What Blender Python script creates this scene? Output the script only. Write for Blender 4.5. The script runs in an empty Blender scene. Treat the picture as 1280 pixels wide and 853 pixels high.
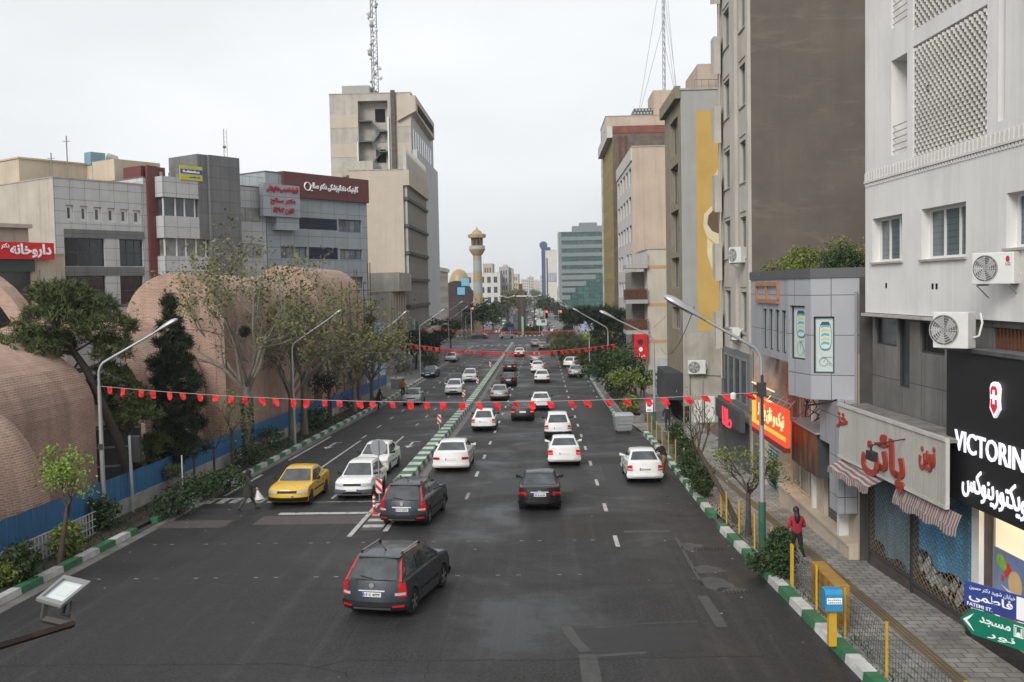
import bpy, bmesh, math, random
from mathutils import Matrix, Vector
R = math.radians
SC = bpy.context.scene
COL = SC.collection
CAMZ = 7.9
F = 1244.0
cd = bpy.data.cameras.new('camera'); cam = bpy.data.objects.new('camera', cd); COL.objects.link(cam)
cd.sensor_width = 36; cd.lens = 36 * F / 1280; cd.clip_start = .1; cd.clip_end = 9000
CM = Matrix.Rotation(R(1.856), 3, 'Z') @ Matrix.Rotation(R(90 - 3.03), 3, 'X') @ Matrix.Rotation(R(-1.1), 3, 'Z')
cam.matrix_world = Matrix.Translation((0, 0, CAMZ)) @ CM.to_4x4()
SC.camera = cam
w = bpy.data.worlds.new('World'); SC.world = w; w.use_nodes = True
nt = w.node_tree; bg = nt.nodes['Background']
sky = nt.nodes.new('ShaderNodeTexSky'); sky.sky_type = 'NISHITA'; sky.sun_disc = False
SUN_EL, SUN_AZ = 34.0, 205.0
sky.sun_elevation = R(SUN_EL); sky.sun_rotation = R(SUN_AZ); sky.dust_density = 4; sky.air_density = 1.5
hs = nt.nodes.new('ShaderNodeHueSaturation'); hs.inputs['Saturation'].default_value = .12
nt.links.new(sky.outputs[0], hs.inputs['Color'])
mx = nt.nodes.new('ShaderNodeMix'); mx.data_type = 'RGBA'; mx.inputs[0].default_value = .78
nt.links.new(hs.outputs[0], mx.inputs[6])
tcw = nt.nodes.new('ShaderNodeTexCoord'); mpw = nt.nodes.new('ShaderNodeMapping'); mpw.inputs['Scale'].default_value = (1.2, 1.2, 3.5)
nzw = nt.nodes.new('ShaderNodeTexNoise'); nzw.inputs['Scale'].default_value = 1.7; nzw.inputs['Detail'].default_value = 5
nt.links.new(tcw.outputs['Generated'], mpw.inputs[0]); nt.links.new(mpw.outputs[0], nzw.inputs['Vector'])
rw = nt.nodes.new('ShaderNodeValToRGB'); nt.links.new(nzw.outputs[0], rw.inputs[0])
rw.color_ramp.elements[0].position = .3; rw.color_ramp.elements[0].color = (.57, .598, .63, 1)
rw.color_ramp.elements[1].position = .7; rw.color_ramp.elements[1].color = (.745, .76, .775, 1)
mulw = nt.nodes.new('ShaderNodeVectorMath'); mulw.operation = 'SCALE'; mulw.inputs[3].default_value = 9.2
nt.links.new(rw.outputs[0], mulw.inputs[0]); nt.links.new(mulw.outputs[0], mx.inputs[7])
nt.links.new(mx.outputs[2], bg.inputs[0]); bg.inputs[1].default_value = .1
sd = bpy.data.lights.new('sun', 'SUN'); sd.energy = 1.5; sd.angle = R(22); sd.color = (1, .97, .93)
so = bpy.data.objects.new('sun', sd); COL.objects.link(so)
so.rotation_euler = (R(90 - SUN_EL), 0, R(180 - SUN_AZ))
SC.view_settings.view_transform = 'Standard'; SC.view_settings.look = 'None'
SC.view_settings.exposure = 0.70; SC.view_settings.gamma = 1; SC.view_settings.use_curve_mapping = False
SC.cycles.use_denoising = True
SC.cycles.max_bounces = 6; SC.cycles.volume_bounces = 0
SC.cycles.sample_clamp_indirect = 6
CPOS = Vector((0, 0, CAMZ))
def ray(px, py):
 return (CM @ Vector(((px - 640) / F, (426.5 - py) / F, -1))).normalized()
def zr(y):
 if y < 94: return -.0273 * y
 if y < 350: return -2.566 - .0113 * (y - 94)
 return -5.459 + .004 * (y - 350)
def onY(px, py, Y):
 d = ray(px, py); return CPOS + d * (Y / d.y)
def ground(px, py, h=0.0):
 d = ray(px, py); lo, hi = 5.0, 3000.0
 f = lambda t: (CPOS + d * t).z - zr((CPOS + d * t).y) - h
 for _ in range(60):
  m = (lo + hi) / 2
  if f(m) > 0: lo = m
  else: hi = m
 return CPOS + d * lo
class Wall:
 def __init__(s, A, B):
  s.A = Vector((A[0], A[1], 0)); d = Vector((B[0] - A[0], B[1] - A[1], 0)); s.L = d.length; s.d = d / s.L
  s.n = Vector((s.d.y, -s.d.x, 0))
 def P(s, u, z, o=0.0): 
  p = s.A + s.d * u + s.n * o; return (p.x, p.y, z)
 def hit(s, px, py):
  r = ray(px, py); t = (s.A - CPOS).dot(s.n) / r.dot(s.n); p = CPOS + r * t
  return ((p - s.A).dot(s.d), p.z)
 def off(s, o):
  q = Wall((0, 0), (1, 0)); q.A = s.A + s.n * o; q.L = s.L; q.d = s.d; q.n = s.n; return q
 def rect(s, x0, x1, yt, yb, ytr=None):
  u0, zt = s.hit(x0, yt); _, zb = s.hit(x0, yb); u1, _ = s.hit(x1, yt)
  return (min(u0, u1), max(u0, u1), zb, zt)
MATS = {}
def newmat(name):
 m = bpy.data.materials.new(name); m.use_nodes = True; MATS[name] = m
 t = m.node_tree; b = t.nodes['Principled BSDF']; return m, t, b
def N(t, typ, **kw):
 n = t.nodes.new(typ)
 for k, v in kw.items(): setattr(n, k, v)
 return n
def c4(c, k=1.0): return (min(1, c[0] * k), min(1, c[1] * k), min(1, c[2] * k), 1)
def mixc(t, fac, a, b, mode='MIX'):
 n = N(t, 'ShaderNodeMix', data_type='RGBA', blend_type=mode)
 for i, v in ((0, fac), (6, a), (7, b)):
  if hasattr(v, 'links'): t.links.new(v, n.inputs[i])
  else: n.inputs[i].default_value = v
 return n.outputs[2]
def ramp(t, src, p0, p1, a=0.0, b=1.0):
 n = N(t, 'ShaderNodeMapRange'); t.links.new(src, n.inputs[0])
 for i, v in ((1, p0), (2, p1), (3, a), (4, b)): n.inputs[i].default_value = v
 return n.outputs[0]
def noise(t, scale, detail=5, sx=1, sy=1, coord='UV', rough=.55, dist=0):
 tc = N(t, 'ShaderNodeTexCoord'); mp = N(t, 'ShaderNodeMapping'); mp.inputs['Scale'].default_value = (sx, sy, 1 if coord == 'UV' else sx)
 nz = N(t, 'ShaderNodeTexNoise'); nz.inputs['Scale'].default_value = scale; nz.inputs['Detail'].default_value = detail
 nz.inputs['Roughness'].default_value = rough; nz.inputs['Distortion'].default_value = dist
 t.links.new(tc.outputs[coord], mp.inputs[0]); t.links.new(mp.outputs[0], nz.inputs['Vector']); return nz.outputs[0]
def weather(t, col, var, scale, streak, streak_col, blotch):
 n1 = noise(t, scale, 7)
 k = ramp(t, n1, .3, .7, 1 - var, 1 + var * .6)
 mm = N(t, 'ShaderNodeVectorMath', operation='SCALE'); 
 if hasattr(col, 'links'): t.links.new(col, mm.inputs[0])
 else: mm.inputs[0].default_value = col[:3]
 t.links.new(k, mm.inputs[3]); out = mm.outputs[0]
 if streak:
  n2 = noise(t, 1.0, 6, 1.6, .07, rough=.7); out = mixc(t, ramp(t, n2, .48, .72, 0, streak), out, c4(streak_col))
 if blotch:
  n3 = noise(t, .35, 6, rough=.65, dist=.6); out = mixc(t, ramp(t, n3, .45, .7, 0, blotch), out, c4(streak_col))
 return out, n1
def surf(name, c, rough=.85, var=.12, scale=1.2, streak=0, scol=None, blotch=0, bump=0, metal=0, spec=.4):
 if name in MATS: return MATS[name]
 m, t, b = newmat(name)
 out, n1 = weather(t, c4(c), var, scale, streak, scol or [x * .45 for x in c], blotch)
 t.links.new(out, b.inputs['Base Color']); b.inputs['Roughness'].default_value = rough; b.inputs['Metallic'].default_value = metal
 b.inputs['Specular IOR Level'].default_value = spec
 if bump:
  bp = N(t, 'ShaderNodeBump'); bp.inputs['Strength'].default_value = bump; bp.inputs['Distance'].default_value = .03
  t.links.new(noise(t, 14, 6), bp.inputs['Height']); t.links.new(bp.outputs[0], b.inputs['Normal'])
 return m
def tiled(name, c1, c2, joint, bw, bh, ms=.01, offset=.5, rough=.8, var=.1, streak=0, scol=None, blotch=0, bump=.3, squash=1, spec=.4, metal=0):
 if name in MATS: return MATS[name]
 m, t, b = newmat(name)
 tc = N(t, 'ShaderNodeTexCoord'); br = N(t, 'ShaderNodeTexBrick', offset=offset)
 t.links.new(tc.outputs['UV'], br.inputs['Vector'])
 for k, v in (('Color1', c4(c1)), ('Color2', c4(c2)), ('Mortar', c4(joint)), ('Scale', 1), ('Mortar Size', ms), ('Mortar Smooth', .1), ('Bias', 0), ('Brick Width', bw), ('Row Height', bh)):
  br.inputs[k].default_value = v
 out, n1 = weather(t, br.outputs[0], var, .9, streak, scol or [x * .4 for x in c1], blotch)
 t.links.new(out, b.inputs['Base Color']); b.inputs['Roughness'].default_value = rough; b.inputs['Specular IOR Level'].default_value = spec
 b.inputs['Metallic'].default_value = metal
 if bump:
  bp = N(t, 'ShaderNodeBump', invert=True); bp.inputs['Strength'].default_value = bump; bp.inputs['Distance'].default_value = .01
  t.links.new(br.outputs['Fac'], bp.inputs['Height']); t.links.new(bp.outputs[0], b.inputs['Normal'])
 return m
def plain(name, c, rough=.5, metal=0, spec=.5, coat=0, emit=0):
 if name in MATS: return MATS[name]
 m, t, b = newmat(name); b.inputs['Base Color'].default_value = c4(c); b.inputs['Roughness'].default_value = rough
 b.inputs['Metallic'].default_value = metal; b.inputs['Specular IOR Level'].default_value = spec; b.inputs['Coat Weight'].default_value = coat
 b.inputs['Coat Roughness'].default_value = .08
 if emit: b.inputs['Emission Color'].default_value = c4(c); b.inputs['Emission Strength'].default_value = emit
 return m
def paint(name, c, rough=.26, metal=0.0):
 if name in MATS: return MATS[name]
 m, t, b = newmat(name)
 n = noise(t, 2.2, 6, coord='Object')
 t.links.new(mixc(t, ramp(t, n, .45, .8, 0, .22 if max(c) > .3 else .07), c4(c), (.25, .24, .22, 1)), b.inputs['Base Color'])
 t.links.new(ramp(t, n, .35, .8, rough, rough + .25), b.inputs['Roughness'])
 b.inputs['Metallic'].default_value = metal; b.inputs['Coat Weight'].default_value = .35; b.inputs['Coat Roughness'].default_value = .05; b.inputs['Specular IOR Level'].default_value = .3
 return m
def glass(name, c, rough=.06, var=.5, scale=.6):
 if name in MATS: return MATS[name]
 m, t, b = newmat(name)
 n = noise(t, scale, 3)
 t.links.new(mixc(t, ramp(t, n, .35, .65, 0, 1), c4(c, 1 - var), c4(c, 1 + var)), b.inputs['Base Color'])
 b.inputs['Roughness'].default_value = rough; b.inputs['Specular IOR Level'].default_value = .7
 bp = N(t, 'ShaderNodeBump'); bp.inputs['Strength'].default_value = .05; bp.inputs['Distance'].default_value = .05
 t.links.new(noise(t, 1.3, 2), bp.inputs['Height']); t.links.new(bp.outputs[0], b.inputs['Normal'])
 return m
def leafmat(name, c1, c2, trans=.25):
 m, t, b = newmat(name)
 g = N(t, 'ShaderNodeNewGeometry')
 t.links.new(mixc(t, g.outputs['Random Per Island'], c4(c1), c4(c2)), b.inputs['Base Color'])
 b.inputs['Roughness'].default_value = .6; b.inputs['Specular IOR Level'].default_value = .25
 b.inputs['Subsurface Weight'].default_value = 0; b.inputs['Transmission Weight'].default_value = 0
 return m
class MB:
 def __init__(s): s.v = []; s.f = []; s.m = []
 def quad(s, *p, m=0):
  k = len(s.v); s.v += [tuple(q) for q in p]; s.f.append(tuple(range(k, k + len(p)))); s.m.append(m)
 def hexa(s, p, m=0):
  k = len(s.v); s.v += [tuple(q) for q in p]
  for f in ((3, 2, 1, 0), (4, 5, 6, 7), (0, 1, 5, 4), (1, 2, 6, 5), (2, 3, 7, 6), (3, 0, 4, 7)):
   s.f.append(tuple(k + i for i in f)); s.m.append(m)
 def box(s, x0, x1, y0, y1, z0, z1, m=0):
  s.hexa([(x0, y0, z0), (x1, y0, z0), (x1, y1, z0), (x0, y1, z0), (x0, y0, z1), (x1, y0, z1), (x1, y1, z1), (x0, y1, z1)], m)
 def wbox(s, W, u0, u1, z0, z1, o0, o1, m=0):  # box on a wall, o = distance out of it
  s.hexa([W.P(u0, z0, o1), W.P(u1, z0, o1), W.P(u1, z0, o0), W.P(u0, z0, o0), W.P(u0, z1, o1), W.P(u1, z1, o1), W.P(u1, z1, o0), W.P(u0, z1, o0)], m)
 def tube(s, pts, rad, n=6, m=0, cap=True):
  pts = [Vector(p) for p in pts]
  if not hasattr(rad, '__len__'): rad = [rad] * len(pts)
  rings = []; ref = None
  for i, p in enumerate(pts):
   a = pts[max(0, i - 1)]; b = pts[min(len(pts) - 1, i + 1)]; t = (b - a)
   t = t.normalized() if t.length > 1e-9 else Vector((0, 0, 1))
   if ref is None: ref = Vector((1, 0, 0)) if abs(t.x) < .8 else Vector((0, 1, 0))
   x = (ref - t * ref.dot(t)).normalized(); y = t.cross(x); ref = x
   k = len(s.v); rings.append(k)
   for j in range(n):
    q = p + (x * math.cos(2 * math.pi * j / n) + y * math.sin(2 * math.pi * j / n)) * rad[i]; s.v.append(tuple(q))
  for a, b in zip(rings, rings[1:]):
   for j in range(n):
    s.f.append((a + j, a + (j + 1) % n, b + (j + 1) % n, b + j)); s.m.append(m)
  if cap:
   s.f.append(tuple(rings[0] + j for j in reversed(range(n)))); s.m.append(m)
   s.f.append(tuple(rings[-1] + j for j in range(n))); s.m.append(m)
 def lathe(s, prof, c, n=16, m=0, axis='z'):
  k = len(s.v); c = Vector(c)
  for r, h in prof:
   for j in range(n):
    a = 2 * math.pi * j / n; x, y = r * math.cos(a), r * math.sin(a)
    q = {'z': (x, y, h), 'x': (h, x, y), 'y': (x, h, y)}[axis]
    s.v.append(tuple(c + Vector(q)))
  for i in range(len(prof) - 1):
   for j in range(n):
    a, b = k + i * n + j, k + i * n + (j + 1) % n
    s.f.append((a, b, b + n, a + n) if axis != 'y' else (a, a + n, b + n, b)); s.m.append(m)
  s.f.append(tuple(k + j for j in range(n))); s.m.append(m)
  s.f.append(tuple(k + (len(prof) - 1) * n + j for j in range(n))); s.m.append(m)
 def extr(s, poly, fn, a, b, m=0):
  k = len(s.v); n = len(poly)
  s.v += [tuple(fn(x, y, a)) for x, y in poly] + [tuple(fn(x, y, b)) for x, y in poly]
  s.f.append(tuple(k + n + i for i in range(n))); s.m.append(m)
  s.f.append(tuple(k + i for i in reversed(range(n)))); s.m.append(m)
  for i in range(n):
   j = (i + 1) % n; s.f.append((k + i, k + j, k + n + j, k + n + i)); s.m.append(m)
 def add(s, o, fn=None, m=None):
  k = len(s.v); s.v += [tuple(fn(p)) if fn else p for p in o.v]
  s.f += [tuple(k + i for i in f) for f in o.f]; s.m += [m if m is not None else x for x in o.m]
 def build(s, name, mats, parent=None, smooth=0, loc=None, bev=0):
  me = bpy.data.meshes.new(name)
  L = Vector(loc) if loc is not None else Vector((0, 0, 0))
  me.from_pydata([tuple(Vector(p) - L) for p in s.v], [], s.f)
  if not isinstance(mats, (list, tuple)): mats = [mats]
  for x in mats: me.materials.append(x)
  me.polygons.foreach_set('material_index', s.m)
  uv = me.uv_layers.new(name='UVMap').data; vs = me.vertices
  for p in me.polygons:
   n = p.normal
   if abs(n.z) > .75: ax, ay = Vector((1, 0, 0)), Vector((0, 1, 0))
   else:
    ax = Vector((-n.y, n.x, 0)).normalized(); ay = Vector((0, 0, 1))
   for li in p.loop_indices:
    q = vs[me.loops[li].vertex_index].co + L; uv[li].uv = (q.dot(ax), q.dot(ay))
  if smooth:
   me.shade_smooth()
   if smooth < 180: me.set_sharp_from_angle(angle=R(smooth))
  o = bpy.data.objects.new(name, me); COL.objects.link(o)
  if parent is not None: o.parent = parent
  if bev:
   md = o.modifiers.new('bevel', 'BEVEL'); md.width = bev; md.segments = 2; md.limit_method = 'ANGLE'; md.angle_limit = R(40)
  me.validate()
  return o
class Thing:
 def __init__(s, name, label, cat, loc=(0, 0, 0), group=None, kind=None):
  o = bpy.data.objects.new(name, None); COL.objects.link(o); s.o = o; s.loc = Vector(loc); o.location = s.loc
  o.empty_display_size = .3; s.tag(label, cat, group, kind)
 def tag(s, label, cat, group=None, kind=None): tag(s.o, label, cat, group, kind)
 def part(s, name, mb, mats, parent=None, smooth=0, label=None, bev=0):
  x = mb.build(name, mats, parent or s.o, smooth, s.loc, bev)
  if label: x['label'] = label
  return x
def tag(o, label=None, cat=None, group=None, kind=None):
 if label: o['label'] = label
 if cat: o['category'] = cat
 if group: o['group'] = group
 if kind: o['kind'] = kind
 return o
def struct(name, mb, mats, smooth=0, kind='structure'):
 o = mb.build(name, mats, None, smooth); o['kind'] = kind; return o
def copy_tree(o, parent=None):
 c = o.copy(); COL.objects.link(c)
 if parent is not None: c.parent = parent
 for ch in list(o.children): copy_tree(ch, c)
 return c
def place(root, loc, rz=0, label=None, group=None, scale=None, first=[]):
 k = root.name
 if k in first: c = copy_tree(root)
 else: first.append(k); c = root
 c.location = loc; c.rotation_euler = (0, 0, rz)
 if scale: c.scale = scale if hasattr(scale, '__len__') else (scale,) * 3
 if label: c['label'] = label
 if group: c['group'] = group
 return c
FORMS = {'ا': 'ﺍﺎ', 'آ': 'ﺁﺂ', 'ب': 'ﺏﺐﺑﺒ', 'پ': 'ﭖﭗﭘﭙ', 'ت': 'ﺕﺖﺗﺘ', 'ج': 'ﺝﺞﺟﺠ', 'چ': 'ﭺﭻﭼﭽ', 'ح': 'ﺡﺢﺣﺤ', 'خ': 'ﺥﺦﺧﺨ',
 'د': 'ﺩﺪ', 'ر': 'ﺭﺮ', 'ز': 'ﺯﺰ', 'س': 'ﺱﺲﺳﺴ', 'ش': 'ﺵﺶﺷﺸ', 'ص': 'ﺹﺺﺻﺼ', 'ط': 'ﻁﻂﻃﻄ', 'ع': 'ﻉﻊﻋﻌ', 'ف': 'ﻑﻒﻓﻔ', 'ق': 'ﻕﻖﻗﻘ',
 'ک': 'ﮎﮏﮐﮑ', 'گ': 'ﮒﮓﮔﮕ', 'ل': 'ﻝﻞﻟﻠ', 'م': 'ﻡﻢﻣﻤ', 'ن': 'ﻥﻦﻧﻨ', 'و': 'ﻭﻮ', 'ه': 'ﻩﻪﻫﻬ', 'ی': 'ﯼﯽﯾﯿ', 'ئ': 'ﺉﺊﺋﺌ', 'ذ': 'ﺫﺬ'}
def shape(s):
 out = []
 for i, ch in enumerate(s):
  if ch not in FORMS: out.append(ch); continue
  f = FORMS[ch]
  pj = i > 0 and s[i - 1] in FORMS and len(FORMS[s[i - 1]]) == 4
  nj = len(f) == 4 and i + 1 < len(s) and s[i + 1] in FORMS
  out.append(f[(2 if nj else 0) + (1 if pj else 0)])
 txt = ''.join(reversed(out))
 import re
 return re.sub('[۰-۹0-9]+', lambda m: m.group(0)[::-1], txt)
def textmb(s, bold=.02, ext=.02, rtl=True):
 c = bpy.data.curves.new('t', 'FONT'); c.body = shape(s) if rtl else s; c.size = 1; c.extrude = ext; c.offset = bold; c.resolution_u = 3
 o = bpy.data.objects.new('t', c); COL.objects.link(o); dg = bpy.context.evaluated_depsgraph_get(); dg.update()
 me = o.evaluated_get(dg).to_mesh(); b = MB()
 b.v = [tuple(v.co) for v in me.vertices]; b.f = [tuple(p.vertices) for p in me.polygons]; b.m = [0] * len(b.f)
 o.evaluated_get(dg).to_mesh_clear(); bpy.data.objects.remove(o); bpy.data.curves.remove(c)
 return b
def text_on(mb, W, s, u0, u1, z0, z1, out=.01, thick=.03, bold=.02, rtl=True, m=0, fit=True, skew=0):
 t = textmb(s, bold, .02, rtl)
 xs = [p[0] for p in t.v]; ys = [p[1] for p in t.v]; a, b, c, d = min(xs), max(xs), min(ys), max(ys)
 kx = (u1 - u0) / (b - a); kz = (z1 - z0) / (d - c)
 mb.add(t, lambda p: W.P(u0 + (p[0] - a) * kx, z0 + (p[1] - c) * kz + skew * (p[0] - a) * kx, out + (p[2] + .02) / .04 * thick), m)
def facade(mb, W, u0, u1, z0, z1, holes, depth=.18, m=0, rm=None):
 us = sorted({round(x, 4) for h in holes for x in h[:2] if u0 < x < u1} | {u0, u1})
 zs = sorted({round(x, 4) for h in holes for x in h[2:4] if z0 < x < z1} | {z0, z1})
 for i in range(len(us) - 1):
  run = None
  for j in range(len(zs) - 1):
   cu, cz = (us[i] + us[i + 1]) / 2, (zs[j] + zs[j + 1]) / 2
   solid = not any(h[0] < cu < h[1] and h[2] < cz < h[3] for h in holes)
   if solid and run is None: run = zs[j]
   if not solid and run is not None: mb.quad(W.P(us[i], run), W.P(us[i + 1], run), W.P(us[i + 1], zs[j]), W.P(us[i], zs[j]), m=m); run = None
  if run is not None: mb.quad(W.P(us[i], run), W.P(us[i + 1], run), W.P(us[i + 1], z1), W.P(us[i], z1), m=m)
 r = m if rm is None else rm
 for h in holes:
  a, b, c, e = h[:4]; d = h[4] if len(h) > 4 else depth
  mb.quad(W.P(a, c), W.P(a, c, -d), W.P(b, c, -d), W.P(b, c), m=r); mb.quad(W.P(a, e, -d), W.P(a, e), W.P(b, e), W.P(b, e, -d), m=r)
  mb.quad(W.P(a, c, -d), W.P(a, c), W.P(a, e), W.P(a, e, -d), m=r); mb.quad(W.P(b, c), W.P(b, c, -d), W.P(b, e, -d), W.P(b, e), m=r)
def window(T, W, h, fm, pm, nx=2, nz=1, depth=.18, fw=.06, name='window', sill=None, split=None):
 a, b, c, e = h[:4]; d = h[4] if len(h) > 4 else depth
 f = MB(); g = .003
 f.wbox(W, a + g, a + fw, c + g, e - g, -d, -d + .06); f.wbox(W, b - fw, b - g, c + g, e - g, -d, -d + .06)
 f.wbox(W, a + fw, b - fw, c + g, c + fw, -d, -d + .055); f.wbox(W, a + fw, b - fw, e - fw, e - g, -d, -d + .055)
 for i in range(1, nx):
  x = a + (b - a) * (split[i - 1] if split else i / nx); f.wbox(W, x - fw / 2, x + fw / 2, c + fw, e - fw, -d, -d + .05)
 for i in range(1, nz):
  z = c + (e - c) * i / nz; f.wbox(W, a + fw, b - fw, z - fw / 2, z + fw / 2, -d, -d + .045)
 o = T.part(name, f, fm)
 p = MB(); p.quad(W.P(a, c, -d + .015), W.P(b, c, -d + .015), W.P(b, e, -d + .015), W.P(a, e, -d + .015)); T.part('pane', p, pm, o)
 if sill:
  s = MB(); s.wbox(W, a - .06, b + .06, c - .06, c - .004, -d + .07, .07); T.part('sill', s, sill, o)
 return o
def grid(u0, u1, z0, z1, nu, nz, fu=.6, fz=.5):  # evenly spread openings
 out = []; du = (u1 - u0) / nu; dz = (z1 - z0) / nz
 for i in range(nu):
  for j in range(nz):
   cu, cz = u0 + (i + .5) * du, z0 + (j + .5) * dz; out.append((cu - du * fu / 2, cu + du * fu / 2, cz - dz * fz / 2, cz + dz * fz / 2))
 return out
M = {}
M['asphalt'], t_, b_ = newmat('asphalt')
n1 = noise(t_, .22, 7, rough=.62, dist=.4); n2 = noise(t_, 15, 5); n3 = noise(t_, 1.0, 5, 2.6, .045)
base = mixc(t_, ramp(t_, n1, .38, .66), (.017, .017, .018, 1), (.033, .032, .032, 1))
base = mixc(t_, ramp(t_, n3, .5, .68, 0, .5), base, (.046, .045, .045, 1))
g_ = mixc(t_, ramp(t_, n2, .42, .6), (.6, .6, .6, 1), (1.45, 1.45, 1.45, 1))
t_.links.new(mixc(t_, 1.0, base, g_, 'MULTIPLY'), b_.inputs['Base Color'])
t_.links.new(ramp(t_, n1, .36, .62, .42, .8), b_.inputs['Roughness']); b_.inputs['Specular IOR Level'].default_value = .32
bp_ = N(t_, 'ShaderNodeBump'); bp_.inputs['Strength'].default_value = .35; bp_.inputs['Distance'].default_value = .012
t_.links.new(noise(t_, 26, 4), bp_.inputs['Height']); t_.links.new(bp_.outputs[0], b_.inputs['Normal'])
def worn(name, c, keep=.5, under=(.06, .06, .06)):
 m, t, b = newmat(name); n = noise(t, 3.5, 8, rough=.7)
 t.links.new(mixc(t, ramp(t, n, keep, keep + .14, 0, 1), c4(c), c4(under)), b.inputs['Base Color']); b.inputs['Roughness'].default_value = .7
 return m
M['line'] = worn('road_paint', (.42, .42, .41), .52); M['line_faint'] = worn('faint_road_paint', (.24, .24, .235), .46)
M['red_paint'] = worn('red_road_paint', (.075, .038, .036), .4)
M['patch'] = surf('asphalt_patch', (.07, .07, .069), .85, .2, 2.5, blotch=.4, scol=(.055, .055, .055)); M['patch_dark'] = surf('dark_asphalt_patch', (.02, .02, .021), .6, .2, 3)
M['crack'] = plain('crack_tar', (.008, .008, .008), .8)
M['terrain'] = surf('terrain', (.11, .105, .1), .95, .25, .05)
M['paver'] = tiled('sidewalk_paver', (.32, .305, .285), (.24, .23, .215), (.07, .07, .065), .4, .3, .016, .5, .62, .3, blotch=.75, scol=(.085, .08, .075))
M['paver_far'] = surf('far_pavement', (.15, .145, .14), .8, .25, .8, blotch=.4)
M['alley'] = tiled('red_alley_paver', (.155, .09, .08), (.12, .075, .07), (.06, .055, .05), .25, .12, .01, .5, .75, .3, blotch=.5, scol=(.06, .05, .05))
M['tactile'] = tiled('tactile_paver', (.30, .21, .09), (.25, .18, .08), (.10, .08, .05), .1, .1, .03, 0, .75, .3, blotch=.4, scol=(.08, .07, .05))
M['kerb_w'] = surf('kerb_white', (.52, .52, .5), .7, .25, 2.5, blotch=.5, scol=(.16, .15, .14), bump=.2)
M['kerb_g'] = surf('kerb_green', (.035, .16, .075), .6, .3, 2.5, blotch=.45, scol=(.05, .07, .05), bump=.2)
M['kerb_s'] = surf('kerb_stone', (.22, .21, .2), .85, .25, 2.5, blotch=.5)
M['soil'] = surf('soil', (.052, .04, .029), .95, .4, 3, blotch=.5, scol=(.03, .04, .018), bump=.5)
M['gutter'] = surf('gutter_concrete', (.16, .155, .15), .85, .3, 1.5, blotch=.5)
M['frame_w'] = plain('white_frame', (.62, .62, .6), .45); M['frame_g'] = plain('grey_frame', (.22, .22, .22), .45); M['frame_d'] = plain('dark_frame', (.04, .04, .042), .45)
M['frame_b'] = plain('blue_frame', (.05, .10, .2), .45); M['sill'] = surf('stone_sill', (.36, .34, .31), .8, .2, 2, streak=.4)
M['glass'] = glass('window_glass', (.05, .06, .07), .12); M['glass_d'] = glass('dark_glass', (.014, .016, .02), .15); M['glass_l'] = glass('curtained_glass', (.17, .175, .16), .25)
M['glass_t'] = tiled('blind_glass', (.085, .12, .125), (.075, .11, .115), (.05, .075, .08), 3, .16, .012, 0, .18, .15, bump=0, spec=.7)
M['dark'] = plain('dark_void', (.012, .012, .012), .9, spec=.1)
M['steel'] = surf('galvanised_steel', (.42, .43, .44), .45, .12, 3, metal=.5); M['steel_g'] = plain('pole_green', (.03, .11, .07), .5)
M['black'] = plain('black_plastic', (.02, .02, .022), .5); M['white'] = surf('white_plastic', (.62, .62, .59), .45, .08, 2, blotch=.15, scol=(.4, .38, .34))
M['yellow'] = surf('yellow_post_paint', (.5, .31, .025), .5, .15, 4, blotch=.3, scol=(.2, .12, .04)); M['rust'] = surf('rusty_steel', (.13, .055, .03), .8, .4, 4, blotch=.6, scol=(.03, .025, .022))
M['roof'] = surf('roof_bitumen', (.14, .135, .13), .9, .2, 1, blotch=.4)
M['red_sign'] = surf('red_sign', (.55, .012, .018), .45, .1, 1); M['sign_white'] = plain('sign_white', (.8, .8, .8), .5)
YS = [-60, -10, 0, 20, 40, 60, 80, 94, 120, 160, 200, 250, 300, 350, 450, 600, 900, 1400, 2200, 4000]
def ycuts(a, b): return [a] + [y for y in YS if a < y < b] + [b]
def sheet(name, x0, x1, a, b, h, mat, kind='structure', cols=1):
 mb = MB(); ys = ycuts(a, b); fx0 = x0 if callable(x0) else (lambda y: x0); fx1 = x1 if callable(x1) else (lambda y: x1)
 for y0, y1 in zip(ys, ys[1:]):
  for i in range(cols):
   l = lambda y, k: fx0(y) + (fx1(y) - fx0(y)) * k / cols
   mb.quad((l(y0, i), y0, zr(y0) + h), (l(y0, i + 1), y0, zr(y0) + h), (l(y1, i + 1), y1, zr(y1) + h), (l(y1, i), y1, zr(y1) + h))
 return struct(name, mb, mat, kind=kind)
sheet('terrain', -2500, 2500, -60, 4000, -.03, M['terrain'])
bend = lambda y: 0 if y < 250 else -.022 * (y - 250)
def interp(pts):
 def f(y):
  if y <= pts[0][0]: return pts[0][1]
  for (a, p), (b, q) in zip(pts, pts[1:]):
   if y <= b: return p + (q - p) * (y - a) / (b - a)
  return pts[-1][1]
 return f
KR = interp([(-60, 8.2), (15, 7.0), (21, 6.62), (36, 6.15), (50, 6.3), (66, 6.35), (72, 5.3), (110, 5.25), (200, 4.4), (250, 5)])
KL = interp([(-60, -16), (20, -15.5), (50, -15.15), (100, -14.85), (180, -14.3), (250, -15)])
sheet('road', lambda y: -30 if y < 8 else KL(y) - .1 + bend(y), lambda y: KR(y) + .1 + bend(y), -60, 4000, 0, M['asphalt'], cols=6)
sheet('cross_street', -300, KL(205) - .1, 206, 250, -.001, M['asphalt'], cols=8); sheet('cross_street', KR(205) + .1, 300, 206, 250, -.001, M['asphalt'], cols=8)
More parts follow.
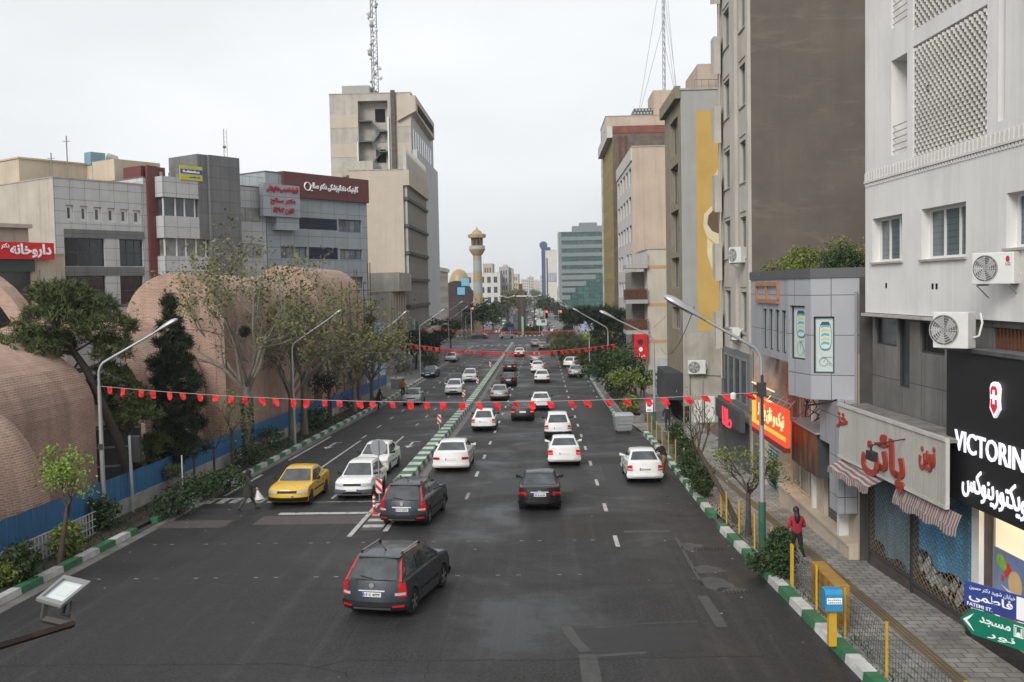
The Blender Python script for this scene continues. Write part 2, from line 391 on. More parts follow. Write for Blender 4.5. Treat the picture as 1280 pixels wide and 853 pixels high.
def blocks(name, line, a, b, wdt, h, inward, step, pats=('kerb_w', 'kerb_g'), phase=0, y_top_in=.03):
 mb = MB(); y = a; i = phase
 while y < b - .05:
  y1 = min(y + step, b); p = []
  for yy in (y + .004, y1 - .004):
   x = line(yy); xo = x + inward * wdt; z = zr(yy)
   p.append((x, xo, yy, z))
  (xa, xoa, ya, za), (xb, xob, yb, zb) = p; k = inward * y_top_in
  if inward > 0: mb.hexa([(xa, ya, za - .05), (xoa, ya, za - .05), (xob, yb, zb - .05), (xb, yb, zb - .05), (xa + k, ya, za + h), (xoa, ya, za + h), (xob, yb, zb + h), (xb + k, yb, zb + h)], i % len(pats))
  else: mb.hexa([(xoa, ya, za - .05), (xa, ya, za - .05), (xb, yb, zb - .05), (xob, yb, zb - .05), (xoa, ya, za + h), (xa + k, ya, za + h), (xb + k, yb, zb + h), (xob, yb, zb + h)], i % len(pats))
  y = y1; i += 1
 return struct(name, mb, [M[q] for q in pats])
blocks('kerb', KR, 12, 36.1, .34, .2, 1, 1.12); blocks('kerb', KR, 37.9, 66, .32, .2, 1, 1.12, phase=1)
blocks('kerb', KR, 72, 205, .22, .16, 1, 1.0)
blocks('kerb', KL, 12, 36.4, .32, .2, -1, 1.25); blocks('kerb', KL, 38.2, 112, .3, .2, -1, 1.25, phase=1); blocks('kerb', KL, 112, 205, .25, .18, -1, 1.0, ('kerb_s', 'kerb_w'))
MED0 = lambda y: -7.22 + max(0, y - 42) * .0008; MED1 = lambda y: -6.42
mb = MB(); y = 42.0; i = 0
while y < 212:
 y1 = y + (1.6 if i == 0 else 1.0); a, b = y + .004, y1 - .004; l0, l1 = (MED0(a), MED0(b)); tp = .22 if i == 0 else 0
 mb.hexa([(l0 + tp, a, zr(a) - .05), (-6.42 - tp, a, zr(a) - .05), (-6.42, b, zr(b) - .05), (l1, b, zr(b) - .05), (l0 + tp + .06, a + tp * .5, zr(a) + .3), (-6.5 - tp, a + tp * .5, zr(a) + .3), (-6.5, b, zr(b) + .32), (l1 + .08, b, zr(b) + .32)], i % 2)
 y = y1; i += 1
struct('median', mb, [M['kerb_w'], M['kerb_g']])
sheet('median_gutter', -6.42, -5.95, 44, 205, .004, M['gutter']); sheet('gutter', lambda y: KL(y), lambda y: KL(y) + .42, 14, 205, .004, M['gutter'])
sheet('sidewalk', lambda y: KR(y) + .3, lambda y: 16 if y < 90 else 11, -60, 54.4, .15, M['paver'], cols=3)
sheet('sidewalk', lambda y: KR(y) + .3, lambda y: 10.6, 54.4, 69.8, .15, M['paver'], cols=3)
sheet('alley', 10.6, 60, 54.4, 69.8, .15, M['alley'], cols=2)
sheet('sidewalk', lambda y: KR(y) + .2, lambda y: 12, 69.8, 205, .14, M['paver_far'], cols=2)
sheet('tactile_path', lambda y: 8.35 - (y - 20) * .012, lambda y: 8.68 - (y - 20) * .012, 14, 54, .154, M['tactile'])
sheet('planting_soil', lambda y: -18.3, lambda y: KL(y) - .28, 12, 96, .12, M['soil'], cols=2)
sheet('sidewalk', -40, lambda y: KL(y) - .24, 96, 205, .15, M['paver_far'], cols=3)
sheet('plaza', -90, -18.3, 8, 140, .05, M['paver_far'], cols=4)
sheet('sidewalk', lambda y: -40 + bend(y), lambda y: KL(y) - .1 + bend(y), 252, 1400, .12, M['paver_far'], cols=2)
sheet('sidewalk', lambda y: KR(y) + .1 + bend(y), lambda y: 40 + bend(y), 252, 1400, .12, M['paver_far'], cols=2)
mb = MB(); fb = MB(); rb = MB(); EPS = .005
def mark(b, x0, x1, ya, yb, sk=0.0): b.quad((x0, ya, zr(ya) + EPS), (x1, ya, zr(ya) + EPS), (x1 + sk, yb, zr(yb) + EPS), (x0 + sk, yb, zr(yb) + EPS))
for i in range(30):
 y = 33.4 + 6.05 * i; x = 2.38 - .0025 * (y - 34)
 mark(mb, x - .075, x + .075, y, y + 1.7)
 if y < 205 and i > 0: x = -3.48 + .001 * (y - 43); mark(mb if i > 1 else fb, x - .075, x + .075, y + 3, y + 4.6)
 if y > 62: mark(mb, -12.1 - .06, -12.1 + .06, y + 1, y + 2.8)
 if y > 64: mark(mb, -9.45 - .06, -9.45 + .06, y + 2, y + 3.7)
 if y > 90: mark(mb, 4.85 - .0, 4.85 + .1, y, y + 1.4)
mark(mb, -12.02, -11.9, 43.4, 63.5); mark(mb, -9.5, -9.38, 43, 46.5); mark(mb, -9.52, -9.4, 58, 65.5)
mark(mb, -10.9, -7.1, 39.55, 39.95); mark(fb, -10.2, -7.2, 42.1, 42.35); mark(fb, -15, -11.8, 43.2, 43.45)
for i in range(6): mark(fb, -14.9 + i * .55, -14.55 + i * .55, 42.2, 43.2)
mark(mb, -14.6, -14.45, 44, 50); mark(mb, -14.5, -14.35, 55, 66)
for x in (-13.4, -8.4):
 mark(mb, x - .08, x + .08, 60.5, 62.6); mb.quad((x - .3, 60.6, zr(60.6) + EPS), (x, 59.6, zr(59.6) + EPS), (x + .3, 60.6, zr(60.6) + EPS)); mark(mb, x + .08, x + .45, 62.4, 62.6)
for i in range(3): mark(rb, -7.0 + 0, -6.2, 36.4 + i * 1.1, 36.95 + i * 1.1); mark(mb, -7.0, -6.2, 36.95 + i * 1.1, 37.45 + i * 1.1)
mark(mb, -7.28, -7.1, 35.4, 41.8); mark(mb, -6.1, -5.92, 36.2, 41.5)
mark(rb, -11.4, -7.3, 37.6, 39.3); mark(rb, -15, -12.4, 37.2, 38.6)
for i in range(26):
 for yy in (29.8, 34.4): mark(fb, -14 + i * .62, -13.86 + i * .62, yy, yy + .09) if (i * 7 + int(yy)) % 3 else None
for i in range(14): mark(mb, -14 + i * 1.45, -13.4 + i * 1.45, 203.5, 206)
for z_, b_, nm in ((0, mb, 'line'), (0, fb, 'line_faint'), (0, rb, 'red_paint')): struct('road_marking', b_, M[nm])
rng = random.Random(4); cb = MB(); pb = MB(); db = MB()
def strip(b, pts, wd, z=.003):
 for (x0, y0), (x1, y1) in zip(pts, pts[1:]):
  dx, dy = x1 - x0, y1 - y0; l = math.hypot(dx, dy) or 1; nx, ny = -dy / l * wd / 2, dx / l * wd / 2
  b.quad((x0 + nx, y0 + ny, zr(y0 + ny) + z), (x0 - nx, y0 - ny, zr(y0 - ny) + z), (x1 - nx, y1 - ny, zr(y1 - ny) + z), (x1 + nx, y1 + ny, zr(y1 + ny) + z))
def gp(x, y): p = ground(x, y); return (p.x, p.y)
def jag(a, b, n=14, k=.05):
 return [(a[0] + (b[0] - a[0]) * i / n + rng.uniform(-k, k), a[1] + (b[1] - a[1]) * i / n + rng.uniform(-k, k)) for i in range(n + 1)]
for pl in ([(0, 833), (120, 831), (300, 831), (350, 829), (395, 835), (430, 826), (520, 826), (640, 826), (735, 824), (960, 820)], [(395, 835), (432, 841), (436, 849)], [(531, 850), (537, 826)],
           [(530, 681), (540, 660), (553, 632), (560, 618)], [(560, 662), (700, 659), (900, 650)], [(640, 690), (760, 687), (880, 684)], [(380, 738), (450, 735)], [(640, 732), (760, 731), (900, 727)]):
 for a, b in zip(pl, pl[1:]): strip(cb, jag(gp(*a), gp(*b), 10), .022)
strip(pb, [gp(707, 783), gp(718, 800), gp(733, 815)], .28, .0025); strip(pb, [gp(735, 818), gp(741, 860)], .42, .0025); strip(pb, [gp(712, 783), gp(800, 780), gp(872, 777)], .06, .0025); strip(pb, [gp(745, 820), gp(808, 816)], .16, .0025)
strip(pb, [gp(878, 745), gp(893, 768), gp(903, 784)], .3, .0025); strip(pb, [gp(845, 672), gp(880, 735)], .1, .0025); strip(pb, [gp(780, 665), gp(838, 664)], .35, .0025)
for x, y, a, b in ((885, 712, .55, .5), (893, 730, .6, .7), (865, 684, .45, .6), (912, 738, .5, .3)):
 c = gp(x, y); k = [(c[0] + a * math.cos(q) * rng.uniform(.7, 1.2), c[1] + b * math.sin(q) * rng.uniform(.7, 1.2)) for q in [i * .52 for i in range(12)]]
 pb.quad(*[(p[0], p[1], zr(p[1]) + .0025) for p in k])
db.quad(*[(x, y, zr(y) + .0015) for x, y in (gp(716, 786), gp(870, 782), gp(880, 815), gp(742, 818))])
for (x0, x1, ya, yb) in ((-2.6, 1.2, 44, 47.5), (2.8, 6.0, 43, 52), (-1.6, 2.1, 58, 60.5), (-14.2, -11, 68, 80), (2.6, 5.2, 74, 90)):
 db.quad((x0, ya, zr(ya) + .0015), (x1, ya, zr(ya) + .0015), (x1, yb, zr(yb) + .0015), (x0, yb, zr(yb) + .0015))
for gx, gy in ((985, 688), (886, 686), (853, 645), (928, 740)):
 c = gp(gx if gx < 950 else 886, gy); 
 for i in range(9): strip(cb, [(c[0] - .45 + i * .11, c[1] - .16), (c[0] - .45 + i * .11, c[1] + .16)], .045, .004)
struct('road_crack', cb, M['crack']); struct('road_patch', pb, M['patch']); struct('road_patch', db, M['patch_dark'])
lb = MB()
for i in range(130):
 y = rng.uniform(20, 60); x = rng.choice([rng.uniform(-15, 6), rng.uniform(-15, -12), rng.uniform(4, 6.2)]); s = rng.uniform(.015, .05); a = rng.uniform(0, 3)
 lb.quad(*[(x + s * math.cos(a + k * 1.57), y + s * math.sin(a + k * 1.57), zr(y) + .008) for k in range(4)])
struct('road_litter', lb, surf('litter', (.35, .34, .32), .8, .5, 8), kind='stuff')
def bldg(label, side, X0, X1, Y0, Y1, zt, wm, sm=None, fwin=(), swin=(), fm='frame_g', pm='glass', nx=2, depth=.2, sill=None, cat='building', name='building', group=None, coping='sill', xf=0, nz=1, sfm=None, spm=None, snx=None):
 zb = min(zr(Y0), zr(Y1)) - .4
 T = Thing(name, label, cat, ((X0 + X1) / 2, (Y0 + Y1) / 2, max(zr(Y0), zr(Y1))), group)
 Wf = Wall((X0, Y0), (X1, Y0)); Ws = Wall((X0, Y1), (X0, Y0)) if side == 'R' else Wall((X1, Y0), (X1, Y1))
 a = MB(); facade(a, Wf, 0, Wf.L, zb, zt, list(fwin), depth); T.part('front_wall', a, wm)
 a = MB(); facade(a, Ws, 0, Ws.L, zb, zt, list(swin), depth); T.part('street_wall', a, sm or wm)
 a = MB(); a.quad((X1, Y1, zb), (X0, Y1, zb), (X0, Y1, zt), (X1, Y1, zt))
 if side == 'R': a.quad((X1, Y0, zb), (X1, Y1, zb), (X1, Y1, zt), (X1, Y0, zt))
 else: a.quad((X0, Y1, zb), (X0, Y0, zb), (X0, Y0, zt), (X0, Y1, zt))
 T.part('rear_wall', a, wm)
 a = MB(); a.box(X0 - .07, X1 + .07, Y0 - .07, Y1 + .07, zt, zt + .12); a.box(X0 + .3, X1 - .3, Y0 + .3, Y1 - .3, zt + .122, zt + .125, 1); T.part('roof', a, [M[coping], M['roof']])
 for h in fwin: window(T, Wf, h, M[fm], M[pm], nx, nz, depth, sill=M[sill] if sill else None)
 for h in swin: window(T, Ws, h, M[sfm or fm], M[spm or pm], snx or nx, nz, depth, sill=M[sill] if sill else None)
 return T, Wf, Ws
def xat(px, Y, py=352): return onY(px, py, Y).x
def zat(px, py, Y): return onY(px, py, Y).z
# ================================================================== right side of the avenue
M['render_w'] = surf('white_render', (.66, .65, .63), .9, .07, .5, streak=.4, scol=(.36, .34, .31), blotch=.25, bump=.12)
M['render_s'] = surf('white_brick_render', (.56, .55, .52), .9, .12, 2)
M['panel_s'] = tiled('grimy_steel_panel', (.17, .165, .155), (.14, .135, .125), (.05, .05, .05), 1.25, 1.7, .012, 0, .6, .25, streak=.6, scol=(.055, .05, .045), blotch=.3)
T = Thing('building', 'white rendered building with a protruding brick screen above the shutter shop and black sign', 'building', (12, 20, zr(20)))
W = Wall((9.65, 30.2), (10.75, 8)); ZB = 6.98; ZT = 27
H = []
H1 = W.rect(1090.6, 1127.6, 274, 328.4) + (.28,); H2 = W.rect(1152, 1207.4, 262, 324.7) + (.28,); H3 = W.rect(1258.4, 1312, 242, 310.6) + (.3,)
H5 = W.rect(1114, 1134, 77, 195) + (.9,); H6 = (H5[0], H5[1], W.hit(1113.5, 37)[1], W.hit(1113.5, 37)[1] + 3.1, .9); H4 = W.rect(1249, 1257.6, -60, 152) + (.45,)
S1 = W.rect(1141, 1234, 59, 197) + (.14,); uS0, uS1 = S1[0], S1[1]; zS = W.hit(1141.6, 38)[1]
S2 = (uS0, uS1, zS, zS + 5.5, .14)
H7 = (H3[0] + 3.2, H3[0] + 5.2, H3[2], H3[3], .28); holes = [H1, H2, H3, H4, H5, H6, H7, S1, S2]
a = MB(); facade(a, W, 0, W.L, ZB, ZT, holes)
a.quad(W.P(0, ZB), W.P(0, ZT), W.P(0, ZT, -14), W.P(0, ZB, -14)); a.quad(W.P(W.L, ZB), W.P(W.L, ZB, -14), W.P(W.L, ZT, -14), W.P(W.L, ZT)); a.quad(W.P(W.L, ZB, -14), W.P(0, ZB, -14), W.P(0, ZT, -14), W.P(W.L, ZT, -14))
a.quad(W.P(0, ZB), W.P(0, ZB, -1), W.P(W.L, ZB, -1), W.P(W.L, ZB))
for h in (H4, H5, H6, S1, S2): a.quad(W.P(h[0], h[2], -h[4]), W.P(h[1], h[2], -h[4]), W.P(h[1], h[3], -h[4]), W.P(h[0], h[3], -h[4]))
T.part('wall', a, M['render_w'])
a = MB(); a.wbox(W, -.08, W.L + .08, ZT, ZT + .15, -14.08, .08); T.part('roof', a, M['roof'])
fz1 = W.hit(1080, 218)[1]; fz0 = W.hit(1080, 235)[1]; a = MB(); u = .02
while u < W.L:
 a.wbox(W, u, u + .11, fz1 - .26, fz1, .002, .035); u += .2
a.wbox(W, 0, W.L, fz0 + .1, fz0 + .16, .002, .05); u = .05
while u < W.L: a.wbox(W, u, u + .08, fz0, fz0 + .09, .002, .03); u += .15
T.part('brick_frieze', a, M['render_s'])
for h in (S1, S2):
 a = MB(); nr = int((h[3] - h[2]) / .105); nc = int((h[1] - h[0]) / .23)
 for j in range(nr):
  for i in range(nc + 1):
   u = h[0] + (i + (.5 if j % 2 else 0)) * .23; 
   if u + .16 > h[1]: continue
   z = h[2] + j * .105 + .01; p0, p1 = W.P(u, z, -.138), W.P(u + .17, z, -.138)
   a.hexa([W.P(u, z, -.05), W.P(u + .17, z, .03), W.P(u + .17, z, -.138), W.P(u, z, -.138), W.P(u, z + .075, -.05), W.P(u + .17, z + .075, .03), W.P(u + .17, z + .075, -.138), W.P(u, z + .075, -.138)])
 T.part('brick_screen', a, M['render_s'])
for h, n in ((H1, 3), (H2, 3), (H3, 3), (H7, 3)): window(T, W, h, M['frame_w'], M['glass_t'], 3, 1, h[4], .075, split=(.34, .68), sill=M['sill'])
for h in (H5, H6):
 a = MB()
 for k in range(5): a.tube([W.P(h[0], h[2] + .12 + k * .17, -.06), W.P(h[1], h[2] + .12 + k * .17, -.06)], .014, 5)
 T.part('railing', a, M['frame_g'])
a = MB()
for px, py in ((1108, 357), (1166, 358), (1171, 358), (1160, 110)):
 u, z = W.hit(px, py); a = MB(); a.wbox(W, u - .05, u + .05, z - .07, z + .07, .002, .012); T.part('vent_hole', a, M['dark'])
Wb = W.off(-.22)
g1 = Wb.rect(1094, 1121, 396, 430); g2 = Wb.rect(1122.5, 1137, 398, 483); g3 = Wb.rect(1150, 1181, 401, 441); g4 = (Wb.hit(1243, 405)[0], Wb.hit(1243, 405)[0] + 4, 6.15, 6.8)
a = MB(); facade(a, Wb, 0, W.L, 3.9, ZB, [g + (.12,) for g in (g1, g2, g3, g4)], .12); T.part('panel_wall', a, M['panel_s'])
for g in (g1, g2, g3): window(T, Wb, g + (.12,), M['frame_d'], M['glass_d'], 1, 1, .12, .04)
a = MB(); a.quad(*[Wb.P(u, z, -.12) for u, z in ((g4[0], g4[2]), (g4[1], g4[2]), (g4[1], g4[3]), (g4[0], g4[3]))]); o = T.part('vent_opening', a, M['dark'])
a = MB(); u = g4[0]
while u < g4[1]: a.wbox(Wb, u, u + .07, g4[2] + .01, g4[3] - .01, -.1, -.03); u += .16
T.part('slat', a, M['rust'], o)
a = MB(); a.wbox(W, 0, Wb.hit(1183, 402)[0], ZB - .1, ZB - .02, -.2, .13); T.part('ledge', a, surf('dirty_ledge', (.4, .38, .35), .9, .3, 3, blotch=.5))
Wg = W.off(-.1); uC = Wg.hit(1083, 650)[0]; uD = Wg.hit(1141, 700)[0]; uE = Wg.hit(1221, 720)[0]
gz = lambda u: zr(Wg.P(u, 0)[1]) + .15
a = MB(); facade(a, Wg, 0, Wg.L, zr(30) - .6, 3.9, [(.12, uD - .04, gz(1) + .45, 3.4, .35), (uD + .04, uE - .1, gz(uE) + .25, 3.4, .35), (uE + .35, uE + 3.0, gz(uE) + .55, 3.1, .25), (uE + 3.2, Wg.L - .5, gz(uE) + .55, 3.1, .25)], .35); T.part('shop_wall', a, surf('dark_shop_wall', (.075, .06, .055), .8, .3, 2, blotch=.4))
a = MB(); a.wbox(Wg, uE - .02, uE + .34, gz(uE), 3.2, .002, .12); T.part('white_pier', a, M['white'])
a = MB(); a.wbox(Wg, uE - .1, Wg.L, gz(uE) - .3, gz(uE) + .5, .004, .22); T.part('granite_plinth', a, plain('black_granite', (.015, .014, .014), .15))
for (u0, u1), lab, tm in (((.12, uD - .04), 'blue tarpaulin behind the far half of the grille', (.16, .34, .46)), ((uD + .04, uE - .1), 'bright blue tarpaulin behind the near half of the grille', (.08, .50, .88))):
 a = MB(); n = 14; zb = gz(u1) + (.5 if u0 < 1 else .95)
 for i in range(n):
  q = [(u0 + (u1 - u0) * (i + k) / n, -.14 + .05 * math.sin((i + k) * 1.7) + .02 * math.sin((i + k) * .7)) for k in (0, 1)]
  b0, b1 = [zb + .12 * math.sin((i + k) * .9) + ((i + k) / n - .5) * -.35 for k in (0, 1)]
  a.quad(Wg.P(q[0][0], b0, q[0][1]), Wg.P(q[1][0], b1, q[1][1]), Wg.P(q[1][0], 3.35, q[1][1]), Wg.P(q[0][0], 3.35, q[0][1]))
 o = a.build('tarpaulin', tiled('tarp%d' % (u0 > 1), tm, [x * .85 for x in tm], [x * .55 for x in tm], .9, .09, .012, 0, .5, .35, blotch=.2, scol=(.12, .11, .1)), None, 60); tag(o, lab, 'tarpaulin')
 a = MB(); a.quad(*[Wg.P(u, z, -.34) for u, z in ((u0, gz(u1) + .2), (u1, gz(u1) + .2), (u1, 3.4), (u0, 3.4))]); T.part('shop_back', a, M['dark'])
 a = MB(); zz0 = gz(u1) + (.42 if u0 < 1 else .25); du_, hz_ = .26, 3.38 - zz0
 run = hz_ * du_ / .17; x = -run
 while x < u1 - u0:
  t0, t1 = max(0, -x / run), min(1, (u1 - u0 - x) / run)
  for sgn in (1, -1):
   f = lambda t: Wg.P((u0 + x + run * t) if sgn > 0 else (u1 - x - run * t), zz0 + hz_ * t, -.012 * sgn)
   a.tube([f(t0), f(t1)], .0115, 3, cap=False)
  x += du_
 G = T.part('shutter_grille', a, surf('grille_wire', (.20, .155, .10) if u0 < 1 else (.10, .08, .06), .6, .3, 4))
 a = MB(); a.wbox(Wg, u0 - .06, u0, gz(u1), 3.5, .002, .07); a.wbox(Wg, u1, u1 + .06, gz(u1), 3.5, .002, .07); a.wbox(Wg, u0, u1, zz0 - .06, zz0, .0, .05); T.part('grille_frame', a, M['frame_d'], G)
a = MB()
rngw = random.Random(3)
for i in range(26):
 u = rngw.uniform(uD + .1, uE - .4); z = gz(uE) + .3 + rngw.uniform(0, .75); s = rngw.uniform(.14, .3)
 a.quad(*[Wg.P(u + s * math.cos(q) * rngw.uniform(.6, 1), z + s * math.sin(q) * rngw.uniform(.6, 1), -.16 + rngw.uniform(-.06, .06)) for q in (.3, 1.9, 3.4, 4.9)])
tag(a.build('plastic_sheet', surf('sheet', (.5, .5, .48), .5, .3, 3), None), 'crumpled white plastic sheets bundled behind the foot of the shutter grille', 'plastic sheet')
a = MB(); h = (uE + .35, uE + 3.0, gz(uE) + .55, 3.1)
o = window(T, Wg, h + (.25,), M['frame_g'], plain('lit_shop_wall', (.8, .62, .42), .6, emit=.55), 1, 1, .25, .06, name='display_window')
P_ = Wg.off(-.2)
a = MB(); z0 = h[2] + .35
a.wbox(P_, h[0] + .12, h[1] - .2, z0, z0 + 1.35, 0, .03, 0)
rp = random.Random(8)
def disc(b, W_, u, z, r, out, m, n=14, sx=1, rot=0): b.extr([(u + sx * r * math.cos(i * 6.2832 / n), z + r * math.sin(i * 6.2832 / n)) for i in range(n)], lambda x, y, q: W_.P(x, y, q), out, out + .004, m)
for u, z, r, m in ((.3, 1.1, .17, 1), (.42, 1.03, .15, 1), (.5, .98, .09, 2), (.62, 1.05, .08, 2), (.55, .87, .09, 2), (.72, .95, .09, 2), (.95, .72, .3, 3), (.4, .72, .07, 2)): disc(a, P_, h[0] + .12 + u, z0 + z, r, .032 + r * .02, m)
for i, (u, z) in enumerate(((.35, .55), (.4, .38), (.45, .22))): a.extr([(u, z), (u + .5, z - .12), (u + 1.2, z - .2), (u + 1.2, z - .13), (u + .5, z - .04)], lambda x, y, q: P_.P(h[0] + .12 + x, z0 + y, q), .04, .046, 4)
tag(a.build('poster', [surf('poster_sky', (.16, .22, .38), .5, .2, 1.5), surf('lettuce_print', (.22, .42, .06), .5, .3, 8), plain('tomato_print', (.55, .04, .015), .4), surf('board_print', (.6, .42, .2), .5, .1, 3), plain('blade_print', (.7, .72, .75), .3)], None), 'poster of lettuce, tomatoes and knives in the lit shop window', 'poster')
a = MB(); a.wbox(P_, h[0] + .5, h[0] + 1.1, h[2] + .02, h[2] + .3, 0, .08); tag(a.build('gift_box', plain('pink_card', (.6, .03, .1), .5)), 'pink display box under the knife poster', 'box')
ld = bpy.data.lights.new('shop_lamp', 'AREA'); ld.energy = 30; ld.size = .5; ld.size_y = 2; ld.shape = 'RECTANGLE'; ld.color = (1, .85, .65)
lo = bpy.data.objects.new('shop_lamp', ld); COL.objects.link(lo); q = W.P(uE + 1.6, 3.0, .12); lo.location = q; lo.rotation_euler = (0, R(25), 0)
S = Thing('shop_sign', 'long grimy white corrugated shop sign with red letters over the closed grilles', 'sign', W.P(4, 3, .8))
Wc = Wall((W.P(0, 0, .75)[0], W.P(0, 0, .75)[1] + .15), (W.P(8.2, 0, .75)[0], W.P(8.2, 0, .75)[1])); uc1 = Wc.hit(1183, 600)[0]
z1 = Wc.hit(1045, 503)[1]; z0 = Wc.hit(1047, 569)[1]
a = MB(); u = 0.0
while u < uc1:
 a.wbox(Wc, u + .012, min(u + .15, uc1), z0 + .06, z1 - .07, -.02, .02); u += .16
a.wbox(Wc, 0, uc1, z0, z1, -.06, -.021, 1); S.part('board', a, [surf('corrugated_white', (.42, .41, .38), .55, .12, 1, streak=.5, scol=(.2, .18, .15), blotch=.15), surf('sign_groove', (.16, .155, .15), .7, .1)])
a = MB(); a.wbox(Wc, -.03, uc1 + .05, z1 - .06, z1 + .02, -.05, .06); a.wbox(Wc, -.03, uc1 + .05, z0 - .03, z0 + .05, -.05, .05); a.wbox(Wc, uc1, uc1 + .06, z0 + .05, z1 - .06, -.05, .04); S.part('frame', a, surf('sign_frame', (.47, .46, .43), .6, .12, 2, streak=.5))
a = MB(); a.wbox(Wc, 0, uc1, z1 - .1, z1 - .02, -.85, -.06); S.part('ledge', a, surf('ledge_grime', (.16, .15, .135), .95, .5, 4, blotch=.6, scol=(.35, .34, .32)))
rl = plain('red_letters', (.29, .04, .022), .55)
a = MB(); kx = lambda px, py: Wc.hit(px, py)
l0 = kx(1080, 560); l1 = kx(1131, 560); text_on(a, Wc, 'پائن', kx(1079, 560)[0], kx(1133, 560)[0], kx(1106, 607)[1], kx(1106, 543)[1], .02, .05, .03)
S.part('lettering', a, rl); a = MB(); text_on(a, Wc, 'خز', kx(1047.5, 530)[0], kx(1061, 530)[0], kx(1054, 537)[1], kx(1054, 516)[1], .02, .04, .035); S.part('lettering', a, rl); a = MB()
text_on(a, Wc, 'نوین', kx(1151, 570)[0], kx(1171, 570)[0], kx(1161, 590)[1], kx(1161, 556)[1], .02, .04, .035)
S.part('lettering', a, rl)
stripe, t_, b_ = newmat('striped_canvas'); tc_ = N(t_, 'ShaderNodeTexCoord'); sx_ = N(t_, 'ShaderNodeSeparateXYZ'); t_.links.new(tc_.outputs['UV'], sx_.inputs[0])
mt_ = N(t_, 'ShaderNodeMath', operation='MULTIPLY'); mt_.inputs[1].default_value = 46; t_.links.new(sx_.outputs[0], mt_.inputs[0]); sn_ = N(t_, 'ShaderNodeMath', operation='SINE'); t_.links.new(mt_.outputs[0], sn_.inputs[0])
cc_, _ = weather(t_, mixc(t_, ramp(t_, sn_.outputs[0], -.1, .1), (.36, .33, .31, 1), (.17, .085, .09, 1)), .25, 2, .4, (.12, .1, .09), .3); t_.links.new(cc_, b_.inputs['Base Color']); b_.inputs['Roughness'].default_value = .9
for i, (u0, u1, lab) in enumerate(((.15, kx(1104, 620)[0], 'faded striped awning under the small end of the corrugated sign'), (kx(1117, 620)[0], uc1 + .55, 'sagging pink striped awning under the sign beside the black board'))):
 a = MB(); n = 22
 for k in range(n):
  ua, ub = u0 + (u1 - u0) * k / n, u0 + (u1 - u0) * (k + 1) / n; s0, s1 = .05 * math.sin(k * .9), .05 * math.sin((k + 1) * .9)
  oa, ob = (.5, .5) if i == 0 else (.12, .12)
  za, zb = z0 - .28 - .1 * i + s0 * .4, z0 - .28 - .1 * i + s1 * .4
  a.quad(Wc.P(ua, za, oa - .1), Wc.P(ub, zb, ob - .1), Wc.P(ub, z0 - .05, -.1), Wc.P(ua, z0 - .05, -.1))
  a.quad(Wc.P(ua, za - .19 + s1 * .6, oa - .08), Wc.P(ub, zb - .19 + s0 * .6, ob - .08), Wc.P(ub, zb, ob - .1), Wc.P(ua, za, oa - .1))
 tag(a.build('awning', stripe), lab, 'awning')
L_ = Thing('floodlight', 'small black floodlight on a rod over the red letters of the corrugated sign', 'floodlight', Wc.P(4.5, z1))
ua, za = kx(1181, 547); ub, zb = kx(1120, 557); a = MB(); a.tube([W.P(W.hit(1183, 547)[0], za - .1, .02), Wc.P(ub, zb, .75)], .018, 6); L_.part('rod', a, M['black'])
a = MB(); a.wbox(Wc, ub - .12, ub + .32, zb - .36, zb - .12, .6, .75); a.wbox(Wc, ub + .05, ub + .1, zb - .12, zb, .66, .7); L_.part('lamp_head', a, M['black'], bev=.01)
B = Thing('shop_sign', 'large black shop board with a red shield crest and white lettering', 'sign', W.P(10, 4.5, .4))
Wv = W.off(.45); uv0 = Wv.hit(1183, 520)[0]; zt = Wv.hit(1183, 437)[1]; zb = Wv.hit(1184, 620)[1]
a = MB(); a.wbox(Wv, uv0, uv0 + 9, zb, zt, -.42, 0); B.part('board', a, surf('black_board', (.012, .012, .013), .55, .2, 1), bev=.01)
a = MB(); a.wbox(Wv, uv0 - .25, uv0 + 9, zt + .002, zt + .09, -.5, .06); B.part('top_ledge', a, surf('board_top', (.05, .05, .055), .6, .4, 2, blotch=.5, scol=(.3, .3, .3)))
v = lambda px, py: Wv.hit(px, py)
a = MB(); le = plain('lit_letters', (.85, .86, .9), .4, emit=.35)
ua, ub = v(1195, 545)[0], v(1281, 560)[0]; zc = v(1193, 560)[1]; text_on(a, Wv, 'VICTORINOX', ua, ua + (ub - ua) * 1.36, zc - .02, zc + .46, .012, .025, .012, rtl=False); B.part('lettering', a, le); a = MB()
text_on(a, Wv, 'ویکتورینوکس', v(1204, 600)[0], v(1204, 600)[0] + 2.75, v(1210, 622)[1], v(1210, 583)[1] , .012, .025, .012)
B.part('lettering', a, le)
uc, zc = v(1246.5, 500); a = MB(); sh = [(-.5, .62), (-.38, .86), (-.12, .98), (0, .9), (.12, .98), (.38, .86), (.5, .62), (.43, .0), (.5, -.5), (0, -1), (-.5, -.5), (-.43, 0)]
a.extr([(x * .37, y * .39) for x, y in sh], lambda x, y, q: Wv.P(uc + x, zc + y, q), .0, .07, 0); a.extr([(x * .29, y * .31) for x, y in sh], lambda x, y, q: Wv.P(uc + x, zc + y, q), .072, .076, 1)
a.extr([(x * .15, y * .15) for x, y in [(-.3, 1), (.3, 1), (.3, .3), (1, .3), (1, -.3), (.3, -.3), (.3, -1), (-.3, -1), (-.3, -.3), (-1, -.3), (-1, .3), (-.3, .3)]], lambda x, y, q: Wv.P(uc + x, zc + .06 + y, q), .078, .082, 0)
B.part('crest', a, [le, plain('crest_red', (.62, .012, .03), .4, emit=.25)])
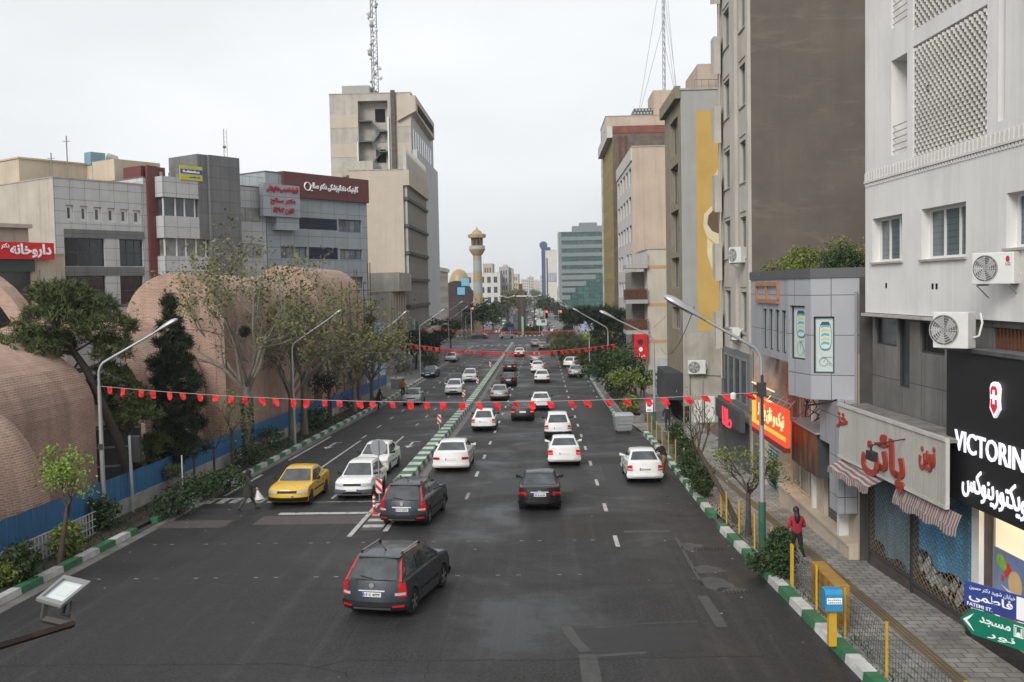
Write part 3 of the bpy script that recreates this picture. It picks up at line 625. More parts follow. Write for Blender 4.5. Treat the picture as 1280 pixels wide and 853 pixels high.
def aircon(label, Wl, u, z, wd=.85, ht=.62, dp=.34, rz=0, bracket=True, logo=None, group='outdoor air conditioner units'):
 """unit with its fan side facing out of wall Wl; rz turns it"""
 T = Thing('air_conditioner', label, 'air conditioner', Wl.P(u, z, dp / 2 + .1), group)
 c = Vector(Wl.P(u, z, dp / 2 + .12)); X = Matrix.Rotation(rz, 3, 'Z') @ Wl.d; Y = Matrix.Rotation(rz, 3, 'Z') @ Wl.n
 Q = lambda x, y, o: c + X * x + Vector((0, 0, y)) + Y * o
 a = MB(); a.hexa([Q(-wd / 2, 0, dp / 2), Q(wd / 2, 0, dp / 2), Q(wd / 2, 0, -dp / 2), Q(-wd / 2, 0, -dp / 2), Q(-wd / 2, ht, dp / 2), Q(wd / 2, ht, dp / 2), Q(wd / 2, ht, -dp / 2), Q(-wd / 2, ht, -dp / 2)]); T.part('casing', a, M['white'], bev=.02)
 r = ht * .42; cx = -wd * .17
 a = MB(); n = 24
 a.extr([(cx + r * math.cos(i * 6.2832 / n), ht * .5 + r * math.sin(i * 6.2832 / n)) for i in range(n)], lambda x, y, o: Q(x, y, o), dp / 2, dp / 2 + .006); fan = T.part('fan', a, plain('fan_dark', (.10, .10, .10), .6))
 a = MB()
 for i in range(5):
  t0 = i * 1.257; a.quad(*[Q(cx + rr * r * math.cos(t0 + dt), ht * .5 + rr * r * math.sin(t0 + dt), dp / 2 + .009 + oo) for rr, dt, oo in ((.2, 0, 0), (.92, .35, .006), (.92, 1.1, .014), (.2, .9, .006))])
 T.part('fan_blade', a, plain('fan_grey', (.3, .3, .3), .5), fan)
 a = MB()
 for k in range(1, 7):
  rr = r * k / 6; pts = [Q(cx + rr * math.cos(i * 6.2832 / 20), ht * .5 + rr * math.sin(i * 6.2832 / 20), dp / 2 + .03) for i in range(21)]; a.tube(pts, .0045, 3, cap=False)
 for k in range(4): q = k * .785; a.tube([Q(cx - r * math.cos(q), ht * .5 - r * math.sin(q), dp / 2 + .028), Q(cx + r * math.cos(q), ht * .5 + r * math.sin(q), dp / 2 + .028)], .004, 3)
 T.part('fan_guard', a, M['white'], fan)
 if logo:
  a = MB(); a.extr([(wd * .36 + .045 * math.cos(i * .5236), ht * .78 + .07 * math.sin(i * .5236)) for i in range(12)], lambda x, y, o: Q(x, y, o), dp / 2 + .001, dp / 2 + .005, 0)
  t = textmb('LG', .02, .02, False); a.add(t, lambda p: Q(wd * .31 + p[0] * .09, ht * .58 + p[1] * .09, dp / 2 + .003 + p[2] * .05), 1); T.part('badge', a, [plain('badge_red', (.45, .01, .06), .4), M['black']])
 if bracket:
  a = MB()
  for s in (-1, 1): a.tube([Q(s * wd * .38, -.02, -dp / 2 - .1), Q(s * wd * .38, -.02, dp / 2)], .018, 4); a.tube([Q(s * wd * .38, -.3, -dp / 2 - .1), Q(s * wd * .38, -.02, dp / 2)], .014, 4)
  T.part('bracket', a, M['frame_g'])
 a = MB(); a.tube([Q(wd / 2 + .01, ht * .3, -.05), Q(wd / 2 + .12, ht * .35, -.08), Q(wd / 2 + .16, ht * .7, -.14), Q(wd / 2 + .05, ht * .95, -dp / 2 - .1)], .025, 6); T.part('pipe', a, M['white'])
 return T
u, z = v(1209, 435); aircon('white air conditioner standing on top of the black shop board', Wv, u - .02, zt + .1, .84, .82, .34, R(35), False)
u, z = W.hit(1262, 355); aircon('air conditioner with a red badge bracketed under the window of the white building', W, u + .05, z + .0, .95, .68, .36, R(32), True, True)
u, z = W.off(-.55).hit(1124, 192); aircon('air conditioner behind the balcony rails in the slot of the white building', W.off(-.88), (H5[0] + H5[1]) / 2, H5[2] + .08, .7, .55, .3, 0, False)
M['panel_v'] = tiled('violet_grey_panel', (.325, .33, .352), (.31, .315, .335), (.06, .06, .065), 1.15, 1.25, .012, 0, .45, .06, streak=.15, scol=(.2, .2, .2), bump=.15)
M['cream_stone'] = surf('cream_stone', (.44, .37, .29), .8, .15, 1.5, streak=.3)
T = Thing('building', 'low shop building with violet-grey panels and a planted roof between the white and brown buildings', 'building', (10, 38, zr(38)))
pl = [(9.87, 30.9), (8.36, 31.45), (8.02, 32.95), (8.02, 38.8)]; ZT = 8.15; ztop = zat(1000, 336, 31.4)
ZT = ztop - .3; ZT_SHOP = ZT
Wc_ = Wall(pl[1], pl[0]); Wb_ = Wall(pl[2], pl[1]); Wa_ = Wall(pl[3], pl[2])
def onwall(Wl, x0, x1, yt, yb): return Wl.rect(x0, x1, yt, yb)
zlo = zat(1000, 499, 31.6); zla = zat(960, 445, 36)
hC = onwall(Wc_, 1017, 1043, 396, 467) + (.15,); hB = onwall(Wb_, 985.5, 1006, 382, 448); hB = (max(.1, hB[0]), min(Wb_.L - .1, hB[1]), hB[2], hB[3], .15)
hAs = []
for k in range(4):
 u0 = Wa_.L - .35 - (3 - k) * .95 - .55; hAs.append((u0, u0 + .62, zat(970, 441, 34), zat(970, 388, 34), .12))
a = MB(); facade(a, Wc_, 0, Wc_.L, zlo, ZT, [hC]); facade(a, Wb_, 0, Wb_.L, zlo, ZT, [hB]); facade(a, Wa_, 0, Wa_.L, zla, ZT, hAs)
a.quad((pl[0][0], pl[0][1], zlo), (pl[1][0], pl[1][1], zlo), (pl[2][0], pl[2][1], zlo), (pl[2][0] + 1.8, pl[2][1] + .8, zlo), (pl[0][0], pl[2][1], zlo))
a.quad(Wa_.P(0, zla), Wa_.P(Wa_.L, zla), Wa_.P(Wa_.L, zla, -2), Wa_.P(0, zla, -2)); a.quad(Wa_.P(Wa_.L, zlo), Wa_.P(Wa_.L, zlo, -2), Wa_.P(Wa_.L, zla, -2), Wa_.P(Wa_.L, zla)); a.quad((8.02, 38.8, zla), (14, 38.8, zla), (14, 38.8, ZT), (8.02, 38.8, ZT))
T.part('panel_wall', a, M['panel_v'])
a = MB(); a.quad(*[(x, y, ZT - .02) for x, y in pl], (15, 38.8, ZT - .02), (15, 30.9, ZT - .02)); T.part('roof', a, M['roof'])
a = MB()
for Wl in (Wc_, Wb_, Wa_): a.wbox(Wl, -.02, Wl.L + .02, ZT, ZT + .3, -.12, .05)
T.part('fascia', a, plain('fascia_grey', (.075, .075, .08), .5))
def poster_win(Wl, h, bike=True):
 o = window(T, Wl, h, M['frame_d'], surf('poster_paper', (.45, .53, .5), .5, .04, 1), 1, 1, h[4], .05)
 a = MB(); d = -h[4] + .03; cu = (h[0] + h[1]) / 2 + .03; wv = (h[1] - h[0]) * .27; zc = h[2] + (h[3] - h[2]) * .65; hv = (h[3] - h[2]) * .2
 def sup(r0, r1, m):
  a.extr([(cu + r0 * math.copysign(abs(math.cos(i * .314)) ** .6, math.cos(i * .314)), zc + r1 * math.copysign(abs(math.sin(i * .314)) ** .6, math.sin(i * .314))) for i in range(20)], lambda x, y, q: Wl.P(x, y, q), d, d + .003 + .001 * m, m)
 sup(wv * 1.12, hv * 1.25, 0); sup(wv * 1.02, hv * 1.1, 1)
 for i in range(5): 
  zz = zc - hv * .8 + i * hv * .38; a.extr([(cu - wv * .75, zz), (cu - wv * .2, zz + .05), (cu + wv * .75, zz + .02), (cu + wv * .7, zz + .1), (cu - wv * .2, zz + .13), (cu - wv * .7, zz + .08)], lambda x, y, q: Wl.P(x, y, q), d + .006, d + .01, 2 + i % 2)
 a.extr([(cu - wv * .9, zc + hv * 1.0), (cu + wv * .9, zc + hv * 1.0), (cu + wv * .6, zc + hv * 1.28), (cu - wv * .6, zc + hv * 1.28)], lambda x, y, q: Wl.P(x, y, q), d + .006, d + .011, 4)
 if bike:
  zb = h[2] + (h[3] - h[2]) * .2; r = wv * .75
  a.tube([Wl.P(cu - .05 + r * math.cos(i * .26), zb + r * math.sin(i * .26), d + .006) for i in range(25)], .007, 3, 5); a.tube([Wl.P(cu + wv * .95 + r * .33 * math.cos(i * .52), zb - r * .62 + r * .33 * math.sin(i * .52), d + .006) for i in range(13)], .006, 3, 5)
  a.tube([Wl.P(cu - .05, zb, d + .006), Wl.P(cu, zb + r * 1.15, d + .006), Wl.P(cu + wv * .95, zb - r * .4, d + .006)], .007, 3, 5); a.tube([Wl.P(cu - .12, zb + r * 1.2, d + .006), Wl.P(cu + .2, zb + r * 1.22, d + .006)], .008, 3, 5)
 T.part('poster', a, [plain('poster_dark', (.10, .2, .19), .5), plain('poster_pale', (.5, .57, .5), .5), plain('poster_blue', (.06, .34, .55), .5), plain('poster_yellow', (.52, .45, .14), .5), plain('poster_teal', (.03, .06, .06), .5), plain('poster_line', (.2, .24, .23), .5)], o)
poster_win(Wc_, hC); poster_win(Wb_, hB)
for h in hAs: poster_win(Wa_, h, False)
a = MB(); u0, u1 = 1.2, 4.6; zz0, zz1 = zat(955, 379, 36), ZT - .1
for zz in (zz0, zz1 - .14): a.wbox(Wa_, u0, u1, zz, zz + .14, .002, .09)
for uu in (u0, (u0 + u1) / 2, u1): a.wbox(Wa_, uu - .05, uu + .05, zz0 + .14, zz1 - .14, .002, .085)
T.part('timber_trellis', a, surf('orange_timber', (.34, .16, .08), .7, .2, 3))
Wg1 = Wall((9.75, 47), (9.6, 30.6)); a = MB()
ub = lambda px, py: Wg1.hit(px, py)[0]
gz1 = lambda u: zr(Wg1.P(u, 0)[1]) + .15
shops = [(ub(938, 560), ub(953, 570), gz1(0) + .02, 3.2, .25), (ub(955, 575), ub(973, 590), gz1(2) + .02, 3.0, .25), (ub(985, 600), ub(1018, 640), gz1(8) + .75, 3.6, .2), (ub(1030, 640), ub(1057, 655), gz1(13) + .55, 3.5, .2)]
facade(a, Wg1, 0, Wg1.L, zr(47) - .5, zla + .4, shops, .25); T.part('ground_wall', a, M['cream_stone']); a = MB(); a.quad((9.6, 30.6, zr(30) - .5), (14, 30.6, zr(30) - .5), (14, 30.6, ZT), (9.6, 30.6, ZT)); T.part('gap_shade_wall', a, surf('gap_shade_wall', (.07, .066, .06), .9, .3, 2))  # end wall coloured near black to stand for the shade in the gap
rs = tiled('roller_slat', (.5, .51, .51), (.44, .45, .45), (.04, .04, .045), 6, .17, .035, 0, .4, .15, bump=.8); rst = tiled('teal_roller_slat', (.42, .56, .55), (.10, .42, .38), (.03, .05, .05), 1.1, .17, .035, .5, .4, .15, bump=.8)
for h, mt in ((shops[0], rs), (shops[1], rst)):
 a = MB(); a.wbox(Wg1, h[0], h[1], h[2], h[3], -.23, -.2); T.part('roller_shutter', a, mt)
window(T, Wg1, shops[2], M['cream_stone'], M['glass_l'], 3, 1, .2, .09, name='shop_window')
gl = tiled('dark_mesh_shutter', (.05, .05, .048), (.04, .04, .038), (.16, .15, .13), .14, .14, .012, .5, .7, .2)
a = MB(); a.wbox(Wg1, shops[3][0], shops[3][1], shops[3][2], shops[3][3], -.19, -.15); T.part('mesh_shutter', a, gl)
a = MB(); a.wbox(Wg1, shops[2][0] - .3, Wg1.L - .1, gz1(8) - .3, gz1(9) + .62, .004, .3); a.wbox(Wg1, shops[2][0] - .35, Wg1.L - .1, gz1(9) + .622, gz1(9) + .70, .0, .36); T.part('stone_plinth', a, M['cream_stone'])
a = MB(); a.wbox(Wg1, shops[3][1] + .08, shops[3][1] + .34, gz1(14), 3.6, .003, .3); T.part('pilaster', a, M['white']); a = MB(); a.wbox(Wg1, shops[2][1] + .12, shops[2][1] + .32, gz1(9) + .71, 3.6, .003, .14); T.part('pilaster', a, M['white'])
Wd = Wall((8.75, 41.2), (8.75, 34.2)); d_ = lambda px, py: Wd.hit(px, py)
sp, t_, b_ = newmat('grimy_print'); n_ = noise(t_, 1.2, 8, rough=.7); tc_ = N(t_, 'ShaderNodeTexCoord'); sx_ = N(t_, 'ShaderNodeSeparateXYZ'); t_.links.new(tc_.outputs['UV'], sx_.inputs[0])
c_ = mixc(t_, ramp(t_, sx_.outputs[1], 3.6, 4.6), (.55, .25, .10, 1), (.42, .37, .34, 1)); t_.links.new(mixc(t_, ramp(t_, n_, .45, .6, 0, .8), c_, (.38, .15, .10, 1)), b_.inputs['Base Color']); b_.inputs['Roughness'].default_value = .6
zz0, zz1 = d_(958, 480)[1], zla - .03
S = Thing('shop_sign', 'weathered white and orange printed panel below the narrow upper windows', 'sign', Wd.P(2, zz0)); a = MB(); u1 = d_(972, 470)[0]
a.hexa([Wd.P(.2, zz0, .2), Wd.P(u1, zz0 + .0, .2), Wd.P(u1, zz0, 0), Wd.P(.2, zz0, 0), Wd.P(.2, zz1, .0), Wd.P(u1, zz1, .0), Wd.P(u1, zz1, -.1), Wd.P(.2, zz1, -.1)]); S.part('panel', a, sp)
a = MB(); a.tube([Wd.P(.2, zz0 - .06, .25), Wd.P(u1 + .5, zz0 - .06, .25)], .03, 5); S.part('lamp_rail', a, plain('lamp_rail', (.8, .55, .3), .4, emit=.6))
S = Thing('shop_sign', 'bright red lit bakery sign with yellow script and a yellow stripe', 'sign', Wd.P(3, 2.6)); a = MB(); ua, ub_ = d_(948, 520)[0], d_(991, 530)[0]; za, zb = d_(970, 547)[1], d_(970, 503)[1]
rd = plain('bakery_red', (.6, .055, .02), .45, emit=.55); yl = plain('bakery_yellow', (.75, .42, .04), .45, emit=.5); a.wbox(Wd, ua, ub_, za, zb, .1, .25); S.part('board', a, rd)
a = MB(); a.wbox(Wd, ua, ub_, za + .22, za + .38, .252, .262); a.wbox(Wd, ua, ua + .8, za + .38, zb, .252, .258); S.part('stripe', a, yl)
a = MB(); text_on(a, Wd, 'نیک و نان بلوط', ua + 1.2, ub_ - .25, za + .5, zb - .18, .255, .03, .02); S.part('lettering', a, plain('script_cream', (.8, .62, .3), .5, emit=.5))
a = MB(); a.wbox(Wd, ua, ub_, za - .18, za - .002, .08, .27); S.part('lower_trim', a, plain('bakery_maroon', (.2, .015, .012), .5))
a = MB()
for k in range(8): uu = ua + (ub_ - ua) * k / 7; a.tube([Wd.P(uu, zb, .2), Wd.P(uu, zb + .35, -.1)], .018, 4)
a.tube([Wd.P(ua, zb + .2, .05), Wd.P(ub_, zb + .2, .05)], .02, 4); S.part('bracket', a, M['frame_g'])
ld = bpy.data.lights.new('bakery_lamp', 'AREA'); ld.energy = 60; ld.shape = 'RECTANGLE'; ld.size = 4; ld.size_y = .3; ld.color = (1, .6, .3); lo = bpy.data.objects.new('bakery_lamp', ld); COL.objects.link(lo); lo.location = Wd.P(2.5, zb + .5, .45); lo.rotation_euler = (0, R(40), 0)
Wr = Wall((9.05, 36.6), (9.0, 33)); S = Thing('shop_sign', 'rust-streaked brown sign box hanging beside the panel overhang', 'sign', Wr.P(1.5, 3)); q = lambda px, py: Wr.hit(px, py)
za, zb = q(1020, 600)[1] + .1, q(1020, 541)[1]; a = MB(); a.wbox(Wr, q(990, 560)[0], Wr.L, za, zb, -.55, 0); S.part('box', a, surf('dark_slate', (.045, .05, .055), .5, .2, 1))
rp_, t_, b_ = newmat('rust_print'); n_ = noise(t_, 1.3, 8, 2.2, .35, rough=.7); t_.links.new(mixc(t_, ramp(t_, n_, .42, .62), (.045, .03, .022, 1), (.24, .085, .03, 1)), b_.inputs['Base Color']); b_.inputs['Roughness'].default_value = .5
a = MB(); a.wbox(Wr, q(990, 560)[0] + .05, Wr.L - .06, za + .05, zb - .05, .002, .02); S.part('face', a, rp_); a = MB(); a.wbox(Wr, q(990, 560)[0] - .05, Wr.L + .25, zb + .01, zb + .06, -.6, .15); S.part('cover', a, M['steel'])
a = MB(); a.box(9.0, 9.58, 30.75, 31.7, zat(1060, 640, 31), zlo + .02); a.box(9.02, 9.56, 31.72, 32.9, zat(1060, 560, 31), zlo - .01); T.part('duct_box', a, M['panel_v'])
a = MB(); rngc = random.Random(6)
for k in range(9): 
 p0 = Vector((8.6 + rngc.random() * .9, 32.9 + rngc.random() * 1.5, zlo + .1)); a.tube([p0, p0 + Vector((rngc.uniform(-.4, .5), rngc.uniform(-.3, .5), -.7)), p0 + Vector((rngc.uniform(-.2, .6), rngc.uniform(0, .9), -1.1))], .02, 4)
T.part('cable', a, M['black'])
a = MB(); a.tube([(9.7, 30.7, z) for z in (0.5, ZT)], .06, 8); a.tube([(9.55, 30.75, z) for z in (2.0, 7.6)], .045, 8); T.part('drainpipe', a, M['frame_g'])
M['brown_render'] = surf('brown_render', (.125, .107, .088), .95, .16, .5, streak=.25, scol=(.085, .073, .06), blotch=.3, bump=.35)
mt_ = M['brown_render'].node_tree; bs_ = mt_.nodes['Principled BSDF']; lk_ = bs_.inputs['Base Color'].links[0].from_socket; mt_.links.new(mixc(mt_, ramp(mt_, noise(mt_, 1, 7, .3, 1.1, rough=.72, dist=.8), .55, .72, 0, .5), lk_, (.22, .19, .16, 1)), bs_.inputs['Base Color'])
M['concrete_y'] = surf('yellowed_concrete', (.43, .40, .35), .9, .12, .8, streak=.42, scol=(.17, .15, .125), blotch=.2, bump=.1)
X0 = xat(940, 46.6); Wq = Wall((X0, 54.3), (X0, 46.6)); sw = []
for k in range(-1, 7):
 zc = 9.15 + 3.62 * k; sw += [(Wq.hit(906, 300)[0], Wq.hit(914.5, 300)[0], zc + .1, zc + 2.05), (Wq.hit(925.5, 300)[0], Wq.hit(935.5, 300)[0], zc, zc + 1.98)]
sw = [h for h in sw if h[3] < 30]
gw = [(1.2 + i * 1.55, 2.3 + i * 1.55, 2.0, 4.2) for i in range(4)]
T, Wf, Ws = bldg('tall apartment building with a blank brown side wall beyond the panelled shop', 'R', X0, X0 + 16, 46.6, 54.3, 31, M['brown_render'], M['concrete_y'], (), sw, 'frame_g', 'glass', 2, .2, 'sill')
a = MB()
for u0, u1 in ((0, .25), (Wq.hit(917, 300)[0], Wq.hit(923, 300)[0]), (Wq.hit(937, 300)[0], Wq.L)): a.wbox(Wq, u0, u1, 5.0, 31, .003, .16)
T.part('pier', a, M['concrete_y'])
a = MB()
for k in range(-1, 7):
 zc = 9.15 + 3.62 * k
 for u0, u1 in ((Wq.hit(906, 300)[0], Wq.hit(914.5, 300)[0]), (Wq.hit(925.5, 300)[0], Wq.hit(935.5, 300)[0])):
  if zc < 28: a.wbox(Wq, u0, u1, zc - 1.4, zc - .25, .003, .05)
T.part('spandrel', a, M['concrete_y'])
a = MB()
for k in range(-1, 6):
 zc = 8.1 + 3.62 * k; a.hexa([Wq.P(.02, zc + .25, .52), Wq.P(.95, zc, .52), Wq.P(.95, zc, .165), Wq.P(.02, zc + .25, .165), Wq.P(.02, zc + 1.95, .52), Wq.P(.95, zc + 1.95, .52), Wq.P(.95, zc + 1.95, .165), Wq.P(.02, zc + 1.95, .165)])
 a.tube([Wq.P(.9, zc - 1.6, .22), Wq.P(.9, zc, .22)], .04, 5)
T.part('balcony_box', a, M['concrete_y'])
a = MB(); a.wbox(Wq, .2, Wq.L - .1, 1.9, 4.6, .003, .12); T.part('shopfront_panel', a, plain('grey_cladding', (.15, .155, .16), .5))
for i in range(4):
 h = (1.0 + i * 1.6, 2.2 + i * 1.6, 2.1, 4.3); f = MB(); f.wbox(Wq, h[0], h[1], h[2], h[3], .124, .15); o = T.part('shop_window', f, M['frame_g']); p = MB(); p.wbox(Wq, h[0] + .08, h[1] - .08, h[2] + .08, h[3] - .08, .152, .156); T.part('pane', p, M['glass'], o)
a = MB(); a.wbox(Wq, .4, Wq.L - .6, zr(50) + .1, 1.2, .003, .05); a.wbox(Wq, .1, .5, zr(52) - .1, 1.9, .004, .3); T.part('roller_shutter', a, surf('slate_shutter', (.07, .072, .075), .6, .2, 2))
S = Thing('shop_sign', 'slate shop sign with glowing pink-red letters beside the lamp post', 'sign', Wq.P(3, 1.5)); a = MB(); a.wbox(Wq, .8, Wq.L - .3, .9, 1.85, .3, .55); S.part('board', a, surf('slate_sign', (.06, .062, .065), .6, .2, 2))
a = MB(); text_on(a, Wq, 'طلا', 3.0, 5.4, .75, 1.65, .56, .04, .0); S.part('lettering', a, plain('neon_red', (.75, .03, .06), .4, emit=.9))
u, z = Wq.hit(931, 326); aircon('air conditioner bracketed under a high window of the brown-sided building', Wq, u, z - .1, .95, .75, .4, R(25))
u, z = Wq.hit(927, 412); aircon('old air conditioner low on the brown-sided building above the slate shopfront', Wq, u, z - .5, .8, .6, .4, 0)
M['grey_paint'] = surf('grey_painted_wall', (.33, .325, .305), .9, .08, .6, streak=.25, scol=(.2, .19, .17), blotch=.12); M['mural_y'] = surf('mural_yellow', (.5, .33, .10), .9, .1, .4, blotch=.25, scol=(.36, .2, .06), streak=.15)
M['olive_brick'] = tiled('olive_brick', (.27, .235, .165), (.23, .2, .14), (.17, .15, .11), .22, .075, .008, .5, .9, .15, streak=.3, blotch=.2)
X0 = xat(853, 70); X1 = xat(833.5, 78.8); zt = zat(853, 113, 70); Ws = Wall((X0, 79), (X0, 70)); sw = []
for yt, yb in ((155, 193), (212, 254), (268, 312), (326, 357), (387, 408)): 
 z1 = zat(845, yt, 74); z0 = zat(845, yb, 74); sw.append((Ws.L * .35, Ws.L * .82, z0 - .2, z1 + .2))
T, Wf, Ws = bldg('olive brick building whose grey side wall carries a yellow painted mural', 'R', X0, X0 + 17, 70, 79, zt, M['grey_paint'], M['olive_brick'], (), sw, 'frame_g', 'glass_d', 3, .35)
def wp(px, py): return Wf.hit(px, py)
a = MB(); (u0, z0), (u1, z1) = wp(872.5, 414), wp(873, 139); a.wbox(Wf, u0, u0 + 9, z0, z1, .002, .008); MU = T.part('mural', a, M['mural_y'])
cr = surf('mural_cream', (.62, .55, .36), .9, .1, 1); br = surf('mural_brown', (.13, .085, .05), .9, .1, 1)
def cres(pts_out, pts_in, b, m, o): P2 = [wp(*p) for p in pts_out] + [wp(*p) for p in reversed(pts_in)]; b.extr(P2, lambda x, y, q: Wf.P(x, y, q), o, o + .003, m)
a = MB()
cres([(910, 203), (897, 212), (891, 222), (891, 238), (897, 249), (910, 252)], [(910, 210), (900, 216), (895, 224), (895, 236), (900, 245), (910, 247)], a, 0, .013)
cres([(912, 204), (900, 214), (894, 224), (894, 238), (900, 247), (912, 252)], [(915, 206), (915, 216), (915, 226), (915, 236), (915, 246), (915, 252)], a, 1, .009)
cres([(906, 250), (891, 256), (880, 268), (879, 283), (884, 297), (895, 305), (912, 303)], [(908, 256), (894, 260), (885, 270), (884, 280), (890, 289), (900, 293), (912, 289)], a, 0, .017)
cres([(906, 252), (894, 258), (886, 268), (884, 282), (890, 290), (902, 294), (914, 291)], [(916, 252), (916, 262), (916, 270), (916, 280), (916, 288), (916, 292), (916, 294)], a, 1, .013)
cres([(884, 298), (884, 318), (889, 334), (895, 346)], [(891, 304), (891, 320), (894, 334), (899, 344)], a, 0, .013); cres([(905, 306), (900, 318), (897, 330), (897, 342)], [(914, 306), (914, 318), (914, 330), (914, 344)], a, 1, .009)
T.part('painted_script', a, [cr, br], MU)
a = MB(); a.wbox(Ws, -.1, Ws.L + .05, zt - .55, zt + .3, .003, .4); T.part('cornice', a, M['olive_brick'])
a = MB(); a.box(X0 + 1.5, X0 + 9, 72, 78, zt + .13, zt + 2.2); T.part('penthouse', a, surf('pink_beige_render', (.42, .34, .27), .9, .12, .5, streak=.3)); a = MB()
for i in range(12): a.tube([(X0 + 1.2 + i * .5, 71.5, zt + .125), (X0 + 1.2 + i * .5, 71.5, zt + 1.0)], .03, 4)
a.tube([(X0 + 1.2, 71.5, zt + 1), (X0 + 6.7, 71.5, zt + 1)], .03, 4); T.part('roof_railing', a, M['frame_g'])
a = MB(); zc = zat(843, 500, 73); 
a.hexa([Ws.P(1.0, zc + .0, 1.0), Ws.P(Ws.L - .2, zc + .3, 1.5), Ws.P(Ws.L - .2, zc + .3, .003), Ws.P(1, zc, .003), Ws.P(1, zc + 2.1, .9), Ws.P(Ws.L - .2, zc + 2.2, 1.2), Ws.P(Ws.L - .2, zc + 2.2, .003), Ws.P(1, zc + 2.1, .003)])
tag(a.build('awning', surf('charcoal_canvas', (.04, .043, .046), .8, .2, 1)), 'charcoal box awning on the corner of the mural building', 'awning')
a = MB(); a.wbox(Ws, .3, Ws.L - .3, zr(74) - .1, zc - .1, .002, .06); a.wbox(Wf, .05, .5, zr(70) - .1, zc - .1, .003, .05); T.part('shop_shutter', a, M['dark'])
a = MB(); u, z = wp(874, 455); 
for (p, q_, h_) in (((868, 533), (875, 500), 0), ((880, 533), (885, 495), 0)): 
 (ua, za), (ub2, zb2) = wp(*p), wp(*q_); a.wbox(Wf, ua, ua + .75, za + .1, zb2, .003, .04)
T.part('meter_cabinet', a, M['white']); a = MB(); ua, za = wp(893, 517); a.extr([(ua + .9 * math.cos(i * .52), za + .7 * math.sin(i * .52)) for i in range(12)], lambda x, y, o: Wf.P(x, y, o), .002, .005); T.part('paint_patch', a, surf('patch_grey', (.33, .35, .37), .9, .1))
a = MB(); ua, za = wp(853, 470); a.wbox(Wf, .05, 8, zr(70), wp(870, 416)[1], .001, .012); T.part('lower_wall', a, surf('stained_beige', (.37, .345, .295), .9, .2, .8, streak=.5, blotch=.4))
for pts in ([(862, 470), (862, 533)], [(878, 475), (878, 533)], [(905, 350), (905, 470), (868, 468)]):
 a = MB(); a.tube([Wf.P(*wp(*p), .06) for p in pts], .05, 5); T.part('pipe', a, M['frame_g'])
u, z = wp(870, 467); aircon('air conditioner on the grey side wall below the mural', Wf, u, z, 1.2, .95, .4, 0)
M['cream_r'] = surf('cream_render', (.45, .405, .335), .9, .08, .5, streak=.3, scol=(.26, .21, .16), blotch=.15); M['pink_r'] = surf('pinkish_render', (.44, .35, .275), .9, .09, .4, streak=.4, scol=(.24, .17, .12), blotch=.12); M['white_st'] = surf('white_street_render', (.5, .48, .45), .9, .1, .5, streak=.3)
xa = xat(809.5, 95); T, Wf, Ws = bldg('low cream annex with two old balconies beside the beige block', 'R', xa, xa + 6, 95, 107, zat(815, 312, 95), M['cream_r'], M['white_st'], (), ())
a = MB()
for py in (332, 379, 425): z = zat(820, py, 95); a.wbox(Wf, 0, 6, z - .3, z, .002, .02)
T.part('ochre_band', a, surf('ochre_band', (.42, .27, .12), .9, .1)); xr = xat(793, 95.5)
for py, mt in ((331, M['steel']), (375, M['rust']), (413, M['rust'])):
 z = zat(800, py, 95); a = MB(); a.box(xr - .9, xa - .003, 94.6, 98, z - .35, z); o = T.part('balcony', a, M['grey_paint']); a = MB()
 for i in range(9): x = xr - .85 + i * (xa - xr + .8) / 8; a.box(x, x + .05, 94.65, 94.7, z, z + 1)
 a.box(xr - .88, xa - .01, 94.62, 94.72, z + 1.002, z + 1.06)
 for i in range(8): a.box(xr - .87, xr - .82, 94.8 + i * .4, 94.86 + i * .4, z, z + 1)
 if mt is M['rust']: a.box(xr - .8, xa - .1, 94.75, 94.78, z + .05, z + .95)
 T.part('railing', a, mt, o)
a = MB(); a.box(xr, xa - .004, 98.2, 106, zr(100), zat(800, 340, 98)); T.part('recess_wall', a, surf('shaded_plaster', (.2, .18, .16), .9, .2, .6, streak=.4))  # the recess's shade is put into the plaster colour
a = MB(); a.wbox(Wf, .4, 5, zr(95), zat(820, 447, 95), .003, .3); T.part('shopfront_panel', a, surf('white_metal_front', (.42, .42, .4), .6, .15, 1, streak=.3))
a = MB(); a.box(xr - .2, xa - .15, 94.4, 94.7, zat(800, 450, 94.5), zat(800, 418, 94.5)); S = Thing('shop_sign', 'red upright shop banner with white marks under the lowest balcony', 'sign', (xr, 94.5, zat(800, 450, 94.5))); S.part('board', a, M['red_sign']); Wz = Wall((xr - .2, 94.4), (xa - .15, 94.4)); zz = zat(800, 450, 94.5)
a = MB(); text_on(a, Wz, 'عسل', .25, Wz.L - .2, zz + .15, zz + .6, .003, .02, .02); disc(a, Wz, Wz.L / 2, zz + 1.0, .22, .003, 0, sx=.8); disc(a, Wz, Wz.L / 2 - .05, zz + 1.7, .28, .003, 1); S.part('lettering', a, [M['sign_white'], M['black']])
X0 = xat(792, 109); Ws_ = Wall((X0, 131), (X0, 109)); sw = [(1 + i * 4.1, 3.9 + i * 4.1, 3.4 + j * 3.15, 5.2 + j * 3.15) for i in range(5) for j in range(6)]
T, Wf, Ws = bldg('pinkish beige apartment block with a blank side wall and stained parapet', 'R', X0, X0 + 14, 109, 131, zat(792, 184, 109), M['pink_r'], M['white_st'], (), sw, 'frame_g', 'glass', 3, .25)
a = MB(); a.wbox(Ws, 0, Ws.L, 21.5, zat(792, 184, 109) - .05, .003, .12); T.part('parapet', a, M['white_st'])
M['drk_brick'] = tiled('dark_clinker', (.16, .125, .1), (.12, .095, .08), (.1, .085, .07), .3, .1, .01, .5, .95, .25, blotch=.2); M['olive_r'] = surf('olive_render', (.27, .21, .085), .9, .12, .5, streak=.3)
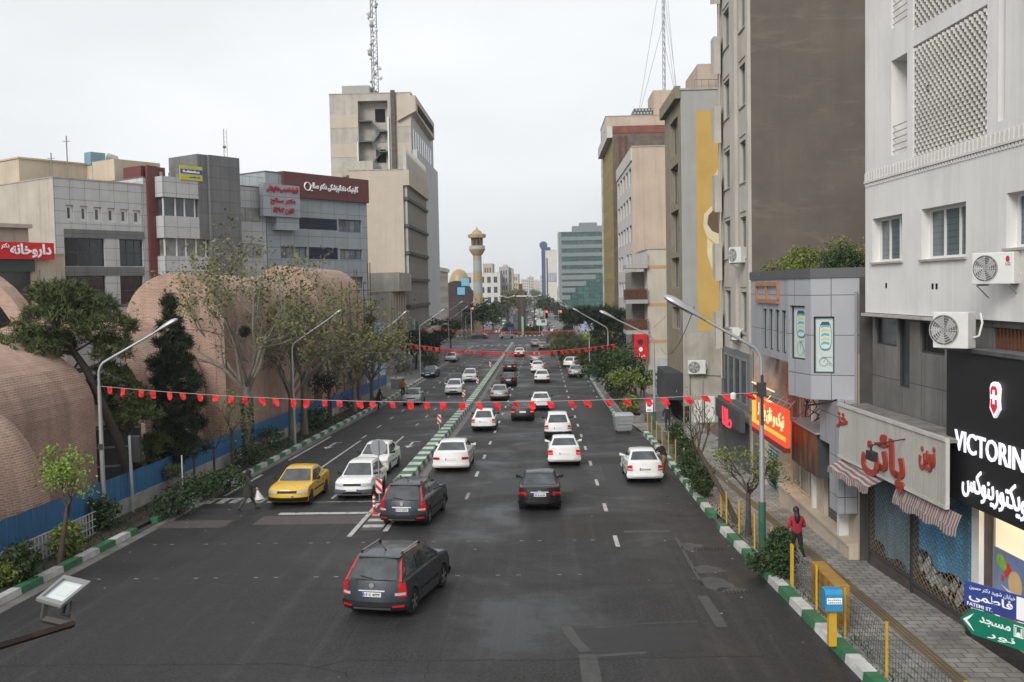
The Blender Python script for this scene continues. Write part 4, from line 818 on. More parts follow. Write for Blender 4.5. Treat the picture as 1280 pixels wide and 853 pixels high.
X0 = xat(768, 134); zt = zat(768, 158, 134); Ws_ = Wall((X0, 156), (X0, 134)); sw = grid(.8, 21, 2, zt - 3, 6, 8, .3, .4)
T, Wf, Ws = bldg('olive fronted block with an exposed dark brick side and rusty red coping', 'R', X0, X0 + 14, 134, 156, zt, M['drk_brick'], M['olive_r'], (), sw, 'frame_w', 'glass_l', 1, .15)
a = MB(); a.wbox(Wf, 0, 14, zt - .95, zt, .003, .06); T.part('coping_band', a, surf('rust_red_band', (.2, .075, .05), .9, .25, 1, blotch=.3)); a = MB()
for u in (.8, 1.6, 9.6, 10.2): a.wbox(Wf, u, u + .35, zt - 12, zt - 1.3, .003, .1)
T.part('steel_column', a, M['rust']); a = MB(); a.wbox(Ws, 0, Ws.L, zt - 1.5, zt, .003, .7); T.part('eaves_fascia', a, M['white_st'])
X0 = xat(753.5, 168); zt = zat(760, 146, 158); Ws_ = Wall((X0, 170), (X0, 158)); sw = grid(.8, 11.5, 3, zt - 1, 3, 10, .5, .5)
T, Wf, Ws = bldg('tall cream block with a penthouse and roof aerials behind the dark brick side', 'R', xat(760, 158), xat(760, 158) + 18, 158, 172, zt, M['pink_r'], M['white_st'], (), sw, 'frame_g', 'glass', 2, .2)
x0, x1 = xat(819, 160), xat(838, 160); a = MB(); a.box(x0, x1 + 2, 160, 168, zt + .13, zat(820, 113, 160)); T.part('penthouse', a, M['pink_r']); a = MB(); a.box(xat(795, 160), x0 - .1, 160, 166, zt + .13, zt + 1.5); T.part('roof_truss', a, tiled('lattice_steel', (.4, .4, .39), (.36, .36, .35), (.07, .07, .07), .5, .5, .12, .5, .6, .1))
def mast(name, label, base, h, wd, mat, step=1.2, dishes=0, guy=0, seed=1):
 T = Thing(name, label, 'antenna mast', base); b = Vector(base); a = MB(); rg = random.Random(seed); leg = [Vector((wd / 2 * math.cos(q), wd / 2 * math.sin(q), 0)) for q in (.5, 2.6, 4.7)]
 r = wd * .045
 for l in leg: a.tube([b + l, b + l * .8 + Vector((0, 0, h))], r * 1.3, 4)
 n = int(h / step)
 for i in range(n):
  for k in range(3):
   z0, z1 = i * step, (i + 1) * step; a.tube([b + leg[k] + Vector((0, 0, z0)), b + leg[(k + 1) % 3] + Vector((0, 0, z1))], r, 3, cap=False)
 T.part('lattice', a, mat)
 for i in range(dishes):
  z = h * (.06 + .9 * i / dishes); q = rg.uniform(0, 6.28); d = rg.uniform(.3, .62) * wd * .55; a = MB(); a.lathe([(d * .2, -.1), (d, .1), (d, .3), (d * .1, .32)], b + Vector((math.cos(q) * (wd * .5 + d * .7), math.sin(q) * (wd * .5 + d * .7), z)), 10, axis='y'); T.part('dish', a, M['white'] if i % 2 else M['frame_g'])
 for k in range(guy):
  q = .6 + k * 2.1; a = MB(); a.tube([b + Vector((0, 0, h * (.5 + .12 * k))), b + Vector((math.cos(q) * 4.5, math.sin(q) * 12, .5))], .035, 3); T.part('guy_wire', a, M['frame_g'])
 return T
mast('antenna_mast', 'thin guyed aerial mast rising from the cream block on the mural building side', (xat(833, 165), 165, zt + .13), 26, .55, M['frame_d'], 1.1, 0, 6)
M['green_glass'] = tiled('green_curtain_wall', (.02, .075, .065), (.045, .125, .105), (.03, .045, .045), 2.4, 1.6, .12, 0, .2, .35, bump=.1, spec=.7); M['grey_fr'] = surf('grey_stone_band', (.17, .19, .19), .6, .08, .6)
Y = 420; x0, x1 = xat(699, Y), xat(760, Y); zt = zat(720, 290, Y); T, Wf, Ws = bldg('green glass office block stepping down in grey frames beyond the crossing', 'R', x0, x1, Y, Y + 30, zt, M['green_glass'], M['white_st'], (), grid(1, 29, 2, zt, 5, 8, .5, .4))
a = MB()
for i, py in enumerate((296, 306, 316, 327, 337)): z = zat(720, py, Y); a.wbox(Wf, 0, Wf.L * (1 - .0 * i), z - 1.6, z, .003, .3)
for i, (py, k) in enumerate(((344, .75), (352, .55), (360, .33), (369, .22))): z = zat(720, py, Y); a.wbox(Wf, 0, Wf.L * k, z - 1.9, z, .003, .3)
a.wbox(Wf, 0, 1.2, zr(Y), zt, .003, .28); T.part('grey_band', a, M['grey_fr'])
a = MB(); a.box(x0 + 6, x1 - 2, Y + 3, Y + 14, zt + .13, zt + 2.6); a.box(x0 + 9, x1 - 4, Y + 4, Y + 12, zt + 2.61, zt + 4); T.part('plant_room', a, M['grey_fr'])
Y = 640; x0, x1 = xat(682, Y), xat(696.5, Y); zt = zat(690, 313, Y); T, Wf, Ws = bldg('slim white tower with a dark blue edge and rounded top sign', 'R', x0, x1, Y, Y + 22, zt, surf('tower_cream', (.5, .48, .43), .8, .05, .2), None, (), ())
a = MB(); a.box(x0 - 2.4, x0 - .01, Y - .3, Y + 22, zr(Y), zt); a.box(x0 - 2.4, x0 + 3.5, Y - .3, Y + 4, zt + .13, zt + 2); a.lathe([(2.6, 0), (2.6, 1.5)], (x0 - 1, Y - .5, zt + 3.2), 16, axis='y'); T.part('blue_edge', a, surf('tower_blue', (.05, .075, .15), .5, .1)); a = MB(); a.box(x0 + 1.6, x1 - .5, Y - .35, Y - .01, zat(690, 352, Y), zat(690, 341, Y)); T.part('billboard', a, surf('tower_panel', (.3, .31, .36), .6, .2, .3))
a = MB(); a.box(x0 + .8, x0 + 1.4, Y - .3, Y - .01, zr(Y), zt - 5); T.part('window_strip', a, M['glass_d'])
# ================================================================== left side of the avenue
M['clad_g'] = tiled('grey_composite_cladding', (.46, .465, .46), (.42, .425, .43), (.14, .14, .14), 1.35, 1.0, .02, 0, .45, .08, streak=.22, scol=(.15, .15, .15), bump=.15)
M['clad_d'] = tiled('dark_stone_cladding', (.15, .152, .155), (.13, .132, .135), (.05, .05, .05), 1.0, 1.1, .015, 0, .5, .12, streak=.3)
M['clad_b'] = tiled('blue_grey_cladding', (.30, .33, .35), (.275, .305, .325), (.09, .10, .105), 1.9, 1.25, .02, 0, .45, .06, streak=.15, scol=(.13, .14, .15), bump=.15)
M['maroon'] = tiled('maroon_cladding', (.13, .038, .036), (.12, .034, .032), (.07, .02, .02), 2.2, 1.1, .012, 0, .5, .1, bump=.1)
M['beige_r'] = surf('beige_render', (.47, .395, .295), .9, .1, .5, streak=.35, scol=(.2, .16, .12), blotch=.15); M['beige_d'] = surf('dull_beige_render', (.42, .375, .315), .9, .1, .4, streak=.4, scol=(.17, .15, .125), blotch=.2)
WD = Wall((-19.7 - .68 * 42, 111 - 42), (-19.7, 111))
def wb(label, W, u0, u1, dp, zt, wm, wins=(), fm='frame_g', pm='glass', nx=2, depth=.2, lm=None, name='building', coping='sill', zb=-4.2):
 T = Thing(name, label, 'building', W.P((u0 + u1) / 2, zr(W.P(u0, 0)[1]), -dp / 2)); a = MB(); facade(a, W, u0, u1, zb, zt, list(wins), depth); T.part('front_wall', a, wm)
 a = MB(); P = W.P; a.quad(P(u0, zb, -dp), P(u0, zb), P(u0, zt), P(u0, zt, -dp)); T.part('side_wall', a, lm or wm)
 a = MB(); a.quad(P(u1, zb), P(u1, zb, -dp), P(u1, zt, -dp), P(u1, zt)); a.quad(P(u1, zb, -dp), P(u0, zb, -dp), P(u0, zt, -dp), P(u1, zt, -dp)); T.part('rear_wall', a, wm)
 a = MB(); a.wbox(W, u0 - .05, u1 + .05, zt, zt + .1, -dp - .05, .05); T.part('roof', a, M[coping])
 for h in wins: window(T, W, h, M[fm], M[pm], nx, 1, depth)
 return T
U = lambda px: WD.hit(px, 300)[0]
Zd = lambda px, py: WD.hit(px, py)[1]
def wrect(x0, x1, yt, yb): return WD.rect(x0, x1, yt, yb)
wins = [wrect(x, x + 9.5, 256 + i * 1.35, 276 + i * .85) for i, x in enumerate((82, 100, 117, 134, 150, 166))]
big = [wrect(80, 130.5, 297, 333), wrect(149, 178.5, 299, 333), wrect(82, 132, 345, 382), wrect(150, 179, 345, 382)]
T = wb('grey panelled office with six small framed windows and dark glazing below', WD, U(69), U(181), 24, Zd(69, 222.5), M['clad_g'], [], lm=M['beige_d'])
bpy.data.objects.remove(T.o.children[0]); a = MB(); facade(a, WD, U(69), U(181), -4.2, Zd(69, 222.5), wins + big, .25); T.part('front_wall', a, M['clad_g'])
for h in wins: window(T, WD, h, M['frame_w'], M['glass'], 1, 1, .25, .22)
for h in big: window(T, WD, h, M['frame_d'], M['glass_d'], 5 if h[1] - h[0] > 4.5 else 3, 2, .25, .07)
a = MB()
for y0, y1 in ((286, 296.5), (333.5, 344.5), (382.5, 386)): r = wrect(79.5, 179.5, y0, y1); a.wbox(WD, r[0], r[1], r[2], r[3], .003, .05)
T.part('dark_spandrel', a, M['clad_d'])
Wp = WD.off(-9); ph0, ph1 = Wp.hit(24, 215)[0], Wp.hit(139, 215)[0]; zt = Zd(69, 222.5) + .12; a = MB(); a.wbox(Wp, ph0, ph1, zt, Wp.hit(62, 202)[1], -9, 0); a.wbox(Wp, ph0 - .1, ph1 + .1, Wp.hit(62, 202)[1] + .002, Wp.hit(62, 202)[1] + .15, -9.1, .1); T.part('penthouse', a, M['beige_r'])
C_ = Thing('air_cooler', 'blue and grey rooftop cooler with a bent duct on the panelled office', 'air cooler', Wp.P(Wp.hit(117, 205)[0], Wp.hit(62, 202)[1] + .2, 1)); u = Wp.hit(107, 205)[0]; z = Wp.hit(107, 207)[1]; a = MB(); a.wbox(Wp, u, u + 1.5, z, z + 1.2, -.2, .9); a.wbox(Wp, u + .1, u + .2, zt, z, .9, 1.0, 0); a.wbox(Wp, u + 1.7, u + 1.8, zt, z, .9, 1.0); C_.part('casing', a, surf('cooler_blue', (.15, .27, .33), .6, .15, 2))
a = MB(); a.tube([Wp.P(u + 1.9, z + .9, .6), Wp.P(u + 2.6, z + .8, .7), Wp.P(u + 2.9, z - .2, .8), Wp.P(u + 2.9, zt, .9)], .38, 10); C_.part('duct', a, M['steel'], smooth=60)
for px, h_ in ((82, 2.9), (62, 1.2)):
 a = MB(); p = Wp.P(Wp.hit(px, 205)[0], zt, .3); a.tube([p, (p[0], p[1], p[2] + h_ + 2)], .06, 5); a.tube([(p[0] - .35, p[1], p[2] + h_ + 1.5), (p[0] + .35, p[1], p[2] + h_ + 1.5)], .03, 4); T.part('aerial', a, M['frame_g'])
We = WD.off(3); e = lambda px, py: We.hit(px, py)
T = wb('low beige pharmacy building beside the grey panelled office', We, e(-60, 300)[0], e(81, 330)[0], 3, e(20, 318)[1], M['beige_r'], [], 'frame_d', 'glass_d', 4)
a = MB(); u0, z0 = e(-60, 345); u1, _ = e(38, 300); a.wbox(We, u0, u1, e(20, 318)[1], e(20, 285)[1], -2, -.25); a.wbox(We, u0, u1 + .1, e(20, 285)[1] + .002, e(20, 283)[1] + .18, -2, .2); T.part('upper_wall', a, M['beige_d'])
a = MB(); z = e(20, 340)[1]; a.wbox(We, u0, e(41, 330)[0], z, e(20, 324)[1], .003, .3); T.part('green_fascia', a, plain('dark_green_metal', (.025, .045, .04), .5)); a = MB(); a.wbox(We, u0, e(38, 360)[0], zr(80), z - .02, .003, .08); T.part('shop_window', a, M['glass_d']); a = MB(); a.wbox(We, e(50, 350)[0], e(79, 350)[0], zr(80), e(60, 338)[1], .003, .1); T.part('doorway', a, M['beige_d'])
S = Thing('shop_sign', 'long red pharmacy sign with white Persian lettering', 'sign', We.P(u0 + 4, z + 1, .3)); za, zb = e(30, 324.5)[1], e(30, 303.5)[1]; a = MB(); ur = e(63.5, 315)[0]; a.wbox(We, u0, ur, za, zb, .31, .5); S.part('board', a, M['red_sign'])
a = MB(); text_on(a, We, 'داروخانه', e(8.5, 315)[0], ur - .25, za + .12, zb - .1, .505, .06, .03); text_on(a, We, 'دکتر', e(-3, 308)[0], e(7, 308)[0], za + .75, zb - .1, .505, .06, .02); S.part('lettering', a, M['sign_white'])
T = wb('grey bay-fronted office with a maroon strip and a dark stone tower', WD, U(181.5), U(333), 14, Zd(200, 224), M['clad_g'], [], coping='roof')
a = MB(); r = wrect(181.5, 194, 207, 400); a.wbox(WD, r[0], r[1], -3, r[3], .003, .25); T.part('maroon_strip', a, M['maroon'])
a = MB(); a.wbox(WD, U(182), U(212), Zd(200, 224), Zd(182, 207), -3, -.3); T.part('maroon_parapet', a, M['maroon']); a = MB()
for i in range(4): a.wbox(WD, U(194) + i * .9, U(194) + i * .9 + .25, Zd(200, 222), Zd(194, 214), -.29, -.2)
T.part('pale_fin', a, M['sill'])
Wf2 = WD.off(1.3); a = MB(); bays = []
zz = [Zd(220, y) for y in (224, 249, 272, 299, 321, 345, 372)]
for k in (0, 2, 4): a.wbox(WD, U(194.2), U(251), zz[k + 1], zz[k], .26 if False else .003, 1.3)
T.part('bay_band', a, M['clad_g'])
for k in (1, 3, 5):
 h = (U(197.5), U(249), zz[k + 1] + .003, zz[k] - .003, .0); f = MB()
 for t in (0, .28, .5, .75, 1): x = h[0] + (h[1] - h[0]) * t; f.wbox(WD, x - .06, x + .06, h[2], h[3], .9, 1.0)
 o = T.part('window', f, M['frame_w'] if k < 5 else M['frame_d']); p = MB(); p.quad(*[WD.P(u, z, .93) for u, z in ((h[0], h[2]), (h[1], h[2]), (h[1], h[3]), (h[0], h[3]))]); p.quad(WD.P(h[0], h[2], .0), WD.P(h[0], h[2], .93), WD.P(h[0], h[3], .93), WD.P(h[0], h[3], .0)); T.part('pane', p, M['glass'] if k == 1 else M['glass_l'], o)
a = MB(); a.wbox(WD, U(251.2), U(289), -3, Zd(251, 196), .003, 1.6); a.wbox(WD, U(239), U(251.1), Zd(240, 300), Zd(239, 194.5), -3, 1.31); T.part('stone_tower', a, M['clad_d'])
a = MB(); a.wbox(WD, U(183), U(240), Zd(200, 224) + .13, Zd(200, 195), -9, -4.5); T.part('penthouse', a, M['beige_r'])
a = MB(); z3 = [Zd(300, y) for y in (259, 276, 304, 321)]
for k in (0, 2):
 h = (U(290), U(325), z3[k + 1], z3[k], 0); f = MB(); 
 f.wbox(WD, h[0], h[1], h[2] + .01, h[2] + .09, .004, .07); f.wbox(WD, h[0], h[1], h[3] - .09, h[3] - .01, .004, .07)
 for t in (0, .25, .5, .75, 1): x = h[0] + (h[1] - h[0]) * t; f.wbox(WD, x - .06, x + .06, h[2], h[3], .003, .08)
 o = T.part('window', f, M['frame_g']); p = MB(); p.wbox(WD, h[0], h[1], h[2], h[3], .003, .04); T.part('pane', p, M['glass_l'], o)
a = MB()
for i in range(8): u = U(290) + i * .9; a.tube([WD.P(u, Zd(200, 224) + .1, -.4), WD.P(u, Zd(200, 224) + 1.1, -.4)], .03, 4)
a.tube([WD.P(U(290), Zd(200, 224) + 1.1, -.4), WD.P(U(290) + 6.4, Zd(200, 224) + 1.1, -.4)], .03, 4); T.part('roof_railing', a, M['steel'])
S = Thing('banner', 'yellow rooftop banner with a blue band of white writing', 'banner', WD.P(U(225), Zd(220, 228), 1.2)); a = MB(); r = wrect(213, 241, 208, 226); a.wbox(WD, r[0], r[1], r[2], r[3], 1.32, 1.38); S.part('cloth', a, surf('banner_yellow', (.5, .47, .06), .7, .1, 1)); a = MB(); hz = r[3] - r[2]; a.wbox(WD, r[0] + .05, r[1] - .02, r[2] + hz * .44, r[2] + hz * .76, 1.382, 1.386, 0)
rs_ = random.Random(2)
for i in range(16): u = r[0] + .3 + i * (r[1] - r[0] - .6) / 16; a.wbox(WD, u, u + .1, r[2] + hz * .53, r[2] + hz * rs_.uniform(.6, .7), 1.39, 1.392, 1); a.wbox(WD, u, u + .12, r[2] + hz * .18, r[2] + hz * rs_.uniform(.22, .3), 1.383, 1.386, 0) if i > 5 else None
S.part('marks', a, [plain('banner_blue', (.02, .05, .3), .6), M['sign_white']])
T = wb('blue-grey clinic with a maroon parapet band and red letters on its bay', WD, U(334), U(459.5), 16, Zd(400, 222), M['clad_b'], [], coping='roof')
bpy.data.objects.remove(T.o.children[0]); ww = [wrect(423, 452, 274, 290), wrect(350.5, 384, 308, 323), wrect(425, 453, 311.5, 324.5), wrect(424.5, 454, 346, 360.5), wrect(433, 455, 383.5, 398)]; lv = [wrect(370.5, 421.5, 271.5, 286), wrect(386, 422.5, 309, 324), wrect(402, 423, 346, 360.5)]
a = MB(); facade(a, WD, U(334), U(459.5), -4.2, Zd(400, 222), ww + lv, .25); T.part('front_wall', a, M['clad_b'])
for h in ww: window(T, WD, h, M['frame_b'], M['glass_l'], 4, 1, .25, .1)
for h in lv:
 a = MB(); z = h[2] + .03
 while z < h[3] - .1: a.wbox(WD, h[0] + .02, h[1] - .02, z, z + .1, -.2, -.05); z += .2
 a.wbox(WD, h[0], h[1], h[2], h[3], -.25, -.24); T.part('louvre', a, plain('louvre_blue', (.022, .035, .075), .5))
a = MB(); a.wbox(WD, U(354), U(459.8), Zd(400, 249.5), Zd(400, 221.2) + .15, .003, .35); a.wbox(WD, U(354), U(459.8), Zd(400, 249.5), Zd(400, 221.2) + .15, -16.1, -.003); T.part('maroon_band', a, M['maroon'])
a = MB(); z0, z1 = Zd(412, 242), Zd(412, 231); text_on(a, WD, 'کلینیک دندانپزشکی دکتر صالح', U(386), U(446), z0, z1, .353, .1, .03); c_ = (U(383), (z0 + z1) / 2); a.tube([WD.P(c_[0] + .42 * math.cos(i * .4), c_[1] + .42 * math.sin(i * .4), .42) for i in range(17)], .07, 4); T.part('white_lettering', a, M['sign_white'])
a = MB(); a.wbox(WD, U(323), U(368), Zd(345, 272), Zd(345, 232), .36, 1.0); a.wbox(WD, U(340), U(368), Zd(345, 288), Zd(345, 272.5), .003, .8); T.part('sign_bay', a, M['clad_b'])
a = MB(); 
for s_, x0, x1, y0, y1 in (('کلینیک تخصصی دندانپزشکی', 327, 366, 243, 234), ('دکتر صالح', 331, 362, 257, 249), ('تلفن ۵۴۹۰۴', 334, 360, 269, 260)): text_on(a, WD, s_, U(x0), U(x1), Zd(345, y0), Zd(345, y1), 1.003, .1, .03)
T.part('red_lettering', a, plain('clinic_red', (.35, .02, .04), .5))
a = MB(); a.wbox(WD, U(306) - 3, U(353), Zd(330, 232), Zd(340, 222), -12, -5); T.part('penthouse', a, M['beige_r']); a = MB()
mast('antenna_mast', 'small red and white lattice aerial on the clinic roof', WD.P(U(341), Zd(340, 222), -7), 5.6, .5, M['white'], .5, 3, 0, 5)
M['conc'] = surf('stained_concrete', (.40, .37, .325), .95, .14, .6, streak=.5, scol=(.19, .17, .145), blotch=.25, bump=.1); M['beige_b'] = surf('sand_render', (.44, .385, .315), .95, .07, .4, streak=.22, scol=(.26, .2, .14), blotch=.12)
X1 = -19.7; sw = [(1.2 + i * 2.35, 2.35 + i * 2.35, .2, 4.9) for i in range(6)] + [(1.2 + i * 2.35, 2.35 + i * 2.35, -1.9 + .1, -.4) for i in range(6)]
T, Wf, Ws = bldg('low concrete block with tall slit windows between piers before the beige block', 'L', xat(461, 125), X1, 125, 141.5, zat(480, 366, 125), M['conc'], M['beige_b'], (), sw, 'frame_d', 'glass_d', 1, .4)
a = MB()
for i in range(7): u = .1 + i * 2.35; a.wbox(Ws, u, u + .9, zr(140), zat(480, 366, 125) - .1, .003, .3)
T.part('pier', a, M['beige_b']); a = MB(); a.box(xat(461, 129), xat(499, 129), 129, 141, zat(480, 366, 125) + .13, zat(480, 341, 129)); T.part('upper_storey', a, M['conc'])
a = MB(); a.wbox(Ws, 3, 15.5, -2.3 + .5, -2.3 + 2.0, .31, 1.0); T.part('shop_canopy', a, M['steel']); a = MB()
for i in range(3): a.wbox(Ws, .6 + i * 5.2, 4.8 + i * 5.2, zr(130) + .1, -2.2, .305, .34)
T.part('roller_shutter', a, rs)
for lab, u, z, wd, ht, mt in (('mustard banner on the piers of the low concrete block', 5.8, 1.1, 4.2, 1.6, surf('mustard', (.3, .24, .07), .7, .2, 1)), ('dark notice board on the piers of the low concrete block', 7.0, 2.9, 2.3, 1.1, M['clad_d'])):
 a = MB(); a.wbox(Ws, u, u + wd, z, z + ht, .32, .5); tag(a.build('sign_board', mt), lab, 'sign')
zt = zat(507.6, 212.2, 142); nf = 7; fl = [(zat(510, y, 143)) for y in (245, 280, 315, 350, 385, 420)]; sw = []
Ws_ = Wall((X1, 142), (X1, 167)); zb_ = zat(512, 383, 143); fh = (zat(509, 249, 143) - zat(512, 383, 143)) / 4
for j in range(-1, 6):
 for i in range(8): u = 1.1 + i * 2.95; sw.append((u, u + 1.5, zb_ + j * fh + .5, zb_ + (j + 1) * fh - .45))
T, Wf, Ws = bldg('tall beige block with a blank stained side wall and finned street front', 'L', xat(440, 142), X1, 142, 167, zt, M['beige_b'], M['conc'], (), sw, 'frame_g', 'glass', 1, .3)
a = MB()
for j in range(-1, 6): a.wbox(Ws, .2, Ws.L - .1, zb_ + j * fh - .22, zb_ + j * fh + .22, .003, .7)
T.part('floor_band', a, surf('band_dark', (.085, .08, .075), .9, .2)); a = MB()
for j in range(-1, 6):
 for i in range(17): u = .5 + i * 1.475; a.wbox(Ws, u, u + .2, zb_ + j * fh + .23, zb_ + (j + 1) * fh - .23, .003, .5)
T.part('fin', a, surf('fin_pale', (.42, .40, .37), .9, .15, 1, streak=.3)); a = MB(); a.wbox(Ws, 0, Ws.L, zt - 2.2, zt, .003, .9); T.part('parapet', a, M['beige_b'])
a = MB(); a.wbox(Ws, 1, Ws.L + 20, 1.0, 1.6, .02, 1.6); a.wbox(Ws, 1, Ws.L + 20, -1.4, 1.0, .01, .25); T.part('shop_canopy', a, M['conc'])
for i in range(7):
 a = MB(); a.wbox(Ws, 1.4 + i * 3.3, 4.3 + i * 3.3, zr(150) - .2, -1.45, .003, .12); T.part('roller_shutter', a, [rs, M['glass_d'], surf('slate_shutter', (.07, .07, .07))][i % 3])
a = MB(); a.box(xat(431, 150), xat(470, 150), 150, 158, zt + .13, zt + 2.4); a.box(xat(436, 149), xat(460, 149), 148.5, 149.9, zt + .13, zt + 1.0); T.part('plant_room', a, M['conc'])
for lab, y0, z, w_, h_, mt in (('teal banner on the finned beige block', 148, .9, 4.5, 2.4, surf('teal_banner', (.09, .17, .16), .7, .2, 1)), ('pale projecting sign on the corner of the finned block', 143, 1.5, 1.2, 2.2, M['clad_g']), ('yellow shop panel on the street front of the finned block', 156, -1.2, 3, 1.6, surf('mustard', (.3, .24, .07)))):
 a = MB(); a.wbox(Ws, y0 - 142, y0 - 142 + w_, z, z + h_, .72, .95); tag(a.build('sign_board', mt), lab, 'sign')
Y = 168; x0, x1 = xat(416.5, Y, 300), -21.7; zt = zat(450, 117.5, Y); Wt = Wall((x0, Y), (x1, Y)); ur0, ur1 = Wt.hit(449, 200)[0], Wt.hit(486, 200)[0]
hole = (ur0, ur1, -5, zt - 1.2, 1.8)
T, Wf, Ws = bldg('tall banded concrete tower with an open zigzag fire stair and a roof mast', 'L', x0, x1, Y, 202, zt, M['conc'], surf('grey_render', (.42, .42, .41), .9, .07, .3, streak=.25), (), (), coping='conc')
for ch in list(T.o.children):
 if ch.name.startswith('front_wall'): bpy.data.objects.remove(ch)
a = MB(); facade(a, Wf, 0, Wf.L, -5, zt, [hole], 1.8); a.quad(*[Wf.P(u, z, -1.8) for u, z in ((ur0, -5), (ur1, -5), (ur1, hole[3]), (ur0, hole[3]))]); T.part('front_wall', a, M['conc'])
a = MB(); zz = zt - 3.4
while zz > 10:
 for q in ((0, ur0 - .02), (ur1 + 1.6, Wf.L)): a = MB(); a.wbox(Wf, q[0], q[1], zz - 2.2, zz, .003, .04); T.part('pale_band', a, M['beige_b'])
 zz -= 4.9
st = MB(); rl_ = MB(); k = 0; zz = zt - 4.6
while zz > 8:
 a0, a1 = (ur0 + .3, ur0 + 1.8); b0 = ur1 - 1.3
 st.wbox(Wf, ur0 + .1, ur0 + 2.2, zz, zz + .22, -1.75, -.1); st.wbox(Wf, ur1 - 1.5, ur1 - .1, zz - 1.75, zz - 1.55, -1.75, -.1)
 for (ua, za), (ub2, zb2), o0, o1 in (((ur0 + 2.2, zz), (ur1 - 1.5, zz - 1.7), -.8, -.15), ((ur0 + 2.2, zz - 3.4), (ur1 - 1.5, zz - 1.7), -1.7, -1.0)):
  st.hexa([Wf.P(ua, za - .15, o1), Wf.P(ub2, zb2 - .15, o1), Wf.P(ub2, zb2 - .15, o0), Wf.P(ua, za - .15, o0), Wf.P(ua, za + .2, o1), Wf.P(ub2, zb2 + .2, o1), Wf.P(ub2, zb2 + .2, o0), Wf.P(ua, za + .2, o0)])
  for d in (.55, 1.0): rl_.tube([Wf.P(ua, za + d, o1), Wf.P(ub2, zb2 + d, o1)], .035, 4)
 for d in (.5, .8, 1.1): rl_.tube([Wf.P(ur0 + .1, zz + .2 + d, -.12), Wf.P(ur0 + 2.2, zz + .2 + d, -.12)], .03, 4)
 zz -= 3.4
o = T.part('fire_stair', st, surf('stair_green', (.075, .105, .095), .7, .2, 1)); T.part('railing', rl_, M['frame_g'], o)
zz = zt - 4.6; i = 0
while zz > 8:
 a = MB(); a.wbox(Wf, ur0 + 2.6, ur0 + 4.3, zz + .1, zz + 2.3, -1.79, -1.7); T.part('stair_door', a, M['dark'] if i % 2 == 0 else M['glass_l']); zz -= 3.4; i += 1
a = MB(); a.wbox(Wf, ur1 + .6, ur1 + 1.3, -4, zt + .4, .003, .5); T.part('service_duct', a, surf('duct_rust', (.10, .085, .075), .9, .3, 2)); a = MB(); a.wbox(Wf, ur1 - .05, ur1 + .2, -4, zt - 4, .003, .3); a.wbox(Wf, ur0 - .25, ur0 - .05, -4, zt - 8, .003, .3); T.part('stair_post', a, M['white'])
bx1 = xat(516, Y - 1); zA = zat(505, 120.5, Y); zB = zat(505, 149, Y); a = MB(); a.hexa([(xat(502, Y), Y - .6, zB - .4), (x1 + .92, Y - .6, zB + 1.2), (x1 + .92, 196, zB + .6), (xat(502, Y), 196, zB - .4), (xat(502, Y), Y - .6, zA), (x1 + .92, Y - .6, zA), (x1 + .92, 196, zA), (xat(502, Y), 196, zA)]); T.part('overhang', a, M['beige_b'])
a = MB(); a.box(x1 + .9, x1 + .95, Y + 2, 194, (zA + zB) / 2 - .5, (zA + zB) / 2 + .9); T.part('ribbon_window', a, M['dark']); a = MB(); Wov = Wall((x1, Y), (x1, 198))
for i in range(9): a.wbox(Wov, 1 + i * 3.2, 3.3 + i * 3.2, zB - 5.5, zB - 1.3, .003, .1)
T.part('window_bay', a, M['glass_d']); a = MB(); zc = zat(518, 187, Y); a.box(x1 + .01, x1 + .9, Y + .2, 201, -3, zc); T.part('street_screen', a, surf('grey_render', (.36, .36, .35)))
a = MB(); a.box(xat(434, Y + 4), xat(468, Y + 4), Y + 4, Y + 14, zt + .13, zt + 2.2); T.part('plant_room', a, M['grey_paint'])
mast('antenna_mast', 'tall lattice mast hung with white dishes on the concrete tower', (xat(475, Y + 6), Y + 6, zt + .13), 23, 1.3, M['frame_g'], 1.1, 26, 0, 3)
M['vault'] = tiled('pink_brick', (.43, .26, .195), (.32, .185, .135), (.50, .40, .33), .25, .085, .013, .5, .9, .16, streak=.5, scol=(.19, .125, .095), blotch=.35, bump=.6)
def arch(Xc, a, zs, b, zg, n=22): return [(Xc + a, zg)] + [(Xc + a * math.cos(math.pi * i / n), zs + b * math.sin(math.pi * i / n)) for i in range(n + 1)] + [(Xc - a, zg)]
